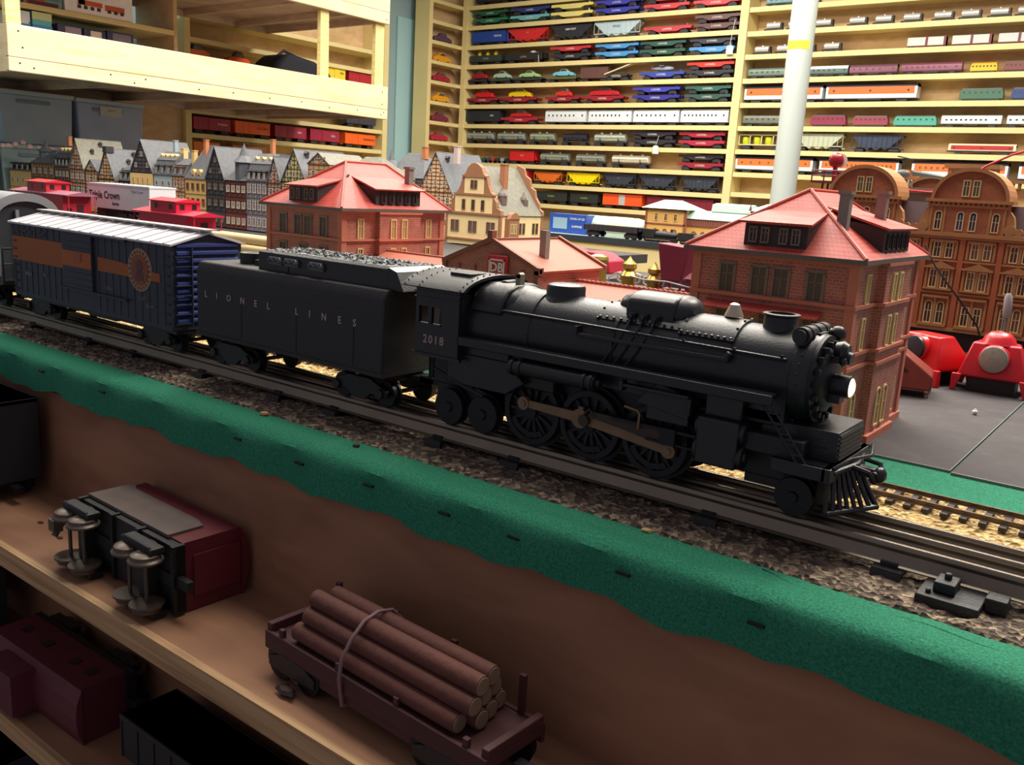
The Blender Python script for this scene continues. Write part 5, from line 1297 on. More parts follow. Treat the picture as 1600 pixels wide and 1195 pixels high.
for i, (x0, x1) in enumerate(((-368, -341), (-340, -314), (-312, -285), (-283, -257), (-254, -228), (-226, -200))):
    if i < 3: gondola(['leftmost', 'second', 'third'][i] + ' dark gondola cut off by the picture top above the flat cars', (44, 42, 54), x1 - x0, at(116.7, x0, x1))
r, z = 'second', 94.3
box_sh('royal blue box car with white zigzag' + SR % r, (34, 70, 156), 26.5, at(z, -369.8, -343.3), txt='MISSOURI', name='box_car')
hopper('bright red open hopper car' + SR % r, (204, 44, 48), 29.6, at(z, -342.6, -313.0), 'LV', (230, 150, 140))
hopper('black hopper car with large white letters' + SR % r, (44, 46, 54), 28.4, at(z, -312.3, -283.9), 'N&W RWY', h=8.2, cover=True)
hopper('pale grey hopper car' + SR % r, (176, 196, 204), 29.3, at(z, -283.3, -254.0), 'BRIGGS', (130, 140, 150), h=8.2, cover=True)
flat_car('single red flat car between grey hopper and brown pair' + SR % r, (184, 60, 72), 27.9, at(z, -252.2, -224.3))
pair(r, z, -223.4, -198.4, BRW, BRW, ('brown', 'brown', 'at far right'))
r, z = 'third', 83.3
t = gondola('dark green gondola under three yellow drums' + SR % r, (48, 60, 56), 26, at(z, -370.6, -344.7), 'LIONEL', (150, 160, 150))
for k, nm in enumerate(('left', 'middle', 'right')):
    b = MB(); b.lathe([(0, 1.2), (.1, 1.3), (1.5, 1.3), (1.7, .9), (2.3, .8)], (0, 0, 0), (0, 0, 1), 14)
    tag(b.build('yellow_canister', C(226, 196, 40), None, (-364.8 + k * 6.2, YS, z + 5.75)), '%s of three yellow canisters riding on the dark green gondola' % nm, 'canister')
gondola('black gondola with yellow letters beside the yellow drums' + SR % r, (40, 40, 44), 28.4, at(z, -344.0, -315.4), 'LIONEL', (170, 156, 110))
b = MB(); b.ball((0, 0, 1), 1.5, 10, sx=1.3, sz=.7); b.tube([(1.4, 0, 1.1), (4, -.6, .8), (6, -3.2, -1.5), (6.6, -3.4, -5.2)], .14, 6)
tag(b.build('crumpled_cloth', WHITE, None, (-325, YS, z + 5.55)), 'crumpled white cloth with string on the black gondola', 'cloth')
pair(r, z, -311.4, -283.6, (190, 50, 60), DK, ('red', 'black', 'beside gondola'))
pair(r, z, -281.4, -254.0, LBL, LBL, ('sky blue', 'sky blue', 'mid row'))
pair(r, z, -253.5, -226.5, DGR, DGR, ('dark green', 'dark green', 'mid row'))
pair(r, z, -225.0, -199.8, (50, 52, 66), LBL, ('black', 'sky blue', 'at far right'))
def tagcard(label, x, z, dz):
    t = thing('price_tag', label, 'tag', (x, 429.0, z))
    b = MB(); b.tube([(0, 0, 0), (-.6, -.3, -dz * .5), (-1.4, -.2, -dz)], .12, 5); b.build('string', WHITE, t)
    b = MB(); b.prism([(-3.0, -dz - 4.2), (.6, -dz - 4.2), (.6, -dz - .8), (-.2, -dz), (-2.4, -dz), (-3.0, -dz - .8)], -.35, -.2, 'y'); b.build('card', WHITE, t, smooth=False)
tagcard('white tag hanging by string below the upper right flat cars', -200, 99, 12); tagcard('white tag hanging by string from the black flat cars', -236, 44, 5)
r, z = 'fourth', 72.1
def loaded(row, z, x0, x1, fcol, label, desc, col, L_, h, top=None):
    gondola(label + SR % row, fcol, x1 - x0, at(z, x0, x1), h=3.2)
    toy_auto(desc, col, ((x0 + x1) / 2, YS, z + 3.35), L_, h, top=top)
loaded(r, z, -371.2, -355.6, (52, 46, 50), 'short black flat car under a dark red automobile', 'dark red toy automobile at the left end of the fourth shelf', (156, 34, 48), 12, 5)
loaded(r, z, -354.8, -338.1, (60, 70, 60), 'short black flat car under a pale green automobile', 'pale grey green toy automobile riding on a black flat car', (170, 196, 176), 12, 4.6, (214, 220, 214))
loaded(r, z, -337.4, -315.2, (50, 52, 54), 'black flat car under a lime white automobile', 'light lime toy automobile with white top on a flat car', (164, 206, 140), 14, 4.2, (214, 226, 206))
loaded(r, z, -313.2, -291.5, (96, 96, 60), 'olive flat car under a sky blue automobile', 'sky blue and white toy automobile on the olive flat car', (120, 190, 210), 14, 4.4, (222, 232, 232))
t = box_sh('brown short cabin car' + SR % r, (98, 68, 64), 18.5, at(z, -290.2, -271.5), name='cabin_car', cat='cabin car', h=8)
flat_car('low black flat car under a leaning beige plank' + SR % r, (60, 54, 54), 14, at(z, -273.5, -259.5), 'LIONEL')
b = MB(); b.box(-11.5, 11.5, -1.5, 1.5, -.3, .3)
tag(b.build('wooden_plank', PINEH, None, (-262.8, YS - 2.2, z + 7.1), rot=(0, -.3, 0), smooth=False), 'beige plank leaning over a black flat car, fourth shelf', 'plank')
flat_car('blue flat car carrying a grey aeroplane' + SR % r, (54, 72, 160), 27.2, at(z, -253.0, -225.8))
t = thing('toy_aeroplane', 'small grey toy aeroplane riding on the blue flat car', 'toy aeroplane', (-240, YS, z + 4.2))
b = MB(); b.lathe([(-7, .3), (-4, .8), (0, 1.3), (4, 1.2), (6, .5)], (0, 0, 2.0), (1, 0, 0), 12); b.build('fuselage', C(170, 176, 186), t); b = MB(); b.box(-1, 1.6, -2.8, 2.8, 2.9, 3.1); b.build('wing', C(150, 158, 170), t, smooth=False); b = MB(); b.box(-3, 3, -.4, .4, 0, 1.2); b.build('cradle', TRK, t, smooth=False); b = MB(); b.prism([(-7, 2), (-6, 2), (-6.6, 3.6), (-7.2, 3.6)], -.1, .1, 'y'); b.build('tail', C(120, 126, 140), t, smooth=False)
pair(r, z, -225.4, -199.0, (206, 52, 46), DK, ('red', 'black', 'at far right'))
r, z = 'fifth', 60.6
for (x0, x1), lab, d2, col, L_, h, top in (((-371.2, -346.7), 'dark red flat car under a red beetle car', 'bright red rounded toy car on the fifth shelf', (206, 34, 40), 14, 5.6, None), ((-346.0, -318.4), 'dark red flat car under a yellow truck', 'bright yellow toy truck with grey middle on fifth shelf', (226, 196, 30), 16, 5.4, None), ((-313.0, -289.2), 'dark red flat car under a red tractor', 'small red and white toy tractor on the fifth shelf', (206, 50, 46), 11, 5.0, (226, 222, 210)), ((-288.0, -260.7), 'dark red flat car under a red crane truck', 'red toy fire truck with grey boom on the fifth shelf', (190, 34, 46), 19, 5.0, (120, 110, 112))):
    flat_car(lab + SR % r, (146, 30, 48), x1 - x0, at(z, x0, x1)); toy_auto(d2, col, ((x0 + x1) / 2, YS, z + 4.0), L_, h, top=top)
pair(r, z, -256.0, -227.4, BLU, (50, 48, 140), ('violet blue', 'violet blue', 'right side'))
pair(r, z, -225.2, -199.3, (44, 92, 80), (44, 80, 74), ('dark green', 'dark green', 'at far right'))
r, z = 'sixth', 49.3
box_sh('near-black box car with small white lettering' + SR % r, (36, 44, 52), 27.4, at(z, -371.2, -345.2), txt='NYC')
flat_car('red flat car under a red vehicle with grey box' + SR % r, (166, 32, 50), 27.7, at(z, -344.5, -316.8)); toy_auto('red toy vehicle with a grey box on the sixth shelf', (196, 36, 44), (-330.6, YS, z + 4.0), 15, 4.4, top=(160, 160, 156))
for (x0, x1), nm, nw in zip(((-312.0, -283.8), (-282.7, -254.9), (-254.3, -226.8), (-226.2, -199.5)), ('leftmost', 'second', 'third', 'rightmost'), (9, 10, 9, 11)):
    coach('%s of four white passenger cars' % nm + SR % r, (226, 234, 240), x1 - x0, at(z, x0, x1), nwin=nw)
r, z = 'seventh', 38.0
tank('leftmost silver three-dome tank car' + SR % r, (170, 178, 176), 22.8, at(z, -371.2, -349.7)); tank('second silver three-dome tank car from left' + SR % r, (172, 180, 178), 22.4, at(z, -348.2, -325.8))
tank('greenish silver two-dome tank car' + SR % r, (176, 190, 170), 19.6, at(z, -324.1, -304.5), 2); tank('black tank car among silver ones' + SR % r, (48, 48, 66), 18.8, at(z, -301.1, -282.3), 1, met=.1)
tank('bright silver three-dome tank car' + SR % r, (206, 218, 206), 22.2, at(z, -279.7, -257.5))
pair(r, z, -255.6, -227.3, (48, 44, 54), (44, 42, 50), ('black', 'black', 'with tag'))
pair(r, z, -226.2, -199.9, (166, 34, 60), (170, 40, 62), ('crimson', 'crimson', 'at far right'))
r, z = 'eighth', 26.9
t = thing('toy_motorcycle_pile', 'jumbled green and dark toy motorcycles behind grey slate roof' , 'toys', at(z, -362.5, -338.5))
random.seed(2)
for k, c in enumerate(((36, 96, 66), (60, 70, 110), (170, 60, 60), (50, 52, 60), (150, 160, 170), (40, 44, 60))):
    b = MB(); x = -9 + k * 3.6
    b.lathe([(-.4, 1.3), (.4, 1.3)], (x, 0, 1.3), (0, 1, 0), 12); b.lathe([(-.4, 1.3), (.4, 1.3)], (x + 3.2, 0, 1.3), (0, 1, 0), 12); b.prism([(x, 1.6), (x + 3.2, 1.6), (x + 2.6, 3.4), (x + .6, 3.0)], -.6, .6, 'y'); b.tube([(x + 2.8, -1, 4.4), (x + 2.8, 1, 4.4)], .12, 5)
    b.build('motorcycle', C(*c), t)
t = gondola('bright red dump car with white letters' + SR % r, (206, 34, 40), 19.2, at(z, -336.4, -317.2), 'ERIE', (220, 160, 150), h=7.6)
tank('silver tank car, left one' + SR % r, (172, 184, 178), 22.3, at(z, -315.8, -293.5), 2); tank('silver tank car with yellow emblem' + SR % r, (176, 186, 180), 21, at(z, -290.9, -269.9), 2)
tank('white three-dome tank car' + SR % r, (234, 226, 206), 25.2, at(z, -267.3, -242.1), 3, met=0)
pair(r, z, -225.4, -199.5, (46, 40, 46), (146, 34, 52), ('black', 'crimson', 'at far right'))
r, z = 'ninth', 16.1
gondola('red car peeking out right of the brown gable' + SR % r, (190, 40, 50), 14, at(z, -334.6, -321.0), h=7.2)
hopper('orange hopper car' + SR % r, (216, 110, 40), 20.4, at(z, -317.8, -297.4), h=6.8); hopper('bright yellow covered hopper car' + SR % r, (236, 214, 10), 22.6, at(z, -294.6, -272.0), h=7.2)
for (x0, x1), nm in zip(((-270.6, -249.2), (-248.0, -224.9), (-223.1, -200.9)), ('left', 'middle', 'right')): hopper('%s of three slate-black hopper cars' % nm + SR % r, (54, 60, 72), x1 - x0, at(z, x0, x1), 'LV', (110, 116, 126), h=7.6)
r, z = 'tenth', 5.15
gondola('black gondola with lime letters, left one' + SR % r, (44, 48, 46), 23.8, at(z, -316.1, -292.3), 'ALASKA', (150, 164, 60), h=7); gondola('black gondola with lime letters, right one' + SR % r, (44, 48, 46), 20, at(z, -291.5, -271.5), 'ALASKA', (150, 164, 60), h=7)
box_sh('vivid orange box car with silver door' + SR % r, (240, 88, 36), 25.5, at(z, -269.6, -244.1), door=(180, 180, 176))
gondola('long maroon car behind the pale green roof' + SR % r, (120, 30, 46), 40, at(z, -242, -202), h=7.4)

# ---- right bay
SQ = ", right bay's %s shelf"
coach('blue green passenger car cut by the picture top' + SQ % 'top', (70, 110, 118), 26, at(104.0, -187, -161), h=5, w=1.6)
coach('dark red car right of the column cut by picture top' + SQ % 'top', (120, 40, 50), 20, at(104.0, -146, -126), h=5, w=1.6)
nm10 = ('leftmost', 'second', 'third', 'fourth', 'fifth', 'sixth', 'seventh', 'eighth', 'ninth', 'tenth')
for k, (x0, x1) in enumerate([(-186.5, -177.8), (-175.6, -167), (-161.7, -154.4), (-147.0, -138.4), (-135.6, -126.9), (-123.5, -115.1), (-110.7, -102.6), (-99.8, -92.0), (-88.6, -81.0), (-78.1, -71.0)]):
    mini_tank('%s small silver tank wagon of the upper tank row' % nm10[k] + SQ % 'second', at(93.0, x0, x1))
for k, (x0, x1) in enumerate([(-191.1, -182.3), (-180.0, -171.4), (-168.9, -161.0), (-157.2, -148.7)]):
    mini_tank('%s small white tank wagon of the lower tank row' % nm10[k] + SQ % 'third', at(82.4, x0, x1))
for k, (x0, x1) in enumerate([(-119.6, -103.8), (-101.4, -86.1), (-83.5, -68)]):
    t = thing('goods_wagon', '%s white sliding-wall wagon with maroon ribs' % ('left', 'middle', 'right')[k] + SQ % 'third', 'wagon', at(82.4, x0, x1)); L_ = (x1 - x0) / 2
    b = MB(); b.box(-L_, L_, -1.4, 1.4, 1.2, 4.6); b.build('body', C(196, 200, 198), t, smooth=False)
    b = MB(); [b.box(x - .5, x + .5, -1.5, 1.5, .9, 4.8) for x in (0, L_ - .5)]; b.box(-L_, L_, -1.45, 1.45, .8, 1.2); b.build('ribs', C(110, 40, 56), t, smooth=False)
    b = MB(); [b.cyl((x, -1.2, .5), (x, 1.2, .5), .5, n=10) for x in (-L_ * .7, L_ * .7)]; b.build('wheels', TRK, t)
q = 'fourth'; z = 71.3
coach('grey green coach left of the column' + SQ % q, (96, 116, 104), 23.4, at(z, -192.7, -169.3), nwin=8, h=5.2, w=1.6, wc=(40, 60, 54)); coach('dark green coach with white roof right of the column' + SQ % q, (70, 92, 84), 18, at(z, -161.5, -143.8), nwin=7, h=5.2, w=1.6, roof=(226, 230, 228))
coach('short maroon coach' + SQ % q, (118, 62, 84), 21.5, at(z, -143.5, -122), nwin=7, h=5.2, w=1.6, roof=(96, 56, 70), wc=(90, 60, 76)); coach('long maroon coach' + SQ % q, (120, 62, 84), 25.2, at(z, -120.8, -95.6), nwin=10, h=5.2, w=1.6, wc=(90, 60, 76))
electric('small yellow shunting engine' + SQ % q, (240, 180, 20), 10.4, at(z, -92.6, -82.2), 4.4, panto=False, roof=(226, 160, 30)); electric('reddish brown locomotive at the picture edge' + SQ % q, (120, 62, 60), 12, at(z, -80, -67.6), 4.6, panto=False)
q = 'fifth'; z = 60.0
coach('silver baggage car with orange panel, left of column' + SQ % q, (214, 218, 224), 39, at(z, -192.8, -153.6), (228, 110, 46), 3, 8.0, (52, 54, 66)); coach('silver baggage car with orange panel, right of column' + SQ % q, (214, 218, 224), 40.6, at(z, -152.6, -112.0), (228, 110, 46), 3, 8.0, (52, 54, 66))
electric('mid green electric locomotive' + SQ % q, (64, 104, 84), 17, at(z, -95.2, -78.2), 5.4); electric('dark blue electric locomotive at the picture edge' + SQ % q, (44, 64, 120), 13, at(z, -75.2, -62.4), 5.4)
q = 'sixth'; z = 49.1
coach('grey olive coach left of the column' + SQ % q, (104, 108, 96), 24.4, at(z, -192.8, -168.4), nwin=8, h=5.6, w=1.7); electric('crimson locomotive right of the column' + SQ % q, (136, 44, 72), 16.5, at(z, -158.5, -142.0), 5.6)
electric('rosy maroon locomotive' + SQ % q, (140, 60, 76), 15.6, at(z, -138.9, -123.2), 5.2); electric('teal green locomotive' + SQ % q, (74, 160, 142), 18, at(z, -120.7, -102.8), 5.2)
coach('pale silver coach with dark windows' + SQ % q, (196, 204, 204), 24.2, at(z, -101.2, -77.0), nwin=11, h=5.4, w=1.6); coach('pale silver coach cut by picture edge' + SQ % q, (196, 204, 204), 15, at(z, -75.6, -60.6), nwin=6, h=5.4, w=1.6)
q = 'seventh'; z = 38.0
t = thing('cradle_car', 'pale cradle car holding yellow vats' + SQ % q, 'freight car', at(z, -193, -169.2))
b = MB(); b.box(-11.7, 11.7, -2.6, 2.6, 2.2, 2.7); b.box(-11.7, 11.7, -2.7, -2.4, 6.9, 7.3); b.box(-11.7, 11.7, 2.4, 2.7, 6.9, 7.3)
for x in (-11.6, -5.9, 0, 5.9, 11.6): b.box(x - .2, x + .2, -2.7, -2.4, 2.2, 7.3); b.box(x - .2, x + .2, 2.4, 2.7, 2.2, 7.3)
b.build('frame', C(206, 196, 150), t, smooth=False)
for k in range(4):
    b = MB(); b.lathe([(0, 1.4), (.6, 1.9), (3.2, 2.0), (3.4, 1.6)], (-8.8 + k * 5.85, 0, 2.8), (0, 0, 1), 14); b.build('vat', C(206, 214, 50), t)
trucks(t, 23.8)
hopper('pale grey green hopper car right of the column' + SQ % q, (186, 192, 166), 24, at(z, -165.5, -141), h=7.6, cover=True); hopper('dark blue ore hopper car' + SQ % q, (50, 60, 84), 23.3, at(z, -138.2, -114.9), 'LV', (90, 100, 130), h=7.6)
coach('flat cream railcar with red ribbon band' + SQ % q, (222, 214, 170), 26.8, at(z, -96.6, -69.8), (178, 40, 48), 3, 4.6, (222, 214, 170), w=1.7)
q = 'eighth'; z = 27.0
for (x0, x1), nm, nw in zip(((-193.6, -154.1), (-151.4, -115.2), (-110.1, -71.3), (-67.8, -40.0)), ('leftmost', 'second', 'third', 'rightmost'), (8, 16, 14, 8)):
    coach('%s silver coach with orange window band' % nm + SQ % q, (206, 212, 220), x1 - x0, at(z, x0, x1), (228, 116, 50), nw, 8.0, (52, 54, 66), wc=(120, 74, 50), door=True)

# ---- end-on cars in the narrow corner shelving
for z, c, c2, nm in ((94.3, (92, 62, 84), None, 'purple brown toy car, topmost in the narrow corner shelving'), (83.3, (226, 156, 30), None, 'upper orange yellow toy car in the narrow corner shelving'), (72.1, (160, 40, 56), None, 'dark red toy car between two yellow ones in corner shelving'), (60.6, (226, 160, 34), None, 'lower orange yellow toy car in the narrow corner shelving'), (49.3, (126, 44, 62), None, 'maroon toy car below the lower yellow one, corner shelving'), (38.0, (176, 40, 56), None, 'lowest red toy car in the narrow corner shelving')):
    toy_auto(nm, c, (-379.8, 416.5, z + .1), 15, 5.6, rz=math.pi / 2)

# ---- left wall shelving: red and orange box cars on the lower shelf
def wcar(label, y0, y1, z, col, h=7.6, txt=None, tc=(226, 206, 200)):
    return box_sh(label, col, y1 - y0, (-374.2, (y0 + y1) / 2, z + .1), txt=txt, tcol=tc, h=h, rz=math.pi / 2)
MG = (160, 36, 66)
wcar('magenta red box car at the left end of the shelf under the rack', 243.5, 264, 29.4, MG, txt='WABASH')
wcar('orange box car between magenta cars on the shelf under the rack', 265.5, 286.5, 29.4, (244, 104, 34), txt='RUTLAND', tc=(170, 70, 40))
wcar('magenta red box car right of the left orange car under rack', 288.5, 309, 29.4, MG, txt='SOO')
wcar('magenta red box car right of the middle, under the rack', 310.5, 331, 29.4, MG, txt='SOO')
wcar('orange box car beside the right post under the rack', 334, 357, 29.4, (244, 104, 34), txt='BURLINGTON', tc=(60, 50, 40))
wcar('orange box car on the lowest shelf behind the town roofs', 243.5, 258, 18.4, (226, 130, 40))
wcar('brown orange box car on the lowest shelf behind chimneys', 264, 284, 18.4, (176, 110, 60))
wcar('white-roofed car on the small shelf end under the rack', 335, 357, 40.0, (60, 60, 70), h=7.2)
toy_auto('left orange and grey toy racing car behind the rack front board', (236, 110, 40), (-376, 249, 61.2), 13, 7.5, rz=math.pi / 2, top=(110, 104, 110))
toy_auto('right orange and grey toy racing car beside the black bag', (240, 96, 34), (-376, 271, 61.2), 13, 7.0, rz=math.pi / 2, top=(120, 90, 80))
t = thing('handbag', 'black fabric bag with loop handle behind the rack front board', 'bag', (-352, 285, 43.0))
b = MB(); vs = []
b.prism([(-20, 0), (20, 0), (19.5, 12), (14, 19), (6, 22.5), (-2, 23.5), (-11, 24), (-16, 20), (-19.5, 12)], -9, 9, 'x'); b.build('bag_body', mat((30, 32, 46), .8, var=.2, sc_=30, bump=.4, bs=60, name='dark_fabric'), t, bev=2.2)
b = MB(); b.tube([(0, -10, 23), (0, -6, 26), (0, 0, 24.5), (0, 5, 23)], .7, 8); b.build('handle', mat((34, 34, 44), .7), t)
wcar('bright yellow box car with dark lettering near the rack post', 322, 334.5, 61.0, (240, 214, 60), h=8.2, txt='SHELL', tc=(80, 70, 40)).rotation_euler = (0, 0, math.pi / 2)
wcar('red caboose-like car with white top at the rack right end', 336, 356, 61.0, (176, 40, 48), h=7.4)
# boxes on the rack
def carton(label, y0, y1, z0, z1, x, cols, cat='box'):
    t = thing('cardboard_box', label, cat, (x, (y0 + y1) / 2, z0)); w_ = (y1 - y0) / 2
    b = MB(); b.box(-16, 0, -w_, w_, 0, z1 - z0); b.build('carton', C(*cols[0]), t, smooth=False, bev=.2)
    for k, (a0, a1, c0, c1, cc) in enumerate(cols[1:]):
        b = MB(); b.box(0, .12 + .03 * k, -w_ + 2 * w_ * a0, -w_ + 2 * w_ * a1, (z1 - z0) * c0, (z1 - z0) * c1); b.build('printed_panel', C(*cc), t, smooth=False)
    return t
X_ = -340
carton('white and blue box, first right of the dark gap in rack', 153, 159.5, 42.95, 64.0, X_, [(222, 226, 232), (0, 1, .0, .84, (70, 130, 170)), (.1, .9, .8, .9, (226, 226, 230))])
carton('teal and cream box beside the white blue one', 160.2, 167, 42.95, 64.4, X_, [(96, 176, 180), (0, 1, .88, 1, (196, 206, 150)), (0, 1, .5, .8, (60, 140, 190))])
carton('dark blue flat box with pale label, left of three', 169, 178, 42.95, 61.9, X_, [(52, 50, 84), (.3, .95, .82, .97, (150, 130, 146))])
carton('dark blue flat box with small cream label, middle of three', 178.6, 187, 42.95, 61.8, X_, [(46, 44, 80), (.3, .8, .84, .97, (214, 196, 176))])
carton('dark blue flat box with grey label, right of three', 187.6, 198, 42.95, 62.4, X_, [(48, 44, 82), (.2, .9, .84, .97, (120, 110, 122))])
carton('colourful picture box at the far left of upper rack shelf', 136, 146, 66.8, 77.3, X_, [(190, 180, 190), (.05, .5, .1, .9, (196, 70, 60)), (.5, .95, .1, .9, (226, 190, 120))])
carton('blue and pink picture box on the upper rack shelf', 147, 157, 66.8, 77.3, X_, [(110, 140, 180), (.05, .5, .0, .5, (206, 110, 160)), (.55, .95, .2, .8, (70, 110, 170))])
carton('red and green picture box on the upper rack shelf', 157.6, 171, 66.8, 77.3, X_, [(120, 160, 170), (.05, .55, .0, .6, (206, 70, 60)), (.6, .95, .2, .9, (90, 140, 130)), (.1, .9, .0, .12, (90, 50, 60))])
t = carton('white carton with a drawing of an orange steam train', 172, 198, 66.8, 77.3, X_, [(244, 244, 244)])
b = MB(); b.lathe([(-4, 1.5), (4, 1.5)], (.3, -1, 4.2), (0, 1, 0), 10); b.v = [(.2 if p[0] > .3 else .1, p[1], p[2]) for p in b.v]
b = MB(); b.box(.05, .2, -8, 1, 3.0, 4.6); b.box(.05, .2, -8.2, -5.6, 3, 6.6); b.box(.05, .2, 2, 9.6, 2.4, 4.4); b.build('printed_train', C(206, 96, 60), t, smooth=False)
b = MB(); [b.box(.05, .22, y, y + 1.3, 1.6, 2.8) for y in (-8.4, -6, -3.5, -1, 3, 5.5, 8)]; b.box(.05, .22, -9.4, -6, 6.4, 7.4); b.build('printed_wheels', C(60, 50, 54), t, smooth=False)

# ---- plastic storage tubs under the rack
def tub(label, y0, y1, z0, z1, col, lab=None):
    t = thing('storage_tub', label, 'plastic tub', (-345, (y0 + y1) / 2, z0)); w_ = (y1 - y0) / 2; h = z1 - z0
    b = MB(); b.prism([(-w_ + .9, 0), (w_ - .9, 0), (w_, h - 1.4), (-w_, h - 1.4)], -22, 0, 'x'); b.build('tub_body', mat(col, .35, var=.25, sc_=8, name='cloudy_plastic'), t, bev=.6)
    b = MB(); b.box(-23, .6, -w_ - .4, w_ + .4, h - 1.6, h); b.build('tub_lid', mat((176, 186, 190), .35, var=.05, name='pale_lid'), t, bev=.4)
    b = MB(); b.box(0, .5, -w_ * .55, w_ * .35, h - 4.4, h - 3.2); b.build('tub_handle', mat((120, 134, 140), .4), t, bev=.2)
    if lab:
        b = MB(); b.box(0, .7, -w_ * .35, w_ * .3, h - 6.0, h - 2.4); b.build('paper_label', mat((196, 196, 186), .7), t, smooth=False)
        text('PARTS', 1.0, (.74, -.4, h - 3.8), mat((90, 88, 92), .7, name='label_ink'), t, '+x')
tub('cloudy grey blue storage tub, upper left under the rack', 149.5, 175.8, 18.9, 37.6, (168, 182, 196))
tub('cloudy grey blue storage tub with paper label, upper right under rack', 177.2, 204.2, 18.9, 37.4, (164, 178, 204), 1)
tub('lower storage tub with grey green front, left under the rack', 149.0, 176.0, -.6, 18.8, (150, 172, 176)); tub('lower storage tub behind the town house roofs', 177.2, 204.2, -.6, 18.8, (156, 172, 184))
tub('storage tub cut by the left picture edge', 122, 148, -.6, 18.8, (170, 190, 196))
b = MB(); b.box(-372, -338, 120, 238, -2.2, -.7); tag(b.build('wooden_bench', PINEH, None, smooth=False), 'pale board carrying the plastic tubs under the wooden rack', 'bench')
b = MB(); b.box(-374, -372.4, 204.8, 238.8, -2, 41); tag(b.build('divider_board', BACKB, None, smooth=False), 'plain brown back board between the plastic tubs and the wall shelving', 'board')
random.seed(9)
b = MB(); [b.ball((random.uniform(-3, 3), -9 + k * 1.5, random.uniform(0, 1.6) + (0 if k < 7 else -.4)), random.uniform(.7, 1.2), 6) for k in range(13)]; tag(b.build('flower_garland', mat((206, 170, 166), .8), None, (-330, 150, 17.6), smooth=False), 'string of pinkish white blossoms at the left picture edge', 'garland')

# ================================================================== OTHER TRAINS AND ORNAMENTS ON THE TABLE
for y, lab in ((93, 'plain track behind the town station carrying the two red cabooses'), (102.8, 'plain track in front of the town row carrying the white trailer')):
    t = thing('train_track', lab, 'track', (-190, y, -1.6))
    for q in (-1.6, 0, 1.6):
        b = MB(); b.box(-90, 105, q - .15, q + .15, 0, .55); b.build('rail', RAILM, t, smooth=False)
def caboose(label, x0, x1, y0, base, roof_z, col, cup, txt=None, roofc=None):
    L_ = x1 - x0; t = thing('caboose', label, 'caboose', ((x0 + x1) / 2, y0 + 2.95, base)); h = roof_z - base; x = L_ / 2
    b = MB(); b.box(-x, x, -2.9, 2.9, 2.2, h - .4); b.build('body', C(*col), t, smooth=False)
    b = MB(); b.prism([(-3.2, h - .5), (-3.2, h - .3), (0, h + .35), (3.2, h - .3), (3.2, h - .5)], -x - 2.2, x + 2.2, 'x'); b.build('roof', C(*(roofc or col)), t, smooth=False)
    cx0, cx1 = cup
    b = MB(); b.box(cx0, cx1, -2.4, 2.4, h - .3, h + 1.9); b.prism([(-2.8, h + 1.85), (0, h + 2.35), (2.8, h + 1.85), (2.8, h + 1.7), (-2.8, h + 1.7)], cx0 - .4, cx1 + .4, 'x'); cu = b.build('cupola', C(*col), t, smooth=False)
    b = MB(); b.box(-.45, .45, -.03, .05, -.45, .45); me = b.mesh('window', [DGLASS], smooth=False)
    for q in (.22, .78): put('window', me, cu, (cx0 + (cx1 - cx0) * q, -2.43, h + .9))
    for q in (-1.2, 1.2): put('window', me, cu, (cx1 + .03, q, h + .9), rz=math.pi / 2)
    for q in (-.65, -.2, .3, .7): put('window', me, t, (x * q, -2.93, h * .62))
    put('window', me, t, (x + .03, -1.6, h * .6), rz=math.pi / 2)
    b = MB(); b.box(-.7, .7, -.05, .05, -1.8, 1.6); b.build('end_door', C(70, 26, 40), t, (x + .03, .6, h * .55), rz=math.pi / 2)
    if txt: text(txt, 1.1, (-.5, -3.0, h * .42), WHITE, t, bold=.03)
    b = MB()
    for s in (-1, 1):
        b.box(s * x, s * (x + 2.0), -2.8, 2.8, 2.0, 2.3)
        for q in (-2.7, 2.7): b.box(s * (x + 1.9), s * (x + 2.0), q - .08, q + .08, 2.2, h - .4)
        b.box(s * (x + 1.9), s * (x + 2.0), -2.7, 2.7, 4.1, 4.25)
    b.build('end_platform', C(*col), t, smooth=False); trucks(t, L_)
    return t
caboose('bright crimson caboose in front of the yellow town house', -154.6, -139.7, 90, -1.0, 6.0, (196, 26, 60), (-4.5, 3.6))
caboose('larger red caboose with white lettering left of the white trailer', -203, -182.5, 90, -1.0, 7.4, (186, 28, 48), (-5.6, 2.6), 'ROCK ISLAND LINE', (150, 90, 110))
t = thing('truck_trailer', 'white road trailer on rail wheels with black lettering', 'trailer', (-179.7, 102.9, -1.0))
b = MB(); b.box(-12, 12, -2.9, 2.9, 5.5, 10.5); b.box(-12.1, 12.1, -3, 3, 10.3, 10.6); b.build('trailer_body', C(214, 212, 216), t, smooth=False)
b = MB(); b.box(-11.5, 11.5, -1.2, 1.2, 4.6, 5.5); b.box(-10, -6.5, -2, 2, 2.0, 4.7); b.box(6.5, 10, -2, 2, 2.0, 4.7); b.box(0, .4, -2, -1.6, 3.2, 5.5)
for q in (2, 4.6): b.cyl((q, -2.8, 3.6), (q, -1.9, 3.6), 1.1, n=14); b.cyl((q, 1.9, 3.6), (q, 2.8, 3.6), 1.1, n=14)
b.build('underframe', TRK, t)
INK = mat((44, 42, 50), .5, name='black_lettering')
text('Triple Crown', 2.15, (-5.2, -2.93, 8.2), INK, t, bold=.05, space=1.02); text('Service', .9, (-.8, -2.93, 6.6), INK, t, bold=.02); text('Triple Crown', .8, (7.5, -2.93, 9.4), mat((150, 150, 160), .5), t)
for s in (-8, 8): put('truck', small_truck(3.0, 4.6, 4.6), t, (s, 0, 0))
t = thing('log_car', 'flat car stacked with pale beige logs between box car and left station wing', 'log car', (-84, 64.5, -.9))
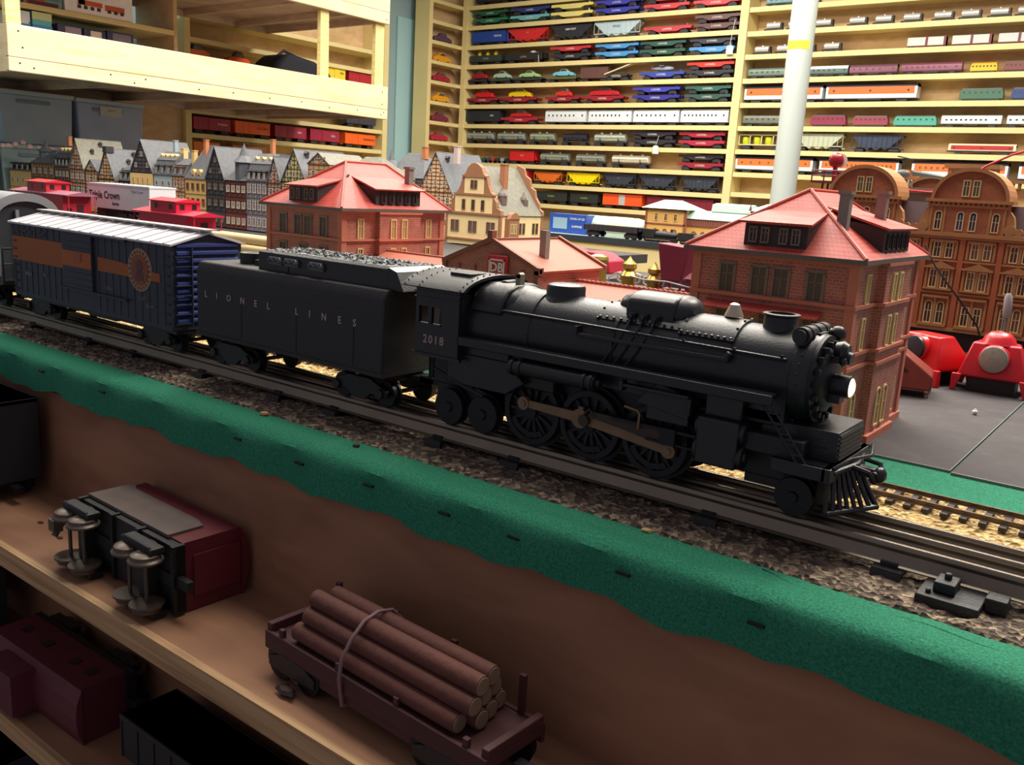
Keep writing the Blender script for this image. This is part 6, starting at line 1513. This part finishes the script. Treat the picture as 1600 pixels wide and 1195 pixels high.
b = MB(); b.box(-9, 9, -2.6, 2.6, 3.6, 4.2); [b.box(q - .15, q + .15, s * 2.5 - .1, s * 2.5 + .1, 4.2, 6.6) for q in (-8, 8.6) for s in (-1, 1)]; b.build('deck', TRK, t, smooth=False); trucks(t, 18)
for k, (y, z) in enumerate(((-1.75, 4.8), (-.55, 4.8), (.65, 4.8), (1.85, 4.8), (-1.1, 5.85), (.1, 5.85), (1.3, 5.85), (-.4, 6.85), (.8, 6.85))):
    b = MB(); b.cyl((-10, y, z), (10.5, y, z), .58, n=12)
    tag(b.build('log', mat((226, 196, 144), .7, var=.1, sc_=30, name='peeled_log'), None, (-84, 64.5, -.9)), '%s pale beige log on the log car left of the left station wing' % ('front bottom-row', 'second bottom-row', 'third bottom-row', 'rear bottom-row', 'front middle-row', 'centre middle-row', 'rear middle-row', 'front top-row', 'rear top-row')[k], 'log', 'beige logs on the log car')

# ---- red housings with round lenses
def housing(label, x, y, rz, col, disc, dome=False, s=1.0):
    t = thing('accessory_housing', label, 'toy accessory', (x, y, -1.58), rz); R_ = C(*col, r=.3)
    b = MB()
    lo = [(-2.6, -2.2), (2.6, -2.2), (2.9, 2.4), (-2.9, 2.4)]; up = [(-1.9, -1.3), (1.9, -1.3), (1.6, .9), (-1.6, .9)]
    b.add([(p[0], p[1], 1.3) for p in lo] + [(p[0], p[1], 1.7) for p in lo] + [(p[0], p[1], 4.3) for p in up], [(3, 2, 1, 0), (0, 1, 5, 4), (1, 2, 6, 5), (2, 3, 7, 6), (3, 0, 4, 7), (4, 5, 9, 8), (5, 6, 10, 9), (6, 7, 11, 10), (7, 4, 8, 11), (8, 9, 10, 11)])
    b.lathe([(0, 1.35), (1.1, 1.25), (1.3, 1.1)], (0, -1.0, 2.9), (0, -1, .12), 24)
    b.build('shell', R_, t, bev=.16)
    b = MB(); b.lathe([(0, 1.15), (.22, 1.1), (.3, .85), (.34, .01)], (0, -2.26, 3.05), (0, -1, .12), 28, caps=False); b.build('round_lens', disc, t)
    for q in (-1, 1):
        for yy in (-2.2, 2.3):
            b = MB(); b.prism([(q * 2.6 - .45, 1.5), (q * 2.6 + .35, 1.5), (q * 2.85 + .2, 0), (q * 2.85 - .2, 0)], yy - .25, yy + .2, 'y'); b.build('leg', R_, t, bev=.08)
    b = MB(); b.box(-1.9, 1.9, -1.6, 1.6, .0, 1.3); b.build('base_plate', BLACKD, t, smooth=False)
    if dome:
        b = MB(); b.lathe([(0, 1.5), (.25, 1.35), (.6, 1.2), (1.0, .8), (1.15, .01)], (0, -.2, 4.2), (0, 0, 1), 20, caps=False); b.build('dome', R_, t)
    return t
housing('bright red toy housing with black round lens beside the station wing', -18.4, 87.8, -.45, (206, 24, 28), mat((40, 42, 46), .35, name='black_lens'))
housing('red toy housing with speckled grey round lens and red dome', -12.9, 87.6, .05, (196, 30, 44), mat((150, 144, 132), .4, .3, .3, 300, name='grey_lens'), True)
t = thing('accessory_housing', 'rust brown sloping toy housing touching the right station wing', 'toy accessory', (-18.6, 80.2, -1.58), .25)
b = MB(); b.add([(-3, -2, .6), (2.2, -2, .6), (2.4, 2, .6), (-3, 2, .6), (-2.6, -1.5, 4.6), (-1.6, -1.5, 4.6), (-1.4, 1, 4.6), (-2.6, 1, 4.6), (2.2, -2, 1.8), (2.4, 2, 1.8)], [(3, 2, 1, 0), (0, 1, 8, 5, 4), (1, 2, 9, 8), (2, 3, 7, 6, 9), (3, 0, 4, 7), (8, 9, 6, 5), (4, 5, 6, 7)]); b.build('shell', C(120, 50, 40, r=.35), t, bev=.15)
b = MB(); b.prism([(-.9, 2.0), (.3, 2.0), (-.6, 3.0)], -2.06, -1.9, 'y'); b.build('triangle_slot', BLACKD, t, smooth=False)
for x in (-2.2, 1.9):
    for y in (-1.7, 1.7):
        b = MB(); b.cyl((x, y, 0), (x, y, .65), .2, n=8); b.ball((x, y, .5), .3, 8); b.build('foot', STEEL, t)
# grey lamp post and dark cable in front of the apartment block
t = thing('lamp_post', 'thin grey lamp post with long lamp head beside the red domed housing', 'lamp post', (-14.5, 100, -1.58))
b = MB(); b.lathe([(0, .5), (.2, .5), (.25, .16), (5.4, .14)], (0, 0, 0), (0, 0, 1), 10); b.build('pole', mat((120, 116, 114), .5), t)
b = MB(); b.lathe([(0, .25), (.3, .42), (2.0, .38), (2.4, .2)], (0, 0, 5.3), (-.06, 0, 1), 12); b.build('lamp_head', mat((160, 158, 156), .5), t)
b = MB(); b.tube([(-22.8, 99, 10.2), (-21.4, 98.5, 8.2), (-19.9, 98.6, 6.4), (-18.7, 99.8, 4.7), (-17.6, 104, 2.0), (-17.0, 107.0, -1.4)], .09, 6)
tag(b.build('black_wire', BLACKD), 'thin black wire hanging diagonally before the brown apartment block', 'wire')
b = MB(); b.tube([(-8, 128, 24), (-16, 126, 22.4), (-20.5, 125, 20.8), (-23, 124.5, 19.4), (-26.5, 124.4, 16.5), (-28.6, 123, 15.9), (-31, 122.6, 16.0), (-34, 122.6, 17.4), (-36, 122.8, 18.2)], .13, 8)
tag(b.build('red_cable', C(206, 40, 52)), 'red cable drooping between the arched gables of the apartment block', 'cable')
# beacon on a maroon tower behind the column foot
t = thing('beacon_tower', 'maroon toy beacon tower with round red ball behind the right station roof', 'toy beacon', (-43.2, 130, -1.58)); MR = C(112, 26, 44)
b = MB()
for sx in (-1, 1):
    for sy in (-1, 1): b.tube([(sx * 2.0, sy * 2, 0), (sx * 1.1, sy * 1.1, 18.2)], .16, 6)
for z in (4, 8, 12, 16): q = 2 - .9 * z / 18.2; b.box(-q, q, -q - .1, -q + .1, z, z + .2); b.box(-q, q, q - .1, q + .1, z, z + .2)
b.box(-2.6, 2.8, -2, 2, 18.2, 18.5)
b.build('tower_frame', MR, t)
b = MB(); [b.tube([(-2.5, s * 1.9, z), (2.7, s * 1.9, z)], .1, 5) for s in (-1, 1) for z in (19.2, 19.9)]; [b.tube([(x, -1.9, 18.4), (x, -1.9, 19.9)], .1, 5) for x in (-2.5, -.8, 1, 2.7)]; b.build('railing', MR, t)
b = MB(); b.ball((0, 0, 21.4), 1.05, 16, sy=.9); b.box(-.25, .25, -.25, .25, 18.5, 20.6); b.build('red_ball', C(150, 26, 40, r=.25), t)
b = MB(); b.lathe([(0, .95), (.4, .8)], (.35, .8, 21.4), (0, 1, 0), 16); b.build('white_lens', WHITE, t)
t = thing('toy_helicopter', 'grey toy helicopter parked on the roofs between the arched gables', 'toy helicopter', (-31.2, 126, 15.2))
b = MB(); b.ball((-1.8, 0, 2.9), .6, 12, sx=1.6); b.lathe([(0, .4), (5, .15)], (-.6, 0, 3.1), (1, 0, -.12), 8); b.build('fuselage', C(110, 114, 110), t)
b = MB(); b.box(-5.5, 2.4, -.15, .15, 4.8, 4.9); b.box(-1.9, -1.6, -3.4, 3.4, 4.9, 5.0); b.cyl((-1.75, 0, 4), (-1.75, 0, 5), .15); b.box(4.0, 4.4, -.1, .1, 2.2, 3.6); b.build('rotor', C(84, 90, 88), t, smooth=False)
b = MB(); b.box(-4.2, 6.4, -2.2, 2.2, .6, 1.2); [b.tube([(x, s * 1.2, 1.2), (x, s * .6, 2.2)], .12, 5) for x in (-2.6, -.8) for s in (-1, 1)]; b.box(-3, 3, -1.5, 1.5, -16.6, .6); b.build('landing_stand', C(132, 128, 116), t, smooth=False)
# golden ornaments, maroon hoppers and tarps
GOLD = mat((176, 146, 72), .3, .75, .2, 90, name='brass_gold')
def urn(label, x, y, base, s, rider=False):
    t = thing('gold_ornament', label, 'ornament', (x, y, -1.58)); k = s
    b = MB(); b.lathe([(0, 1.2 * k), (.4 * k, 1.3 * k), (1.0 * k, .9 * k), (1.6 * k, 1.0 * k), (2.6 * k, 1.25 * k), (3.0 * k, 1.4 * k), (3.4 * k, 1.1 * k), (3.8 * k, .8 * k), (4.2 * k, 1.15 * k), (4.8 * k, 1.1 * k), (5.3 * k, .5 * k), (5.7 * k, .2 * k), (6.0 * k, .05)], n=16); b.build('urn_body', GOLD, t)
    for q in (-1, 1):
        b = MB(); b.tube([(q * 1.1 * k, 0, 1.8 * k), (q * 1.9 * k, 0, 2.2 * k), (q * 2.0 * k, 0, 3.2 * k), (q * 1.3 * k, 0, 3.4 * k)], .18 * k, 8); b.build('handle', mat((206, 196, 186), .4), t)
    return t
urn('larger gold urn-shaped ornament right of the hall roof', -69.1, 120, 0, 1.0); urn('smaller gold urn-shaped ornament beside the maroon hopper', -65.3, 121, 0, .9)
b = MB(); b.lathe([(0, 1.6), (.6, 1.5), (4.2, 1.3), (4.8, 1.7), (5.3, 1.5), (5.6, .6)], n=16); tag(b.build('brass_drum', GOLD, None, (-76, 122, -1.58)), 'round brass drum mostly hidden behind the hall roof edge', 'ornament')
t = thing('toy_hopper', 'large maroon tapered toy hopper left of the right station wing', 'toy hopper', (-61.6, 121, -1.58)); MH = C(116, 22, 48)
b = MB(); b.add([(-1.7, -1.6, 3.0), (1.5, -1.6, 3.0), (1.5, 1.6, 3.0), (-1.7, 1.6, 3.0), (-2.6, -1.8, 8.4), (2.7, -1.8, 8.0), (2.7, 1.8, 8.0), (-2.6, 1.8, 8.4)], [(3, 2, 1, 0), (0, 1, 5, 4), (1, 2, 6, 5), (2, 3, 7, 6), (3, 0, 4, 7), (4, 5, 6, 7)]); b.build('bin', MH, t, bev=.15)
b = MB(); [b.box(x - .15, x + .15, s - .15, s + .15, 0, 3.1) for x in (-1.7, 1.5) for s in (-1.5, 1.5)]; b.box(-2.2, 2, -1.7, 1.7, 1.4, 1.7); b.build('stand', MH, t, smooth=False)
b = MB(); b.box(-1.3, 1.1, -1.3, 1.3, .1, 1.4); b.build('red_base', C(150, 24, 50), t, smooth=False)
t = thing('toy_lantern', 'small maroon lantern-shaped toy right of the maroon hopper', 'ornament', (-58.0, 120, -1.58))
b = MB(); b.box(-1.1, 1.1, -1.0, 1.0, 0, 3.6); b.build('body', MH, t, bev=.1)
b = MB(); b.lathe([(0, 1.8), (.8, .9), (1.1, .3), (1.5, .35), (1.6, .1)], (0, 0, 3.6), (0, 0, 1), 4); b.build('cap', MH, t, smooth=False)
b = MB(); b.tube([(-72.4, 119, -1.3), (-72.0, 119, 1.0), (-70.5, 119, 1.8), (-66, 119, 1.2), (-62, 119, 1.3), (-58, 119, .8)], .12, 6); tag(b.build('white_rail', mat((196, 176, 176), .5)), 'thin pale railing running past the gold ornaments', 'railing')
for (x0, x1, z0, nm) in ((-108, -97.5, 2.2, 'left'), (-100.5, -91.5, 1.6, 'right')):
    b = MB(); m_ = (x0 + x1) / 2; b.prism([(x0 - m_, 0), (x0 - m_ + .4, z0 + .6), (-.8, z0 + 2.4), (1.6, z0 + 2.2), (x1 - m_, z0 + .8), (x1 - m_ + .2, 0)], 0, 6, 'y')
    tag(b.build('red_tent', C(176, 30, 56, r=.6), None, (m_, 150 + (0 if nm == 'left' else 1), -1.9), bev=.2), '%s of two low crimson tent roofs behind the hall' % nm, 'toy tent')

# ---- rear table with its fascia
t = thing('rear_table', 'rear display table with dark edge and beige front board below the shelving', 'table', (-140, 235, -95))
b = MB(); b.box(-32, 150, 0, 40, 94, 95.2); b.build('tabletop', mat((150, 166, 166), .6, var=.05), t, smooth=False)
b = MB(); b.box(-32, 150, -.6, 0, 93.6, 95.25); b.build('dark_edge', mat((40, 48, 56), .5), t, smooth=False)
b = MB(); b.box(-32, 150, 0, 1, 86.2, 93.6); b.build('front_board', PINES, t, smooth=False)
b = MB(); b.box(-32, 150, 1, 2.4, 0, 86.0); b.box(-32, -30.6, 2.4, 40, 0, 94); b.build('shade_panel', mat((34, 30, 34), .9), t, smooth=False)  # near-black sheets standing in for the shade under the table
t = thing('boxed_model', 'royal blue carton with grey window and white print on the rear table', 'box', (-162, 240, .25))
b = MB(); b.box(-7.0, 7.0, 0, 5, 0, 6.0); b.build('carton', C(32, 72, 156), t, smooth=False)
b = MB(); b.box(-5.6, -.2, -.1, 0, 1.3, 4.8); b.build('clear_window', C(130, 160, 176), t, smooth=False)
text('SONG OF SD', .95, (3.6, -.08, 4.6), WHITE, t); text('SURPRISE', .95, (3.6, -.08, 2.2), WHITE, t)
b = MB(); b.lathe([(-14, .8), (-13, 2.4), (-12, 2.9), (6, 2.9), (8, 2.5), (9.4, 1.2)], (0, 0, 3.2), (1, 0, 0), 20); b.box(-12, 7, -2.2, 2.2, 0, 1)
t = thing('passenger_car', 'pale green and cream round-topped car right of the blue carton', 'passenger car', (-146, 246, .25)); b.build('body', mat((196, 214, 196), .35, .1, .06, 40, name='pale_green_coach'), t)
b = MB(); b.lathe([(-3, 2.95), (4, 2.95)], (0, 0, 3.2), (1, 0, 0), 20); b.build('cream_band', C(214, 210, 176), t)
def dark_loco(label, x0, x1, y, h):
    t = thing('steam_locomotive', label, 'locomotive', ((x0 + x1) / 2, y, .25)); x = (x1 - x0) / 2
    b = MB(); b.lathe([(-x * .3, 1.1), (x * .85, 1.0), (x * .95, .6)], (0, 0, h * .6), (1, 0, 0), 12); b.box(-x, -x * .3, -1.4, 1.4, h * .35, h); b.box(-x, x, -1.2, 1.2, h * .25, h * .38); b.lathe([(0, .4), (h * .35, .35)], (x * .6, 0, h * .75), (0, 0, 1), 8); b.build('body', BLACKD, t)
    b = MB(); [b.cyl((-x * .8 + k * x * .32, -1.3, h * .18), (-x * .8 + k * x * .32, 1.3, h * .18), h * .18, n=12) for k in range(6)]; b.build('wheels', IRON, t)
    b = MB(); b.box(-x * .8, x * .7, -1.5, -1.38, h * .16, h * .24); b.build('side_rod', STEEL, t, smooth=False)
t = gondola('black coal car with white stripes on rear table, left of black engines', (44, 38, 46), 20, (-142.6, 237.2, .25), h=3.6)
dark_loco('left one of two small black steam engines on the rear table', -132.5, -121.6, 237.5, 3.6); dark_loco('right one of two small black steam engines on the rear table', -121, -108, 237.5, 3.2)
b = MB(); random.seed(4); [b.ball((k * .9, random.uniform(-.6, .6), 1.0 + random.uniform(0, .9)), random.uniform(.8, 1.3), 7) for k in range(-2, 4)]; tag(b.build('cotton_smoke', mat((240, 236, 232), .9), None, (-107.5, 236.6, .2), smooth=False), 'white cotton puff at the right black engine on rear table', 'cotton')

# ================================================================== CARS ON THE LOW SHELVES
DRED = mat((96, 24, 34), .6, var=.25, sc_=60, name='dark_red_paint'); DUST = mat((96, 84, 78), .8, var=.25, sc_=80, name='dusty_grey')
WHL = mat((92, 80, 70), .4, .5, .2, 90, name='worn_wheel')
t = thing('freight_car', 'dark red and dusty grey freight car lying on its side, wheels outwards', 'freight car', (-50.3, 29.95, -12.5), -.03)
# the car's height runs along +y, its width along z (0..4.6)
b = MB(); b.box(-5.6, 5.6, -1.6, 2.3, .1, 4.5); b.prism([(2.3, .1), (2.75, 1.2), (2.85, 2.3), (2.75, 3.4), (2.3, 4.5)], -5.8, 5.8, 'x'); b.box(5.6, 5.75, -1, 2.2, 1, 3.6); b.build('body', DRED, t, smooth=False)
b = MB(); b.box(-5.65, 4.2, -1.75, .6, 4.45, 4.66); b.prism([(-5.65, .6), (-5.65, 1.6), (-4.6, 1.0), (3.2, .9), (4.2, .6)], 4.5, 4.64, 'z'); b.build('dusty_side', DUST, t, smooth=False)
b = MB(); b.box(-5.8, 5.8, -2.2, -1.6, .3, 4.4); b.box(-5.8, 5.8, -2.35, -2.2, 1.9, 2.7); [b.box(x, x + .3, -2.4, -1.6, .2, 4.5) for x in (-5.8, -1.6, 1.6, 5.5)]; b.box(5.8, 7.0, -2.2, -1.8, 2.0, 2.6); b.box(-7.0, -5.8, -2.2, -1.8, 2.0, 2.6); b.build('underframe', BLACKD, t, smooth=False)
for tx in (-4.0, 3.6):
    b = MB(); b.box(tx - 1.7, tx + 1.7, -3.5, -2.6, 4.1, 4.5); b.box(tx - 1.7, tx + 1.7, -3.5, -2.6, .1, .5); b.box(tx - .3, tx + .3, -3.2, -2.3, .3, 4.3); b.tube([(tx - 1.5, -3.4, 4.5), (tx, -3.6, 4.7), (tx + 1.5, -3.4, 4.5)], .12, 6); tr = b.build('truck', BLACKD, t, bev=.06)
    for q in (-.95, .95):
        w_ = MB()
        for z, s in ((.75, 1), (3.85, -1)): w_.lathe([(-.35, .5), (-.2, .85), (0, .88), (.12, 1.02), (.24, 1.02)], (tx + q, -3.4, z), (0, 0, s), 20)
        w_.cyl((tx + q, -3.4, .2), (tx + q, -3.4, 4.4), .12, n=8)
        w_.build('wheelset', WHL, tr)
b = MB(); b.box(-7.6, -6.8, -3.6, -3.0, 2.0, 2.8); b.tube([(-7.0, -2.0, 2.3), (-7.3, -2.8, 2.4), (-7.3, -3.4, 1.6)], .22, 6); b.build('coupler', WHL, t)

WDR = mat((70, 32, 34), .65, var=.2, sc_=60, name='brown_red_plastic')
t = thing('log_car', 'dark maroon flat car with a banded log load on the low shelf', 'log car', (-28.0, 29.0, -12.5), -.05)
b = MB(); b.box(-7.9, 7.9, -1.9, 1.9, 1.9, 2.4); b.box(-7.9, 7.9, -2.05, -1.8, 1.5, 2.5); b.box(-7.9, 7.9, 1.8, 2.05, 1.5, 2.5); b.prism([(-4.5, 1.5), (4.5, 1.5), (3.4, .9), (-3.4, .9)], -1.9, 1.9, 'y'); b.box(7.5, 7.9, -1.9, 1.9, 2.4, 2.9); b.box(-7.9, -7.5, -1.9, 1.9, 2.4, 2.9); b.build('deck', WDR, t, bev=.05)
for x in (-6.6, -2.0, 2.2, 6.6):
    for y in (-1.85, 1.85):
        b = MB(); b.box(x - .15, x + .15, y - .12, y + .12, 2.4, 2.9 if y < 0 else 4.4); b.build('stake', WDR, t, smooth=False)
b = MB(); b.box(7.9, 9.6, -.35, .35, 1.0, 1.6); b.box(9.2, 9.9, -.6, .6, .9, 1.7); b.box(-9.2, -7.9, -.3, .3, 1.1, 1.6); b.build('coupler', BLACKD, t, bev=.08)
for tx in (-5.6, 5.4):
    b = MB()
    for s in (-1, 1):
        b.prism([(tx - 1.9, .7), (tx - 1.9, 1.2), (tx - .9, 1.6), (tx + .9, 1.6), (tx + 1.9, 1.2), (tx + 1.9, .7), (tx + .5, .6), (tx - .5, .6)], s * 1.85, s * 2.1, 'y')
    b.box(tx - .4, tx + .4, -1.9, 1.9, .8, 1.9); tr = b.build('truck', BLACKD, t, bev=.05)
    for q in (-1.15, 1.15):
        w_ = MB()
        for s in (-1, 1): w_.lathe([(0, 1.0), (.3, 1.0), (.3, 1.1), (.42, 1.1)], (tx + q, s * 1.95, 1.1), (0, -s, 0), 20)
        w_.cyl((tx + q, -1.8, .95), (tx + q, 1.8, .95), .12, n=8); w_.build('wheelset', IRON, tr)
LOGM = mat((92, 50, 40), .75, var=.25, sc_=40, bump=.3, bs=200, name='brown_log'); LEND = mat((128, 104, 84), .7, name='log_end')
k = 0
for y, z in ((-1.35, 2.95), (-.45, 2.95), (.45, 2.95), (1.35, 2.95), (-.95, 3.8), (0, 3.8), (.95, 3.8), (-.5, 4.6), (.5, 4.6)):
    b = MB(); x0 = -5.9 + .35 * ((k * 7) % 3); x1 = 5.7 + .25 * ((k * 5) % 3)
    b.cyl((x0, 0, 0), (x1, 0, 0), .49, n=14); b.lathe([(0, .44), (.04, .4)], (x1, 0, 0), (1, 0, 0), 12, 1); b.lathe([(0, .44), (.04, .4)], (x0, 0, 0), (-1, 0, 0), 12, 1)
    c_, s_ = math.cos(-.05), math.sin(-.05)
    tag(b.build('log', [LOGM, LEND], None, (-28.0 - y * s_, 29.0 + y * c_, -12.5 + z), rz=-.05), '%s brown log in the banded load on the dark maroon flat car' % ('front bottom-row', 'second bottom-row', 'third bottom-row', 'rear bottom-row', 'front middle-row', 'centre middle-row', 'rear middle-row', 'front top-row', 'rear top-row')[k], 'log', 'brown logs on the low shelf'); k += 1
b = MB(); b.tube([(-1.5, -2.05, .9), (-1.5, -2.25, 2.4), (-1.45, -2.15, 3.4), (-1.4, -1.6, 4.3), (-1.3, -.9, 5.05), (-1.3, 0, 5.25), (-1.3, .9, 5.05), (-1.3, 1.6, 4.3), (-1.35, 2.15, 3.3), (-1.4, 2.2, 2.0), (-1.4, 1.6, .8), (-1.45, -1.6, .8), (-1.5, -2.05, .9)], .1, 6)
tag(b.build('rubber_band', mat((128, 96, 100), .6, name='rubber'), None, (-28.0, 29.0, -12.5), rz=-.05), 'pinkish rubber band around the brown logs', 'rubber band')
b = MB(); random.seed(8); b.ball((0, 0, .25), .4, 8, sx=1.5, sz=.6); [b.ball((random.uniform(-.6, .6), random.uniform(-.3, .3), .3), .16, 5) for _ in range(8)]; tag(b.build('broken_coupler', mat((50, 34, 30), .7), None, (-33.4, 26.7, -12.5), smooth=False), 'small dark broken piece lying near the shelf edge left of log car', 'debris')
for k, (x, y) in enumerate(((-64.5, 29.0), (-60.8, 28.6))):
    b = MB(); b.ball((0, 0, .03), .22, 6, sx=1.6, sz=.25); tag(b.build('crumb', mat((60, 36, 26), .8), None, (x, y, -12.5), smooth=False), ('left', 'right')[k] + ' of two dark specks on the shelf left of the tipped car', 'debris')
# dark cars at the left frame edge and on the next shelves
def dark_car(label, x0, x1, y0, y1, z, h, col, cat='freight car', nm='freight_car'):
    t = thing(nm, label, cat, ((x0 + x1) / 2, (y0 + y1) / 2, z)); x = (x1 - x0) / 2; y = (y1 - y0) / 2
    b = MB(); b.box(-x, x, -y, y, 1.5, h); [b.box(-x + k * x / 4, -x + k * x / 4 + .15, -y - .1, -y, 1.5, h) for k in range(9)]; b.box(-x, x, -y - .12, y + .12, h - .35, h); b.build('body', col, t, bev=.08)
    for tx in (-x * .62, x * .62):
        b = MB(); b.box(tx - .4, tx + .4, -y * .8, y * .8, .8, 1.6)
        for s in (-1, 1): b.prism([(tx - 1.8, .6), (tx - 1.8, 1.1), (tx - .8, 1.5), (tx + .8, 1.5), (tx + 1.8, 1.1), (tx + 1.8, .6)], s * y * .85, s * (y * .85 + .2), 'y')
        tr = b.build('truck', BLACKD, t)
        for q in (-1.1, 1.1):
            w_ = MB(); 
            for s in (-1, 1): w_.lathe([(0, .8), (.4, .86)], (tx + q, s * y * .8, .88), (0, -s, 0), 16)
            w_.build('wheelset', IRON, tr)
    b = MB(); b.box(x, x + 1.2, -.3, .3, .9, 1.4); b.box(-x - 1.2, -x, -.3, .3, .9, 1.4); b.build('coupler', IRON, t)
    return t
dark_car('tall near-black car at the left edge of the upper low shelf', -84, -70.2, 27.4, 31.9, -12.5, 8.0, mat((26, 26, 32), .7, name='near_black'))
dark_car('near-black car at the left edge of the second low shelf', -90, -74.4, 26.8, 30.4, -26.2, 7.2, mat((28, 28, 34), .7, name='near_black2'))
dark_car('black low-sided car standing at the bottom left on second low shelf', -51.2, -36.0, 27.4, 31.4, -26.2, 4.6, mat((34, 32, 36), .6, name='soot_black'))
dark_car('dark blue car at the bottom left corner on the third low shelf', -90, -72.0, 27.0, 31.0, -40.0, 4.4, mat((40, 46, 60), .6, name='slate_blue'))
t = thing('caboose', 'dark maroon caboose lying on its side on the second low shelf', 'caboose', (-62.6, 29.0, -26.2), .02)
MRN = mat((92, 34, 46), .6, var=.2, sc_=60, name='maroon_plastic')
b = MB(); b.box(-6.4, 6.4, -1.9, 1.4, .05, 4.3); b.prism([(-1.9, .05), (-2.3, 1.1), (-2.4, 2.2), (-2.3, 3.3), (-1.9, 4.3)], -6.6, 6.6, 'x'); b.box(-3.6, .6, -3.9, -2.2, .6, 3.8); b.build('body', MRN, t, smooth=False)
b = MB(); b.box(-.35, .35, -.03, .05, -.35, .35); me = b.mesh('window', [DGLASS], smooth=False)
for x in (-4.5, -1.2, 2.6, 4.8): put('window', me, t, (x, -.2, 4.32), rot=(math.pi / 2, 0, 0))
b = MB(); b.box(-6.8, 6.8, 1.4, 2.0, .2, 4.2); b.box(6.6, 8.0, 1.2, 1.7, 1.9, 2.5); b.build('underframe', BLACKD, t, smooth=False)
for tx in (-4.2, 4.2):
    b = MB(); b.box(tx - 1.6, tx + 1.6, 2.2, 3.0, 3.6, 4.1); b.box(tx - 1.6, tx + 1.6, 2.2, 3.0, .2, .7); b.box(tx - .3, tx + .3, 2.0, 2.8, .3, 4.0); tr = b.build('truck', BLACKD, t)
    for q in (-.95, .95):
        w_ = MB(); w_.lathe([(0, .85), (.3, .9)], (tx + q, 2.9, .8), (0, 0, 1), 16); w_.lathe([(0, .9), (.3, .85)], (tx + q, 2.9, 3.3), (0, 0, 1), 16); w_.cyl((tx + q, 2.9, .3), (tx + q, 2.9, 4.1), .12, n=8); w_.build('wheelset', WHL, tr)
